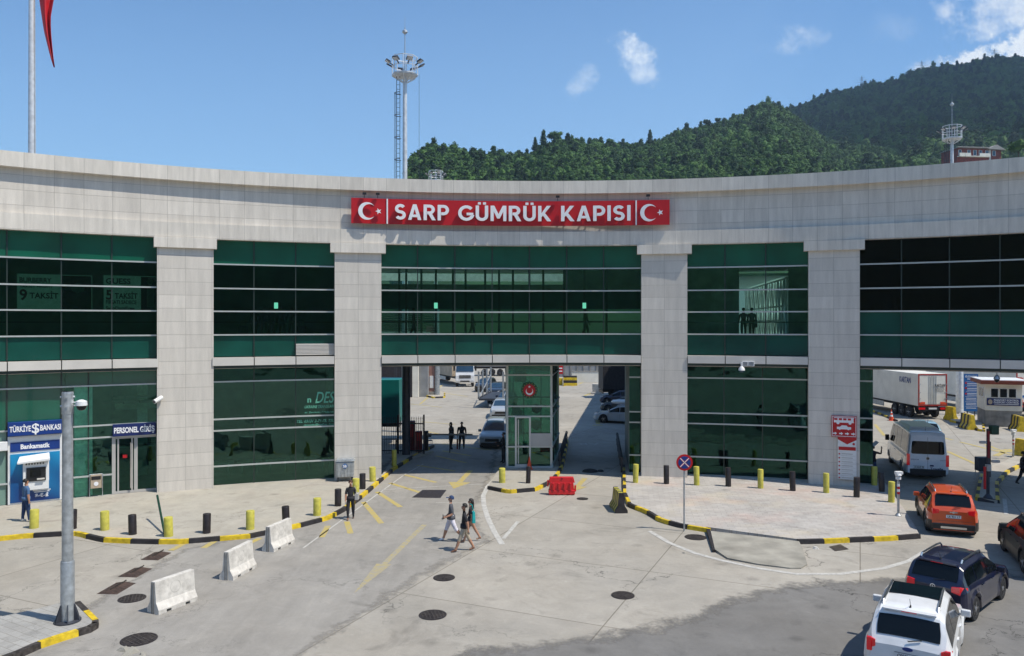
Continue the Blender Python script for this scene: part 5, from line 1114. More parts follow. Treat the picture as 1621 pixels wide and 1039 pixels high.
    if kind=='suv': wins=[(-hl+.33,-hl*.50),(-hl*.47,-.05),(.0,hl*.40)] 
    elif kind=='wagon': wins=[(-hl+.45,-hl*.47),(-hl*.44,-.05),(.0,hl*.40)]
    else: wins=[(-hl+.35,-hl*.42),(-hl*.38,-.05),(0,hl*.28),(hl*.33,hl*.64)]
    sideb=[MB() for _ in wins]
    def pt(i,k,s): return (s*secs[i][k][0],ys[i],secs[i][k][1])
    for i in range(len(ys)-1):
        ym=(ys[i]+ys[i+1])/2
        for k in range(n-1):
            for s in (1,-1):
                q=[pt(i,k,s),pt(i+1,k,s),pt(i+1,k+1,s),pt(i,k+1,s)]
                if s<0: q=q[::-1]
                mi=1 if (cladding and k<3) else 0
                body.add(q,[(0,1,2,3)],mi)
    # panels
    def grid_panel(b,i0,i1,k0,k1,sides,off=.006,sh=.0):
        for i in range(i0,i1):
            for k in range(k0,k1):
                for s in sides:
                    q=[Vector(pt(i,k,s)),Vector(pt(i+1,k,s)),Vector(pt(i+1,k+1,s)),Vector(pt(i,k+1,s))]
                    nn=(q[1]-q[0]).cross(q[3]-q[0]); 
                    if nn.length<1e-9: continue
                    nn=nn.normalized()*(1 if s>0 else -1); q=[v+nn*off for v in q]
                    if s<0: q=q[::-1]
                    b.add(q,[(0,1,2,3)])
    def idx(y): return min(range(len(ys)),key=lambda i:abs(ys[i]-y))
    body.add([pt(0,k,1) for k in range(n)]+[pt(0,k,-1) for k in range(n-2,-1,-1)],[tuple(range(2*n-1))],0)
    body.add([pt(len(ys)-1,k,1) for k in range(n)]+[pt(len(ys)-1,k,-1) for k in range(n-2,-1,-1)],[tuple(range(2*n-2,-1,-1))],0)
    bo=body.build('body',[paintm,'black_plastic'],o,smooth=True,angle=32)
    ub=MB(); ub.b2((-w*.86,-hl+.1,zmin-.02),(w*.86,hl-.1,zmin+.35),0); ub.b2((-w*.7,-hl+.15,zmin+.2),(w*.7,hl-.3,.85),0); ub.build('underbody','black_plastic',o)
    def sub_glass(nm,verts,fs,m='glass_black'): b=MB(); b.add(verts,fs); return b.build(nm,m,bo,smooth=True)
    def surf(y,f,s,off):
        """point between belt (f=0) and roof edge (f=1) on side s"""
        i=max(j for j in range(len(ys)) if ys[j]<=y+1e-6); i=min(i,len(ys)-2); t=(y-ys[i])/(ys[i+1]-ys[i])
        a=Vector((secs[i][5][0],0,secs[i][5][1])).lerp(Vector((secs[i+1][5][0],0,secs[i+1][5][1])),t); c=Vector((secs[i][6][0],0,secs[i][6][1])).lerp(Vector((secs[i+1][6][0],0,secs[i+1][6][1])),t)
        v=a.lerp(c,f); return Vector((s*(v.x+off),y,v.z+off*.3))
    zone=lambda i: (secs[i][6][1]-secs[i][5][1])
    for (y0,y1) in wins:
        for s in (1,-1):
            b=MB(); m_=7; vs=[]
            for j in range(m_+1):
                y=y0+(y1-y0)*j/m_; vs+= [surf(y,.07,s,.008),surf(y,.5,s,.008),surf(y,.93,s,.008)]
            fs=[]
            for j in range(m_):
                for c in range(2):
                    q=(j*3+c,(j+1)*3+c,(j+1)*3+c+1,j*3+c+1); fs.append(q if s>0 else q[::-1])
            b.add(vs,fs); b.build('side_window','glass_black',bo,smooth=True)
    # windscreen
    def across(y0,y1,fx,off,nm,m='glass_black'):
        i0,i1=idx(y0),idx(y1); b=MB(); vs=[];cols=(-1,-.6,-.2,.2,.6,1); cnt=0
        for i in range(i0,i1+1):
            hwid=secs[i][6][0]*fx if False else None
            zt=secs[i][9][1]; we=secs[i][7][0]; ze=secs[i][7][1]
            for c in cols:
                x=c*(we+ .03)*fx; z=zt+(ze-zt)*abs(c)**2; vs.append((x,ys[i]+off*(1 if nm=='windscreen' else -1),z+off))
            cnt+=1
        k=len(cols); fs=[(a*k+c,a*k+c+1,(a+1)*k+c+1,(a+1)*k+c) for a in range(cnt-1) for c in range(k-1)]
        b.add(vs,fs); b.build(nm,m,bo,smooth=True)
    if kind!='van': across(yr0+.03,yr1-.02,.93,.012,'rear_window')
    else:
        b=MB(); z0,z1=1.42,Hh-.52; q=[(-w*.78,z0+.06),(-w*.72,z0),(w*.72,z0),(w*.78,z0+.06),(w*.74,z1-.05),(w*.68,z1),(-w*.68,z1),(-w*.74,z1-.05)]
        b.add([(x,-hl-.006,z) for x,z in q]+[(x,-hl+.01,z) for x,z in q],[tuple(range(8))]+[(i,8+i,8+(i+1)%8,(i+1)%8) for i in range(8)]); b.build('rear_window','glass_black',bo)
    across(yw0+.02,yw1-.03,.93,.012,'windscreen','glass_blue')
    # lamps
    zt=.98 if kind=='suv' else (.84 if kind=='wagon' else .95)
    for s in (1,-1):
        b=MB(); yE=-hl
        if kind=='van': b.b2((s*(w*.985),yE-.02,zt-.15),(s*(w*.84),yE+.12,zt+.45))
        else:
            b.add([(s*w*lin,yE-.015,zt-.07),(s*w*.82,yE-.005,zt-.12),(s*(w*.965),yE+.24,zt-.10),(s*(w*.95),yE+.28,zt+.05),(s*w*.8,yE+.0,zt+.1),(s*w*lin,yE-.015,zt+.07),
                   (s*w*lin,yE+.1,zt-.07),(s*w*.8,yE+.3,zt-.12),(s*w*.8,yE+.3,zt+.1),(s*w*lin,yE+.1,zt+.07)],
                  [(0,1,4,5),(1,2,3,4),(5,4,8,9),(4,3,8),(0,6,7,1),(1,7,2)] if s<0 else [(5,4,1,0),(4,3,2,1),(9,8,4,5),(8,3,4),(1,7,6,0),(2,7,1)])
        b.build('tail_lamp','lamp_red',o,bevel=.01 if kind=='van' else 0)
        b=MB(); yN=hl; zh=.72 if kind!='van' else .95
        b.add([(s*w*.5,yN-.03,zh-.08),(s*w*.8,yN-.12,zh-.08),(s*w*.93,yN-.42,zh+.02),(s*w*.93,yN-.42,zh+.12),(s*w*.8,yN-.12,zh+.08),(s*w*.5,yN-.03,zh+.05)],[(0,1,4,5),(1,2,3,4)] if s>0 else [(5,4,1,0),(4,3,2,1)]); b.v=[(v[0],v[1]+.03,v[2]) for v in b.v]
        b.build('headlight','lamp_white',o)
        # mirror
        b=MB(); ym=yw1-.28 if kind!='van' else hl*.62; zm=1.05 if kind!='van' else 1.5
        b.box((s*(w+.09),ym,zm),(.22,.12,.17 if kind!='van' else .34)); b.box((s*(w+.0),ym+.02,zm-.06),(.12,.05,.05)); b.build('mirror',paintm if kind!='van' else 'black_plastic',o,bevel=.03)
    # grille, bumpers, plate
    b=MB(); b.b2((-w*.5,hl-.05,.5),(w*.5,hl+.012,.68)); b.build('grille','black_plastic',o,bevel=.01)
    b=MB(); b.b2((-w*.84,-hl-.03,.28),(w*.84,-hl+.2,.52 if kind!='van' else .62)); b.b2((-w*.82,hl-.2,.26),(w*.82,hl+.015,.42)); b.build('bumper','black_plastic',o,bevel=.03)
    if kind=='suv' or kind=='wagon':
        b=MB(); b.b2((-w*.5,-hl-.045,.33),(w*.5,-hl-.02,.41)); b.build('skid_strip','chrome',o)
    zp=.8 if kind=='suv' else .7
    if kind=='van': zp=.72
    xp=0 if kind!='van' else -w*.42
    b=MB(); b.b2((xp-.26,-hl-.02,zp-.06),(xp+.26,-hl-.005,zp+.06),0); 
    pl=b.build('plate','plate',o); 
    if plate: b=MB(); text(b,plate,.075,(xp+.01,-hl-.021,zp),0,depth=.003,bold=.02,width=.44); b.b2((xp-.27,-hl-.018,zp-.07),(xp+.27,-hl-.012,zp-.06)); b.b2((xp-.27,-hl-.018,zp+.06),(xp+.27,-hl-.012,zp+.07)); b.build('plate_lettering','black_plastic',pl)
    b=MB(); ze=zp+.17 if kind!='van' else 1.2; 
    if emblem=='oval': b.disc((0,-hl-.01,ze),.11,1,20,thick=.012,sx=1.0); b.v=[(v[0],v[1],ze+(v[2]-ze)*.42) for v in b.v]
    elif emblem=='ring': b.disc((0,-hl-.01,ze),.07,0,20,thick=.01); b.disc((0,-hl-.02,ze),.055,1,20,thick=.004); text(b,'V',.045,(0,-hl-.026,ze+.025),0,depth=.004,bold=.02); text(b,'W',.045,(0,-hl-.026,ze-.022),0,depth=.004,bold=.02)
    elif emblem=='bar': b.b2((-.14,-hl-.02,ze-.02),(.14,-hl-.008,ze+.02),0); b.b2((-.04,-hl-.024,ze-.045),(.04,-hl-.01,ze+.045),0)
    elif emblem=='star': b.disc((0,-hl-.01,ze),.08,0,20,thick=.01); b.disc((0,-hl-.02,ze),.065,1,20,thick=.004); b.b2((-.008,-hl-.03,ze),(.008,-hl-.02,ze+.07),0); 
    else: b.disc((0,-hl-.01,ze),.05,0,16)
    b.build('emblem',['chrome','bank_blue' if emblem=='oval' else 'black_plastic'],o)
    # door seams and handles
    b=MB()
    for y in ([-wb*.30,-.02,hl*.42] if kind!='van' else [-.1,hl*.3,hl*.68]):
        for s in (1,-1):
            i=idx(y); b.add([(s*(secs[i][2][0]+.003),y-.006,.36),(s*(secs[i][3][0]+.003),y-.006,(secs[i][3][1])),(s*(secs[i][4][0]+.004),y-.006,secs[i][4][1]),(s*(secs[i][4][0]+.004),y+.006,secs[i][4][1]),(s*(secs[i][3][0]+.003),y+.006,secs[i][3][1]),(s*(secs[i][2][0]+.003),y+.006,.36)],[(0,1,4,5),(1,2,3,4)] if s<0 else [(5,4,1,0),(4,3,2,1)])
    b.b2((-w*.7,-hl-.008,.62),(w*.7,-hl-.002,.628)); b.b2((-w*.02,-hl-.02,zt+.2),(w*.02,-hl-.006,zt+.2)) if kind!='van' else b.b2((-.006,-hl-.008,.55),(.006,-hl-.001,Hh-.3))
    b.build('door_seams','joint_dark',bo)
    b=MB()
    for y in ([-wb*.25,.25] if kind!='van' else [.2]):
        for s in (1,-1): b.box((s*(w+.0),y,.90 if kind!='van' else 1.1),(.04,.2,.035))
    b.build('door_handle',paintm,bo,bevel=.008)
    if rails:
        for s in (1,-1):
            b=MB(); xr=w*.62 if kind=='suv' else w*.66; 
            pts=[(s*xr,-hl+.62,Hh-.05),(s*xr,-hl+.72,Hh+.035),(s*xr,-.2,Hh+.05),(s*xr,.12,Hh+.03),(s*xr,.25,Hh-.06)]; b.tube(pts,.028,8); b.build('roof_rail','chrome' if paintm!='car_black' else 'black_plastic',o,smooth=True)
    b=MB(); b.box((0,-hl+.62,Hh+.0),(.05,.12,.06),taper=.3); b.cyl((0,-hl+.62,Hh+.02),(0,-hl+.45,Hh+.22),.006,n=5); b.build('antenna','black_plastic',o)
    if kind=='suv': b=MB(); b.b2((-w*.6,-hl+.30,Hh-.06),(w*.6,-hl+.46,Hh-.025),0); b.b2((-.16,-hl+.295,Hh-.055),(.16,-hl+.305,Hh-.04),1); b.build('spoiler',[paintm,'lamp_red'],o,bevel=.01); b=MB(); b.tube([(0,-hl+.03,1.14),(.28,-hl+.07,1.2)],.012,6); b.build('wiper','black_plastic',o)
    for sx in (1,-1):
        for y in (ya,yf): wheel(o,sx*(w-.115),y,r,.22,sx,spokes)
    return o
def fwd(h): return Vector((S(h),C_(h),0))
h=R(32.5); o=make_car('parked_car','white SUV with black sunroof and dark rear window, nearest the camera at lower right','car','car_white',Vector((10.19,19.66,0)),h,4.45,1.86,1.76,2.86,.38,kind='suv',plate='C050MA 70',lin=.72,emblem='oval',group='cars queuing for the gate')
b=MB(); b.b2((-.55,-.8,1.757),(.55,.15,1.782),0); b.build('sunroof','glass_black',o,bevel=.01)
for s in (1,-1): b=MB(); b.b2((s*.86,-2.18,.78),(s*.74,-2.25,1.10)); b.build('tail_lamp','lamp_red',o,bevel=.02)
h=R(47); make_car('parked_car','very dark blue SUV with lit red tail lamps between the white and the orange one','car','car_blue',Vector((13.4,23.5,0)),h,4.15,1.72,1.62,2.45,.34,kind='suv',plate=None,emblem='ring',group='cars queuing for the gate')
h=R(21); rc=G(1509,850); make_car('parked_car','bright orange compact SUV behind the white minibus','car','car_orange',Vector((rc.x,rc.y,0))+fwd(h)*2.05,h,4.25,1.79,1.67,2.55,.345,kind='suv',plate='LR 921 LT',emblem='bar',group='cars queuing for the gate',cladding=True)
h=R(20); make_car('parked_car','dark grey SUV cut off by the right edge of the photo','car','car_grey',Vector((18.45,27.2,0)),h,4.62,1.86,1.68,2.7,.37,kind='suv',emblem='disc',group='cars queuing for the gate',cladding=True)
h=R(17); rc=G(1469,762); mini=make_car('minibus','white high-roof minibus with dark rear windows at the right gate','minibus','van_white',Vector((rc.x,rc.y,0))+fwd(h)*3.5,h,6.9,2.05,2.62,3.9,.36,kind='van',plate='34 ZAZ 78',emblem='star',rails=False)
b=MB(); text(b,'Travelle',.13,(.42,-3.462,.66),depth=.004,bold=.02,width=.6); text(b,'SPRINTER',.05,(-.62,-3.462,1.12),depth=.004,width=.4); text(b,'516 CDI',.05,(.72,-3.462,1.12),depth=.004,width=.26); b.b2((.1,-3.468,.78),(.28,-3.455,.86)); b.build('lettering','navy_sign',mini)
b=MB(); b.box((0,-.9,2.66),(1.5,3.4,.14),taper=.85); b.build('roof_unit','van_white',mini,bevel=.03)
h=R(17); make_car('parked_car','pale blue car ahead of the minibus, seen over its roof','car','car_lightblue',ATD(1461,56,0),h,4.3,1.78,1.47,2.6,.33,kind='wagon',rails=False,group='cars queuing for the gate')
h=R(180+6); c0=G(779,711); make_car('parked_car','silver SUV driving out of the passage beside the gate booth','car','car_silver',Vector((c0.x,c0.y,0))-fwd(h)*2.1,h,4.4,1.85,1.72,2.6,.37,kind='suv',rails=True,group='cars coming through the passage')
cars=[(792,664,3,'car_silver','suv','grey-blue car directly behind the silver SUV'),(800,646,5,'car_blue','wagon','dark blue car half hidden by the booth'),(782,630,10,'car_black','suv','dark car at the tail of the queue beside the car transporter'),(762,621,14,'car_black','suv','dark car at the very end of the queue by the white lorry')]
for x,y,dh,pm,k,l in cars: hh=R(180+dh); c0=G(x,y); make_car('parked_car',l,'car',pm,Vector((c0.x,c0.y,0))-fwd(hh)*2.0,hh,4.3,1.8,1.55 if k=='suv' else 1.45,2.6,.34,kind=k,rails=False,group='cars coming through the passage')
h=R(-68); c0=G(976,672); wag=make_car('parked_car','pale silver estate car with a white roof box, parked in the right lane','car','car_silver',Vector((c0.x+.6,c0.y+1.2,0)),h,4.5,1.8,1.5,2.65,.33,kind='wagon',group='cars parked in the right lane')
b=MB(); b.lathe([(.05,-1.0),(.3,-.85),(.42,-.3),(.42,.4),(.28,.9),(.05,1.02)],16,0,X=Matrix.Translation((0,-.1,1.74))@Matrix.Rotation(PI/2,4,'X')@Matrix.Diagonal((1,.48,1,1))); single('roof_box',b,'white_paint','white roof box on the pale silver estate car','roof box',wag.location,-h,smooth=True)
for x,y,dh,pm,k,l in ((975,655,-64,'car_black','wagon','black car behind the estate with the roof box'),(972,642,-66,'car_blue','wagon','dark blue car third in the row of the right lane')): c0=G(x,y); make_car('parked_car',l,'car',pm,Vector((c0.x+1,c0.y+1,0)),R(dh),4.4,1.8,1.5,2.65,.33,kind=k,rails=False,group='cars parked in the right lane')
# ---- lorries and trailers
def trailer(name,label,loc,heading,L,W,z0,z1,side,frame=None,rear=None,axles=3,group='lorries in the yard',bump=True,back=None):
    o=thing(name,label,'trailer',loc,-heading,group); w=W/2
    b=MB(); b.b2((-w,-L/2,z0),(w,L/2,z1)); b.build('box_body',side,o,bevel=.03)
    if frame:
        b=MB(); y=-L/2-.02
        for q in ((-w,-w+.12,z0,z1),(w-.12,w,z0,z1),(-w+.12,w-.12,z1-.13,z1),(-w+.12,w-.12,z0,z0+.14)): b.b2((q[0],y-.03,q[2]),(q[1],y,q[3]))
        b.build('rear_frame',frame,o,bevel=.005)
        for s in (-1,1):
            b=MB(); b.b2((s*.02,y-.015,z0+.15),(s*(w-.13),y+.005,z1-.14)); dd=b.build('rear_door',side,o)
            b=MB(); 
            for xx in (.12,.3) : b.cyl((s*xx,y-.04,z0+.15),(s*xx,y-.04,z1-.15),.018,n=6)
            for zz in (.35,.65,1.2,1.9): b.box((s*(w-.14),y-.03,z0+zz),(.18,.03,.05))
            b.build('lock_bar','steel_galv',dd)
        b=MB(); [b.b2((s*(w-.12),y-.04,z0+.16),(s*(w-.6),y-.02,z0+.36)) for s in (-1,1)]; b.build('marker_panel','orange_cone',o)
        for s in (-1,1): b=MB(); b.b2((s*(w-.05),y-.06,z0-.3),(s*(w-.6),y,z0-.12)); b.build('tail_lamp','lamp_red',o)
        b=MB(); b.b2((-.35,y-.06,z0-.28),(.35,y-.03,z0-.14)); b.build('plate','plate',o)
    b=MB(); b.b2((-w*.45,-L/2+.1,z0-.35),(w*.45,L/2-.1,z0-.02)); b.b2((-w*.9,-L/2,z0-.45),(w*.9,-L/2+.1,z0-.08)); b.build('chassis','black_plastic',o)
    for s in (1,-1):
        for k in range(axles): wheel(o,s*(w-.18),-L/2+1.6+k*1.25,.5,.34,s,6,'steel_galv')
        b=MB(); b.b2((s*(w-.03),-L/2+6,.55),(s*(w-.08),L/2-3,1.0)); b.build('side_guard','steel_galv',o)
    return o
h=R(-1.5); rl=G(1452,664);rr_=G(1500,664); c=(rl+rr_)/2
kt=trailer('lorry_trailer','big white refrigerated lorry trailer with red rear frame, parked right of the building',Vector((c.x,c.y,0))+fwd(h)*6.7,h,13.4,2.55,1.15,3.95,'trailer_white','trailer_red')
b=MB(); text(b,'KARTAN',.24,(.62,-6.77,2.95),depth=.005,bold=.02,width=.85); [text(b,q,.08,(.62,-6.77,2.72-.13*i),depth=.005,width=.8) for i,q in enumerate(('0 482 248 0 30','KARTAN LTD. STI','INTERNATIONAL'))]; b.build('lettering','steel_dark',kt)
b=MB(); text(b,'KARTAN',.5,(0,0,0),depth=.005,bold=.02,width=1.9,X=Matrix.Translation((-1.285,-4.6,3.3))@Matrix.Rotation(-PI/2,4,'Z')); b.build('side_lettering','bank_blue',kt)
h=R(-4); c=ATD(1630,69.5,0); nt_=trailer('lorry_trailer','white lorry trailer with red rear frame cut off by the right edge',c+fwd(h)*6.7,h,13.4,2.55,1.2,4.15,'trailer_white','trailer_red'); b=MB(); text(b,'SINE',.4,(-.72,-6.78,3.35),depth=.005,bold=.03,width=.95); b.build('lettering','red_sign',nt_); b=MB(); b.b2((-1.1,-6.77,1.75),(.2,-6.76,1.95)); b.build('sticker','sign_blue',nt_)
trailer('lorry_trailer','teal curtain-sided trailer glimpsed left of the dark column',Vector((-13.2,54.6,0)),R(90),11,2.5,1.55,4.5,'teal_tarp',axles=3)
def lorry(name,label,loc,heading,pm,trailm,L=12,trail=True,cabz=3.5):
    o=thing(name,label,'lorry',loc,-heading,'lorries in the yard')
    b=MB(); w=1.22
    pr=[(1.0,.55),(1.12,.8),(1.12,1.5),(.98,2.0),(.72,cabz-.55),(.45,cabz-.1),(.2,cabz),(-1.0,cabz),(-1.1,cabz-.2),(-1.1,.75)]
    n=len(pr); vs=[(-w,y,z) for y,z in pr]+[(w,y,z) for y,z in pr]; b.add(vs,[(i,(i+1)%n,n+(i+1)%n,n+i) for i in range(n)]+[tuple(range(n-1,-1,-1)),tuple(range(n,2*n))]); b.build('cab',pm,o,bevel=.05)
    b=MB(); b.add([(-w*.93,1.01,2.02),(w*.93,1.01,2.02),(w*.88,.76,cabz-.6),(-w*.88,.76,cabz-.6)],[(3,2,1,0)]); b.v=[(x,y+.035,z) for x,y,z in b.v]; b.build('windscreen','glass_blue',o)
    b=MB(); b.b2((-w*.62,1.1,1.15),(w*.62,1.15,1.55)); [b.b2((-w*.6,1.15,1.22+k*.11),(w*.6,1.17,1.25+k*.11),1) for k in range(3)]; b.b2((-w*.5,1.1,.68),(w*.5,1.145,.85)); b.disc((0,-0,0),.01); b.build('grille',['black_plastic','chrome'],o)
    for s in (1,-1):
        b=MB(); b.b2((s*w*.68,1.08,.78),(s*w*.98,1.14,1.02)); b.build('headlight','lamp_white',o,bevel=.02)
        b=MB(); b.box((s*(w+.18),.85,2.45),(.22,.12,.7)); b.box((s*(w+.05),.85,2.7),(.15,.05,.05)); b.build('mirror','black_plastic',o,bevel=.03)
        b=MB(); b.b2((s*(w+.006),.1,1.75),(s*(w-.01),.75,2.6)); b.build('side_window','glass_black',o)
        wheel(o,s*1.02,.25,.5,.32,s,6,'steel_galv')
        wheel(o,s*1.02,-3.1,.5,.34,s,6,'steel_galv')
    b=MB(); b.b2((-.5,-4.2,.6),(.5,-1,1.0)); b.build('chassis','black_plastic',o)
    return o
h=R(180-4); c0=G(736,613); lw=lorry('lorry','white lorry tractor facing the passage in the far yard',Vector((c0.x,c0.y,0))-fwd(h)*1.1,h,'car_white','tan'); 
h2=R(180-22); ft=Vector((c0.x,c0.y,0))-fwd(h)*2.4
tt=trailer('lorry_trailer','tan box trailer coupled behind the white lorry tractor',ft-fwd(h2)*7.2+Vector((-.3,0,0)),h2+PI if False else h2,13,2.5,1.2,3.9,'tan'); b=MB(); b.b2((-1.3,2.2,2.7),(-1.26,4.6,3.4)); b.build('side_panel','green_steel',tt)
trailer('lorry_trailer','long grey curtain-sided trailer crossing the far yard',Vector((1.5,124,0)),R(90),15,2.5,1.5,4.7,'trailer_grey')
h=R(180+8); c0=G(787,640); ct=thing('car_transporter','empty open car-transporter trailer with galvanised posts beside the queue','trailer',c0,-h)
b=MB(); b.b2((-1.2,-3.5,.75),(1.2,4,.95)); b.b2((-1.25,-3.5,.95),(-1.15,4,1.05)); b.b2((1.15,-3.5,.95),(1.25,4,1.05)); b.build('deck','steel_dark',ct)
for s in (-1,1):
    for y in (-3.3,-.8,1.6,3.9): b=MB(); b.b2((s*1.14,y-.08,.9),(s*1.3,y+.08,3.6)); b.build('post','steel_galv',ct)
    b=MB(); b.cyl((s*1.22,3.9,1.0),(s*1.22,-3.3,2.8),.05); b.cyl((s*1.22,3.95,.95),(s*1.22,-3.4,.95),.07); b.build('side_rail','steel_galv',ct)
    for y in (-2,-.9): wheel(ct,s*1.0,y,.42,.28,s,6,'steel_galv')
# dark lorry in right lane
h=R(-70); trailer('lorry_trailer','black tarpaulin trailer in the shade of the right lane',ATD(985,88,0)+Vector((1.5,0,0)),R(84),8,2.4,1.0,3.6,'black_paint',axles=2)
h=R(0); bl=lorry('lorry','blue lorry seen between the white trailer and the steel column',ATD(1500,92,0),R(180),'sign_blue','tan')
# ------------------------------------------------------------------ rear yard
def box_thing(name,label,cat,loc,parts_,rz=0,group=None):
    o=thing(name,label,cat,loc,rz,group)
    for pn,mt,bx in parts_:
        b=MB(); [b.b2(q[0],q[1]) for q in bx]; b.build(pn,mt,o,bevel=.02)
    return o
wy=wh=0
o=thing('yard_wall','long grey ribbed concrete wall closing the far yard','wall',(20,121,0)); b=MB(); b.b2((-14,0,0),(22,.5,4.2)); b.build('wall_face','wall_grey',o); b=MB()
for k in range(37): b.b2((-14+k,-.08,0),(-14+k+.18,0,4.2))
b.build('rib','concrete_grey',o)
box_thing('yard_office','white and grey flat-roofed yard building left of the pink pier','building',ATD(640,88,0),[('wall','cream_wall',[((-9,0,0),(1.6,9,7))]),('grey_wing','wall_grey',[((1.602,.5,0),(2.6,9,7))]),('roof','roof_grey',[((-9.2,-.2,7),(2.8,9.2,7.3))]),('shutter','black_paint',[((-4.5,-.05,0),(.9,0,5.5))])])
box_thing('brick_pier','pinkish brick pier beside the grey steel mast in the yard','pier',ATD(682,90,0),[('shaft','pink_wall',[((-.5,-.4,0),(.45,.5,8))]),('plinth','concrete_grey',[((-.6,-.5,0),(.55,.6,.5))]),('notice','white_paint',[((-.1,-.46,.9),(.35,-.4,2.3))])])
o=thing('steel_mast','plain grey steel mast on the small striped island in the yard','mast',G(692,627)); b=MB(); b.lathe([(.3,0),(.26,5),(.24,12)],16); b.build('shaft','steel_galv',o,smooth=True); b=MB(); b.lathe([(.5,0),(.5,.06),(.33,.08)],16); b.build('foot_plate','steel_dark',o)
isl=[(664,622),(668,627),(686,631),(705,630),(705,624),(690,619)]
pave('pavement',inset([isl[5],isl[0],isl[1],isl[2],isl[3],isl[4]],.12),'sidewalk_left',.14); kerb('kerb',[isl[5],isl[0],isl[1],isl[2],isl[3],isl[4]],1.0)
# dark column under the building
o=part('passage_column',MB().cyl((ATD(643,49).x,49,0),(ATD(643,49).x,49,6.02),.26,n=20),'steel_dark')
# spiked railing
fy=49.3; x0=ATD(603,fy).x; x1=ATD(671,fy).x
o=thing('railing','black spiked railing closing the left side of the passage','railing',((x0+x1)/2,fy,0)); hw_=(x1-x0)/2
b=MB(); b.b2((-hw_,-.03,2.0),(hw_,.03,2.07)); b.b2((-hw_,-.03,.3),(hw_,.03,.37)); n=24
for k in range(n+1): x=-hw_+2*hw_*k/n; b.cyl((x,0,.15),(x,0,2.35),.016,n=6); b.cyl((x,0,2.35),(x,0,2.5),.026,.002,n=6)
b.build('spiked_panel','black_paint',o)
for x in (-hw_,-hw_*.2,hw_): b=MB(); b.b2((x-.05,-.05,.14),(x+.05,.05,2.6)); b.build('post','black_paint',o)
# inside-the-fence things
box_thing('red_cabinet','dark red vending cabinet behind the black railing','cabinet',(ATD(647,50.4).x,50.6,.14),[('body','red_dark',[((-.38,-.3,0),(.38,.3,1.9))]),('front_panel','red_plastic',[((-.33,-.32,.9),(.33,-.3,1.8))])])
box_thing('red_cabinet','lower red cabinet next to the boom barrier','cabinet',(ATD(662,49.8).x,50.2,.14),[('body','red_dark',[((-.2,-.2,0),(.2,.2,1.3))]),('front_panel','red_plastic',[((-.15,-.22,.7),(.15,-.2,1.2))])])
box_thing('desk_table','small dark desk in the shade behind the railing','desk',(ATD(615,50.5).x,50.5,.14),[('top','concrete_grey',[((-.6,-.3,.72),(.6,.3,.76))]),('leg','black_paint',[((-.55,-.25,0),(-.5,.25,.72))]),('leg','black_paint',[((.5,-.25,0),(.55,.25,.72))])])
# boom barrier
p=G(674,713,KZ); o=thing('boom_barrier','lowered boom barrier across the left passage lane','barrier',p,R(-2)); b=MB(); b.b2((-.16,-.16,0),(.16,.16,1.25)); b.build('housing','black_paint',o,bevel=.02); b=MB(); b.b2((.1,-.22,1.0),(3.05,-.16,1.1)); b.build('arm','concrete_grey',o); b=MB(); b.b2((1.55,-.2,-.12),(1.61,-.14,1.0)); b.build('rest_post','black_paint',o)
p=G(724,711); o=single('short_post',MB().lathe([(.055,0),(.055,.65),(.03,.68)],10),'red_dark','short dark red post beside the standing guards','post',p)
# chair
p=G(679,708); o=thing('chair','small metal chair beside the boom barrier','chair',p,R(20)); b=MB(); b.b2((-.22,-.2,.42),(.22,.22,.46)); b.build('seat','black_plastic',o,bevel=.01); b=MB(); b.b2((-.22,.2,.65),(.22,.24,.9)); b.build('backrest','black_plastic',o,bevel=.01)
for sx in (-.2,.2):
    for sy in (-.18,.22): b=MB(); b.cyl((sx,sy,0),(sx,sy,.9 if sy>0 else .43),.012,n=6); b.build('leg','chrome',o)
# right-lane stuff
p=G(887,610); box_thing('red_post_sign','red boxed sign on a yellow footing at the far end of the right lane','sign',p,[('sign_box','red_sign',[((-.35,-.1,1.5),(.35,.1,2.7))]),('footing','yellow_paint',[((-.3,-.3,0),(.3,.3,.95))]),('notice','white_letter',[((-.25,-.12,2.2),(.25,-.1,2.35)),((-.25,-.12,1.8),(.25,-.1,1.95))])])
p=G(903,611); box_thing('striped_steps','yellow and black stepped block by the far wall','block',p,[('yellow_tier','yellow_paint',[((-.9,0,0),(.9,.8,.35)),((-.9,.25,.7),(.9,.8,1.05))]),('black_tier','black_paint',[((-.9,.12,.35),(.9,.8,.7)),((-.9,.4,1.05),(.9,.8,1.3))])])
p=G(930,606); box_thing('painted_wall','low pale blue-white concrete wall at the end of the right lane','wall',p,[('wall_face','trailer_white',[((-2.2,0,0),(3,.4,1.5))]),('coping','concrete_grey',[((-2.25,-.05,1.5),(3.05,.45,1.6))])])
p=G(944,624); box_thing('white_block','white upright concrete block before the black trailer','block',p,[('body','white_concrete',[((-.45,-.2,0),(.5,.3,1.2))]),('foot','white_concrete',[((-.6,-.35,0),(.62,.45,.2))])],R(-20))
for (x0,y0),(x1,y1),l in (((886,740),(897,702),'black crash rail on the right edge of the booth island'),((984,748),(977,705),'black crash rail along the left edge of the right pavement')):
    a=G(x0,y0,.1);c=G(x1,y1,.1); o=thing('crash_rail',l,'rail',a,0,'crash rails of the right lane'); d=c-a
    b=MB(); b.cyl((0,0,.75),d+Vector((0,0,.75)),.09,n=8); b.cyl((0,0,.4),d+Vector((0,0,.4)),.09,n=8); b.build('rail','black_rubber',o)
    for k in range(5): q=d*(k/4); b=MB(); b.b2((q.x-.05,q.y-.05,0),(q.x+.05,q.y+.05,.85)); b.build('post','black_paint',o)
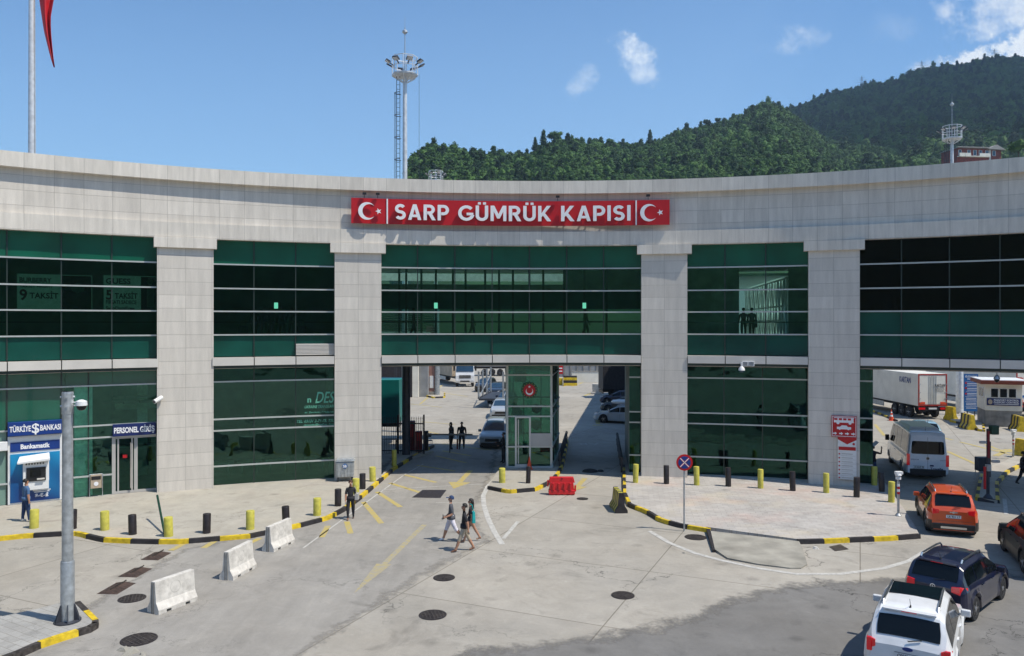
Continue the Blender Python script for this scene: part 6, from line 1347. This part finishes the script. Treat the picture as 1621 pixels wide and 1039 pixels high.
p=G(934,747); b=MB(); b.lathe([(.35,0),(.3,.1),(.12,.16)],10,sx=1.3); b.lathe([(.2,0),(.15,.08),(.05,.1)],8,c=(.6,.1,0)); single('rag_heap','_' and b,'black_rubber','dark heap of rags on the shaded lane','rags',p,smooth=True)
# passport cabin
p=ATD(1560,63.4); rz=R(-19); o=thing('passport_cabin','cream passport control cabin with three dark windows and a brown roof edge','cabin',p,rz)
b=MB(); b.b2((0,0,0),(2.55,2.8,1.3)); b.build('plinth','concrete_grey',o,bevel=.02); b=MB(); b.b2((-.03,-.03,1.3),(2.58,2.83,3.45)); b.build('wall','cream_wall',o,bevel=.02)
b=MB(); b.b2((-.45,-.55,3.45),(2.95,3.2,3.75)); r_=b.build('roof','brown_red',o,bevel=.02); b=MB(); b.b2((-.4,-.5,3.752),(2.9,3.15,3.8)); b.build('roof_sheet','white_paint',r_)
for x in (.35,.98,1.6): b=MB(); b.b2((x,-.06,2.35),(x+.56,-.02,3.1)); f=b.build('window','white_paint',o); b=MB(); b.b2((x+.04,-.075,2.39),(x+.52,-.061,3.06)); b.build('pane','glass_black',f)
for y in (.4,1.3): b=MB(); b.b2((-.07,y,2.3),(-.031,y+.7,3.1)); f=b.build('window','white_paint',o); b=MB(); b.b2((-.085,y+.06,2.36),(-.071,y+.64,3.04)); b.build('pane','glass_black',f)
b=MB(); b.b2((.08,-.09,1.72),(2.45,-.035,2.3)); s_=b.build('sign_panel','navy_sign',o); b=MB(); text(b,'PASAPORT KONTROL',.13,(1.45,-.092,2.16),depth=.006,bold=.02,width=1.75); text(b,'PASSPORT CONTROL',.13,(1.45,-.092,1.98),depth=.006,bold=.02,width=1.75); b.box((1.45,-.096,1.83),(1.7,.005,.04)); b.build('lettering','white_letter',s_); b=MB(); b.disc((.32,-.09,2.0),.2,0,16,thick=.01,sx=.8); b.build('crest','tan',s_)
p2=p+Matrix.Rotation(rz,3,'Z')@Vector((1.25,-1.0,0)); 
t=TH(1578,RF+.2); q=P(t,RF+.2); o=thing('dome_camera','grey dome camera hanging on a rod from the soffit before the passport cabin','camera',(q.x,q.y,ZA(603,q.y)),-t,'security cameras'); b=MB(); b.cyl((0,0,.1),(0,0,6.15-ZA(603,q.y)),.02,n=6); b.build('rod','steel_galv',o); b=MB(); b.lathe([(.04,.28),(.12,.18),(.14,.08)],12); b.build('housing','steel_galv',o,smooth=True); b=MB(); b.lathe([(.12,.08),(.1,-.02),(.03,-.08)],12); b.build('dome','glass_black',o,smooth=True)
# blue information board
p=G(1537,661); o=thing('info_board','tall blue information board with white lines beside the passport cabin','sign',p,R(-12)); w=1.15
b=MB(); b.b2((-w/2,-.05,.55),(w/2,.05,3.85)); b.build('panel','sign_blue',o); b=MB()
text(b,'BİLGİLENDİRME',.15,(0,-.052,3.62),depth=.006,bold=.03,width=.95); text(b,'PANOSU',.13,(0,-.052,3.4),depth=.006,bold=.03,width=.6)
for k in range(17): b.box((.08 if k<9 else 0,-.055,3.15-k*.145),(.8 if k%3 else .95,.006,.05 if k%3 else .02))
for k in (3.05,2.6,2.1): b.disc((-.42,-.052,k),.09,1,12)
b.build('lettering',['white_letter','red_sign'],o)
for s in (-.3,.3): b=MB(); b.cyl((s,0,0),(s,0,.55),.05,n=8); b.build('leg','steel_dark',o)
p=G(1519,657); o=thing('steel_column','thick pale steel column beside the blue information board','column',p); b=MB(); b.lathe([(.33,0),(.3,4),(.28,9)],18); b.build('shaft','steel_white',o,smooth=True); b=MB(); b.lathe([(.62,0),(.62,.06),(.5,.08)],18); [b.box((.45*C_(a),.45*S(a),.15),(.06,.06,.2)) for a in [k*PI/4 for k in range(8)]]; b.build('foot_plate','steel_dark',o)
isl=[(1503,668),(1520,672),(1548,683),(1560,684),(1558,672),(1545,660),(1525,653),(1505,655)]
pave('pavement',inset(isl[:5],.1)+px(isl[5:]),'sidewalk_left',.14); kerb('kerb',isl[:5],1.0); kerb('kerb',[(1380,652),(1400,660),(1418,668)],1.0); 
# right barrier island with devices
isl=[(1543,793),(1583,798),(1581,768),(1597,750),(1640,728),(1660,712),(1625,716),(1588,735),(1552,745)]
pave('pavement',inset([isl[8]]+isl[:6],.1)+px(isl[6:8]),'sidewalk_left',.15); kerb('kerb',[isl[8],isl[0],isl[1],isl[2],isl[3],isl[4],isl[5]],1.0,w=.17)
p=G(1564,789,.15); hh=ZA(679,p.y)-.15; o=thing('scanner_mast','dark equipment mast with cameras and a red panel on the right lane island','mast',p)
b=MB(); b.b2((-.05,-.05,0),(.05,.05,hh)); b.b2((.06,-.03,1.0),(.12,.05,hh-.6)); b.lathe([(.2,0),(.2,.04),(.08,.2)],10); b.build('pole','steel_dark',o)
b=MB(); b.b2((-.055,-.06,1.9),(.055,-.05,hh-.1)); b.build('red_strip','red_dark',o)
b=MB(); b.box((.26,-.02,hh-.05),(.34,.3,.42)); b.build('lamp_head','green_steel',o,bevel=.03)
for q,s in (((-.3,-.1,hh-.62),(.3,.12,.12)),((.3,-.1,1.75),(.35,.14,.12)),((-.05,-.1,1.45),(.2,.2,.3))): b=MB(); b.box(q,s); b.box((q[0]/2,0,q[2]),(abs(q[0]),.04,.04)); b.build('camera_head','alu_grey',o,bevel=.02)
b=MB(); b.b2((-.25,-.14,.45),(-.17,-.06,1.5)); b.build('red_panel','red_plastic',o)
p=G(1556,762,.15); box_thing('equipment_case','dark boxy device on a low frame on the right lane island','case',p,[('case','steel_dark',[((-.3,-.2,.55),(.3,.25,1.25))]),('leg','steel_galv',[((-.28,-.2,0),(-.25,-.17,.55))]),('leg','steel_galv',[((.25,-.2,0),(.28,-.17,.55))]),('leg','steel_galv',[((-.28,.2,0),(-.25,.23,.55))]),('leg','steel_galv',[((.25,.2,0),(.28,.23,.55))])])
# ------------------------------------------------------------------ masts, flagpole, hillside things
def light_mast(x,ytop,d,ypl,label,base_z=0,full=True,rdeg=0,s=1.0):
    H_=ZA(ytop,d)-base_z; zp=ZA(ypl,d)-base_z; o=thing('light_mast',label,'mast',ATD(x,d,base_z),rdeg,'lighting masts')
    b=MB(); b.lathe([(.27*s,0),(.16*s,zp+.2)],16); b.build('shaft','steel_white',o,smooth=True)
    b=MB(); b.cyl((0,0,zp),(0,0,H_),.05*s,.03*s,n=8); b.lathe([(.02,H_-.6),(.22*s,H_-.42),(.2*s,H_-.3),(.02,H_-.15)],10); b.cyl((0,0,H_),(0,0,H_+.8),.012,n=5); b.build('finial','steel_galv',o,smooth=True)
    b=MB(); n=8; r0=.95*s; r1=1.02*s
    for i in range(n):
        a=2*PI*i/n;c=2*PI*(i+1)/n; A=Vector((r1*C_(a),r1*S(a),0));B=Vector((r1*C_(c),r1*S(c),0))
        for zz,rr in ((zp+.1,.06),(zp+.75*s,.03),(zp+1.5*s,.035)): b.cyl(A+Vector((0,0,zz)),B+Vector((0,0,zz)),rr,n=5)
        b.cyl(A+Vector((0,0,zp)),A+Vector((0,0,zp+1.5*s)),.035,n=5)
        b.cyl((.2*C_(a),.2*S(a),zp-.5*s),A+Vector((0,0,zp)),.04,n=5)
    b.lathe([(r1,zp),(r1,zp+.05)],8); b.build('platform','steel_white',o)
    for i in range(8):
        a=2*PI*(i+.5)/8; X=Matrix.Rotation(a,4,'Z'); b=MB(); b.cyl((.9*s,0,zp+.75*s),(1.38*s,0,zp+1.0*s),.05,n=5,X=X); b.build('lamp_arm','steel_dark',o)
        b=MB(); Y=X@Matrix.Translation((1.4*s,0,zp+1.05*s))@Matrix.Rotation(R(-28),4,'Y'); b.box((0,0,0),(.4*s,.48*s,.11*s),0,X=Y); [b.box((-.12*s+.12*s*k,0,-.065*s),(.07*s,.4*s,.02),1,X=Y) for k in range(3)]; b.build('floodlight',['steel_dark','lamp_white'],o)
    if full:
        b=MB(); xl=-1.05*s
        for dx,dy in ((-.05,0),(-.55,0)): b.cyl((-.36+dx*.5,dy,0),(-.36+dx*.5,dy,zp),.025,n=5)
        z=.4
        while z<zp: b.cyl((-.38,0,z),(-.62,0,z),.016,n=4); z+=.35
        b.build('ladder','steel_dark',o); b=MB(); z=2.2
        while z<zp-.4:
            pts=[(-.35-.45*S(PI*k/8)-.0,.38*C_(PI*k/8),z) for k in range(9)]; b.tube(pts,.028,4); z+=1.7
        for k in (2,4,6): b.cyl((-.35-.45*S(PI*k/8),.38*C_(PI*k/8),2.2),(-.35-.45*S(PI*k/8),.38*C_(PI*k/8),z-1.7),.016,n=4)
        b.build('ladder_cage','steel_dark',o); b=MB(); b.cyl((1.15,-.5,4),(1.15,-.5,zp),.012,n=4); b.build('cable','steel_dark',o)
    return o
light_mast(641,43,60,121,'tall lighting mast with caged ladder rising left above the name sign',full=True,s=.95)
light_mast(1507,160,85,221,'lighting mast before the wooded mountain at the right',full=True,s=.95)
light_mast(690,283,92,287.5,'top of a distant lighting mast just over the parapet',full=False,s=.8)
# flagpole
d=50; p=ATD(50.5,d); o=thing('flagpole','thick pale flagpole standing behind the left end of the parapet','flagpole',p); b=MB(); b.lathe([(.27,0),(.235,14),(.17,33),(.15,36)],20); b.build('pole','steel_white',o,smooth=True); b=MB(); b.lathe([(.05,0),(.22,.12),(.22,.3),(.05,.42)],14,0,(0,0,36)); b.build('finial','chrome',o,smooth=True); b=MB(); b.cyl((.26,-.1,10),(.24,-.1,36),.012,n=4); b.build('halyard','steel_dark',o)
mat('flag_red',(.55,.008,.02),.6,0,.1,1)
b=MB(); rows=22; vs=[]; yt=-190
for j in range(rows+1):
    f=j/rows; y=yt+(107-yt)*f; xl=np.interp(y,[-190,0,50,90,107],[62,62.5,70,80,85.5]); xr=np.interp(y,[-190,-60,0,30,60,90,107],[112,104,85,80,81.5,84.5,87])
    for i in range(9): g=i/8; x=xl+(xr-xl)*g; dd=d+.35*S(g*9+f*2)*(1-f*.6); q=ATD(x,dd,ZA(y,dd)); vs.append((q.x-p.x,q.y-p.y,q.z))
b.add(vs,[(j*9+i,j*9+i+1,(j+1)*9+i+1,(j+1)*9+i) for j in range(rows) for i in range(8)]); f=single('flag',b,'flag_red','red flag hanging limp in folds beside the flagpole','flag',p,smooth=True,angle=180); sd=f.modifiers.new('thick','SOLIDIFY'); sd.thickness=.02
# red house on the hillside
d=290; z0=ZA(262,d); o=thing('hillside_house','red brick house with balconies showing over the parapet at right','house',ATD(1551,d,z0-4),R(6))
b=MB(); b.b2((-9,0,0),(8.5,9,10.2)); b.build('wall','brick_red',o); b=MB(); b.b2((-9.6,-1.5,10.2),(3,9.5,10.5)); b.add([(2.5,-1.2,9.9),(9.5,-1.2,9.7),(6,-1.2,11.6),(2.5,9.5,9.9),(9.5,9.5,9.7),(6,9.5,11.6)],[(0,1,2),(5,4,3),(0,2,5,3),(2,1,4,5),(1,0,3,4)]); b.build('roof','roof_grey',o)
for z in (3.6,7.2): b=MB(); b.b2((-9,-1.4,z-.3),(3.2,0,z)); b.b2((-9,-1.4,z),(-4.5,-1.25,z+1)); b.b2((-1,-1.4,z),(3.2,-1.25,z+1)); b.build('balcony','cream_wall',o)
for x in (-8.5,-5,-2.6,-.4,2.2,5): b=MB(); b.b2((x,-.06,7.6),(x+1.3,-.01,9.6)); f=b.build('window','white_paint',o); b=MB(); b.b2((x+.15,-.08,7.7),(x+1.15,-.061,9.5)); b.build('pane','glass_blue',f)
b=MB(); b.b2((3.7,-.15,0),(4.3,.05,10)); b.build('corner_pillar','cream_wall',o)
b=MB(); b.b2((0,0,0),(1,1,1.2)); ch=b.build('chimney','cream_wall',o); ch.location=(-1,3,10.4)
d=260; o=box_thing('shed_roof','grey shed roof edge peeping over the parapet right of the peak','shed',ATD(1425,d,ZA(270,d)-3),[('wall','wall_grey',[((-4,0,0),(3.5,5,3.2))]),('roof','roof_grey',[((-4.3,-.4,3.2),(3.8,5.4,3.6))])])
def pylon(x,yb,yt,d,label):
    z0=ZA(yb,d); h=ZA(yt,d)-z0; o=thing('power_pylon',label,'pylon',ATD(x,d,z0),0,'power pylons on the mountain'); b=MB(); w=h*.10; r=h*.0055
    for sx in (-1,1):
        for sy in (-1,1): b.cyl((sx*w,sy*w,0),(sx*w*.25,sy*w*.25,h*.95),r*1.4,n=4)
    for k in range(6):
        a=k/6;c=(k+1)/6; wa=w*(1-.75*a);wc=w*(1-.75*c)
        for s in (-1,1): b.cyl((s*wa,-wa,h*a),(-s*wc,-wc,h*c),r,n=4)
    b.cyl((0,0,h*.9),(0,0,h*1.05),r*1.4,n=4); b.build('lattice','steel_galv',o)
    for z,l in ((.62,.3),(.78,.36),(.9,.24)): b=MB(); b.cyl((-h*l,0,h*z),(h*l,0,h*z),r*1.3,n=4); b.build('cross_arm','steel_galv',o)
pylon(1364,147,121,1000,'power pylon on the bare sky side, leftmost of the three on the mountain crest'); pylon(1459,126,97,1030,'power pylon on the crest before the cumulus, middle of three'); pylon(1574,104,78,1050,'power pylon nearest the mountain top, rightmost of three')
# ------------------------------------------------------------------ people
mat('skin',(.42,.22,.14),.55,0,.04); mat('skin_dark',(.20,.10,.065),.6); mat('hair_dark',(.012,.009,.008),.6); mat('cloth_black',(.018,.018,.022),.85,0,.15,20); mat('cloth_grey',(.075,.08,.095),.9,0,.1,20); mat('cloth_white',(.66,.64,.72),.9); mat('cloth_khaki',(.42,.36,.27),.9); mat('cloth_navy',(.02,.045,.12),.85,0,.1,20); mat('cloth_blue',(.06,.13,.26),.85,0,.1,20); mat('shoe_white',(.7,.72,.75),.6); mat('shoe_brown',(.2,.10,.06),.7); mat('teal_cloth',(.01,.36,.36),.8); mat('hair_brown',(.07,.025,.012),.6)
def person(label,loc,head_deg,h=1.75,arms=None,legs=None,top='cloth_black',bottom='cloth_black',shoes='shoe_brown',skin='skin',hair='hair_dark',sleeve=.45,leglen=1.0,bulk=1.0,longhair=False,female=False,cap=None,lean=0,hands=True,hold=None):
    """body grown over a jointed skeleton; local +y is forward. arms/legs: per side (swing, side, elbow or knee bend) in degrees"""
    k=h/1.75; o=thing('person',label,'person',loc,-R(head_deg),None)
    V=[];E=[];Rr=[];K=[]
    def nd(p,r,par=None,tag_=0):
        V.append(Vector(p)*k); Rr.append(r*k); K.append(tag_)
        if par is not None: E.append((par,len(V)-1))
        return len(V)-1
    lx=S(R(lean)); 
    root=nd((0,0,.93),.15*bulk); sp=nd((0,.0+.15*lx,1.10),.14*bulk*(.88 if female else 1),root); ch=nd((0,.01+.3*lx,1.30),.165*bulk,sp); nk=nd((0,.3*lx+.0,1.47),.06,ch); 
    hx=.35*lx; h1=nd((0,hx+.015,1.56),.062,nk); h2=nd((0,hx+.02,1.64),.088,h1); h3=nd((0,hx+.0,1.70),.078,h2); nd((0,hx+.115,1.615),.014,h2)
    segs=[]
    def rot(v,sw,sd,s): 
        v=Matrix.Rotation(R(sw),3,'X')@Matrix.Rotation(-s*R(sd),3,'Y')@Vector(v); return v
    arms=arms or {1:(10,8,15),-1:(-10,8,15)}; legs=legs or {1:(12,2,8),-1:(-12,2,20)}
    hw_=.185*bulk if not female else .165
    hands_pos={}
    for s in (1,-1):
        sw,sd,el=arms[s]; sh=nd((s*hw_,.3*lx,1.40),.072*bulk,ch); p0=Vector((s*hw_,.3*lx,1.40))+Vector((s*.02,0,-.02))
        u=rot((0,0,-.28),sw,sd,s); e=p0+u; ei=nd(e,.05*bulk,sh); f=rot((0,0,-.25),sw+el,sd*.5,s); wv=e+f; wi=nd(wv,.032,ei); segs.append((p0,e,'arm')); segs.append((e,wv,'fore'))
        hd=f.normalized(); pm=wv+hd*.055; pi=nd(pm,.03,wi); hands_pos[s]=(pm,hd)
        if hands:
            side=Vector((0,1,0)).cross(hd); side=Vector((0,1,0))-hd*hd.y; side.normalize()
            for q,l in ((-.030,.075),(-.01,.088),(.01,.082),(.028,.066)):
                a=pm+side*q+hd*.03; ai=nd(a,.0095,pi); b1=a+hd*l*.55; bi=nd(b1,.0088,ai); nd(b1+(hd*.8+Vector((-s*.5,0,0))).normalized()*l*.5,.0078,bi)
            a=pm+side*.038-hd*.015; ai=nd(a,.0105,pi); nd(a+(side*.6+hd).normalized()*.055,.009,ai)
        sw,sd,kn=legs[s]; tk=1.25 if leglen>.9 else 1.12; hp=nd((s*.092*bulk,0,.90),.105*bulk,root); p0=Vector((s*.092*bulk,0,.90)); u=rot((0,0,-.42),sw,sd,s); kk=p0+u; ki=nd(kk,.064*bulk*tk,hp); f=rot((0,0,-.41),sw-kn,sd*.3,s); an=kk+f; ai=nd(an,.038*(tk if leglen>.9 else 1.0)*1.1,ki); segs.append((p0,kk,'thigh')); segs.append((kk,an,'shin'))
        ft=an+Vector((0,.10,-.045)); fi=nd(ft,.038,ai); nd(ft+Vector((0,.07,-.008)),.03,fi); nd(an+Vector((0,-.035,-.04)),.032,ai)
    zmin=min(v.z-r for v,r in zip(V,Rr)); V=[v-Vector((0,0,zmin)) for v in V]
    me=bpy.data.meshes.new('sk'); me.from_pydata([tuple(v) for v in V],E,[]); ob=bpy.data.objects.new('sk',me); col.objects.link(ob)
    md=ob.modifiers.new('s','SKIN'); md.branch_smoothing=.5; sv=me.skin_vertices[0].data
    for i,r in enumerate(Rr): sv[i].radius=(r,r*.82 if i in (root,sp,ch) else r); sv[i].use_root=(i==0)
    if True: sv[ch].radius=(Rr[ch]*1.12,Rr[ch]*.78); sv[root].radius=(Rr[root]*1.08,Rr[root]*.85)
    sb=ob.modifiers.new('b','SUBSURF'); sb.levels=sb.render_levels=1
    dg=bpy.context.evaluated_depsgraph_get(); dg.update(); m2=bpy.data.meshes.new_from_object(ob.evaluated_get(dg)); bpy.data.objects.remove(ob); m2.name='body'
    for x in (skin,top,bottom,shoes,hair): m2.materials.append(MAT[x])
    mats_=[]
    for pgn in m2.polygons:
        c=(pgn.center+Vector((0,0,zmin)))/k; best=None; bd_=9
        for (a,b2_,nm) in segs:
            d=b2_-a; t=max(0,min(1,(c-a).dot(d)/d.length_squared)); q=(a+d*t-c).length
            if q<bd_: bd_=q; best=(nm,t)
        mi=1
        if c.z>1.475 and abs(c.x)<.14: mi=0
        elif bd_<.075 and best[0]=='arm' and abs(c.x)>.15: mi=1 if (best[1]<sleeve*2 or sleeve>=1) else 0
        elif bd_<.09 and best[0]=='fore': mi=1 if (sleeve>=1 and best[1]<.95) else 0
        elif best[0] in('thigh','shin') and c.z<.98:
            g=(best[1]*.5 if best[0]=='thigh' else .5+best[1]*.5); mi=2 if g<leglen else 0
            if best[0]=='shin' and best[1]>.97: mi=3
        if c.z<.93 and mi==1 and bd_>.02 and best[0] in('thigh','shin'): mi=2
        mats_.append(mi)
    m2.polygons.foreach_set('material_index',mats_); m2.polygons.foreach_set('use_smooth',[True]*len(m2.polygons))
    bo=bpy.data.objects.new('body',m2); col.objects.link(bo); bo.parent=o
    hz=(1.66*k-zmin); hy=hx*k
    b=MB(); rr=.098*k; vs=[];n=14
    prof=[(.0,1.14),(.45,1.05),(.8,.8),(1.0,.4),(1.06,.05),(1.02,-.35 if not longhair else -.5)]
    for q,z in prof:
        for i in range(n):
            a=2*PI*i/n; fr=S(a)>.45 and z<.45; vs.append((q*rr*C_(a)*.94,hy+q*rr*S(a)*(1.05 if not fr else .8)-.012*k,hz+(z if not fr else max(z,.42))*rr))
    b.add(vs,[(j*n+i,(j+1)*n+i,(j+1)*n+(i+1)%n,j*n+(i+1)%n) for j in range(len(prof)-1) for i in range(n)])
    if longhair: b.lathe([(.02,-.35),(.07,-.3),(.085,-.1),(.06,.05)],10,0,(0,hy-.09*k,hz),sy=.6)
    b.build('cap' if cap else 'hair',cap or hair,o,smooth=True,angle=180)
    if cap: b=MB(); b.box((0,hy+.13*k,hz+.035*k),(.13*k,.11*k,.012)); b.build('cap_peak',cap,o,bevel=.005)
    b=MB(); [b.lathe([(.004,-.009),(.011,0),(.004,.009)],8,0,(s*.032*k,hy+.088*k,hz-.01*k)) for s in (-1,1)]; b.build('eyes','black_plastic',o)
    b=MB(); b.box((0,hy+.098*k,hz-.072*k),(.04*k,.012*k,.008*k)); b.build('mouth','red_dark',o)
    b=MB(); [b.lathe([(.006,-.028),(.018,0),(.006,.03)],8,0,(s*.09*k,hy+.01,hz-.015*k),sx=.5) for s in (-1,1)]; b.build('ears',skin,o,smooth=True)
    # belt line / shirt hem as clothing
    b=MB(); b.lathe([(.158*bulk,-.04),(.160*bulk,.02),(.15*bulk,.10)],18,0,(0,0,.93*k-zmin),sx=1.14*k,sy=.9*k); b.build('shirt_hem' ,top,o,smooth=True,angle=180)
    return o,k,zmin,hands_pos
def hand_at(res,s): o,k,zm,hp=res; p,d=hp[s]; return o.matrix_world if False else (Matrix.Translation(o.location)@Matrix.Rotation(o.rotation_euler.z,4,'Z')@(Vector(p)*k-Vector((0,0,zm)))), o
W8={1:(24,3,6),-1:(-20,3,22)}
g=G(714,857); m1=person('man in grey T-shirt, white shorts and dark cap walking left',g,-98,1.78,{1:(-8,6,58),-1:(-4,6,74)},{1:(22,2,4),-1:(-24,2,18)},'cloth_grey','cloth_white','shoe_white',leglen=.56,bulk=1.14,cap='cloth_navy',sleeve=.4)
q,_=hand_at(m1,-1); b=MB(); b.box((0,0,0),(.02,.075,.15)); single('phone',b,'black_plastic','dark phone held by the man in white shorts','phone',q+Vector((-.05,0,.05)),R(20),bevel=.006)
g=G(735,873); m2_=person('bearded man in black T-shirt and beige shorts striding left',g,-95,1.8,{1:(-14,8,18),-1:(-22,6,16)},{1:(-20,2,10),-1:(24,2,4)},'cloth_black','cloth_khaki','shoe_brown',leglen=.56,bulk=1.03,sleeve=.4)
g=G(745,858); w1=person('dark-haired woman with a turquoise bag walking behind the bearded man',g,-92,1.68,{1:(15,8,25),-1:(-12,8,20)},{1:(-24,2,8),-1:(20,2,4)},'cloth_black','skin','shoe_brown',leglen=.3,female=True,bulk=.86,longhair=True,sleeve=.3)
q=Vector(w1[0].location)+Vector((.12,-.22,1.05)); b=MB(); b.box((0,0,-.05),(.12,.22,.42),taper=.8); b.tube([(0,-.06,.15),(-.06,-.02,.42),(-.12,.1,.45)],.018); o=single('shoulder_bag',b,'teal_cloth','turquoise bag on the back of the dark-haired woman','bag',q,R(15),bevel=.04)
g=G(555,822,.0); w2=person('short-haired woman in black T-shirt and trousers stepping off the kerb',g,170,1.66,{1:(8,5,12),-1:(-10,5,14)},{1:(14,2,4),-1:(-8,2,10)},'cloth_black','cloth_black','shoe_brown',female=True,bulk=1.06,hair='hair_brown',sleeve=.45)
q=Vector(w2[0].location)+Vector((.25,.12,.95)); b=MB(); b.box((0,0,0),(.14,.3,.26)); b.tube([(0,-.1,.13),(-.1,-.02,.45),(0,.1,.13)],.01); single('handbag',b,'alu_grey','grey handbag at the side of the woman in black','bag',q,0,bevel=.03)
g=G(41,826,KZ); person('man in blue T-shirt and jeans standing beside the cash machine',g,35,1.76,{1:(-4,6,10),-1:(4,6,8)},{1:(6,2,2),-1:(-3,3,6)},'cloth_blue','cloth_navy','shoe_white',bulk=1.12,sleeve=.4)
g=G(714,711); person('guard in dark uniform with one hand raised to his head, by the boom barrier',g,120,1.76,{1:(70,30,115),-1:(0,6,6)},{1:(4,3,2),-1:(-6,3,4)},bulk=1.12,top='cloth_black',bottom='cloth_black',shoes='black_rubber',skin='skin_dark',sleeve=.5)#,'cloth_black','black_rubber',skin='skin_dark',sleeve=.5)
g=G(731,711); person('guard in dark uniform standing with arms down, right of the other guard',g,180,1.78,{1:(2,6,8),-1:(-4,6,10)},{1:(4,3,2),-1:(-5,3,4)},bulk=1.15,top='cloth_black',bottom='cloth_black',shoes='black_rubber',skin='skin_dark',sleeve=.5)#,'cloth_black','black_rubber',skin='skin_dark',sleeve=.5)
g=G(797,733,KZ); person('dark-clothed officer at the left corner of the gate booth',g,-100,1.78,{1:(30,8,60),-1:(20,8,50)},{1:(3,3,2),-1:(-3,3,2)},'cloth_black','cloth_black','black_rubber',skin='skin_dark',sleeve=1)
g=G(1382,757,KZ); pr=person('person in dark clothes shading their head with a sheet of card, by the right block',g,70,1.74,{1:(75,20,110),-1:(2,5,12)},{1:(6,2,4),-1:(-4,2,4)},'cloth_black','cloth_navy','black_rubber',skin='skin_dark',sleeve=1)
b=MB(); b.box((0,0,0),(.34,.26,.012)); o=single('card_sheet',b,'white_paint','pale sheet of card held over the head at the right block','card',pr[0].location+Vector((.08,-.05,1.84)),R(30)); o.rotation_euler=(R(20),R(-40),0)
g=G(1620,769,0); person('person in black at the right edge beyond the lane island',g,100,1.76,{1:(5,8,15),-1:(-5,8,15)},None,'cloth_black','cloth_black','black_rubber',sleeve=1)
# silhouettes behind the upper glass
def upper(x,r,label,hd,**k): t=TH(x,r); p=P(t,r,7.5); return person(label,p,hd,1.72,None,None,'cloth_black','cloth_black','black_rubber',sleeve=1,hands=True,**k)
for x,l,hd in ((1177,'traveller seen through the right upper glass, left of two','0'),(1190,'traveller with a shoulder bag seen through the right upper glass, right of two','0')): upper(x,45.2,l,10)
t=TH(1196,45.2); p=P(t,45.2,8.35); b=MB(); b.box((0,0,0),(.2,.35,.45)); single('shoulder_bag',b,'black_rubber','dark bag hanging beside the right traveller upstairs','bag',p,-t,bevel=.05)
for x,l,hd in ((403,'traveller at the left end of the group behind the upper glass',150),(418,'second traveller of the group behind the upper glass, beside the small suitcase',190),(430,'middle traveller of the group behind the upper glass, under the lit panel',170),(446,'fourth traveller of the group behind the upper glass',200),(461,'traveller at the right end of the group behind the upper glass',170)): upper(x,45.0,l,hd)
for x,l in ((655,'figure walking behind the wide middle upper glass, leftmost'),(748,'figure bending behind the wide middle upper glass'),(928,'figure under the right lit panel behind the wide middle upper glass')): upper(x,45.5,l,90)
for i,(x,l) in enumerate(((385,'dark suitcase standing left of the group behind the upper glass'),(477,'dark suitcase standing right of the group behind the upper glass'))):
    t=TH(x,44.8); o=thing('suitcase',l,'suitcase',P(t,44.8,7.5),-t,'suitcases behind the upper glass'); b=MB(); b.b2((-.24,-.14,.06),(.24,.14,.72)); b.build('shell','cloth_navy',o,bevel=.04); b=MB(); b.tube([(-.12,.1,.7),(-.12,.1,1.0),(.12,.1,1.0),(.12,.1,.7)],.014); b.build('handle','chrome',o)
# ------------------------------------------------------------------ haze
HAZE=True
if HAZE:
    b=MB(); b.b2((-1500,-700,-2),(2200,1900,475)); o=b.build('haze',[]); hm=bpy.data.materials.new('haze_air'); hm.use_nodes=True; nt=hm.node_tree; nt.nodes.clear()
    ou=nt.nodes.new('ShaderNodeOutputMaterial'); pv=nt.nodes.new('ShaderNodeVolumePrincipled'); pv.inputs['Color'].default_value=(.6,.8,1,1); pv.inputs['Density'].default_value=.0002; pv.inputs['Anisotropy'].default_value=.3; nt.links.new(pv.outputs[0],ou.inputs['Volume'])
    o.data.materials.append(hm); tag(o,kind='stuff',label='thin blue haze lying over the valley and mountain',cat='haze')
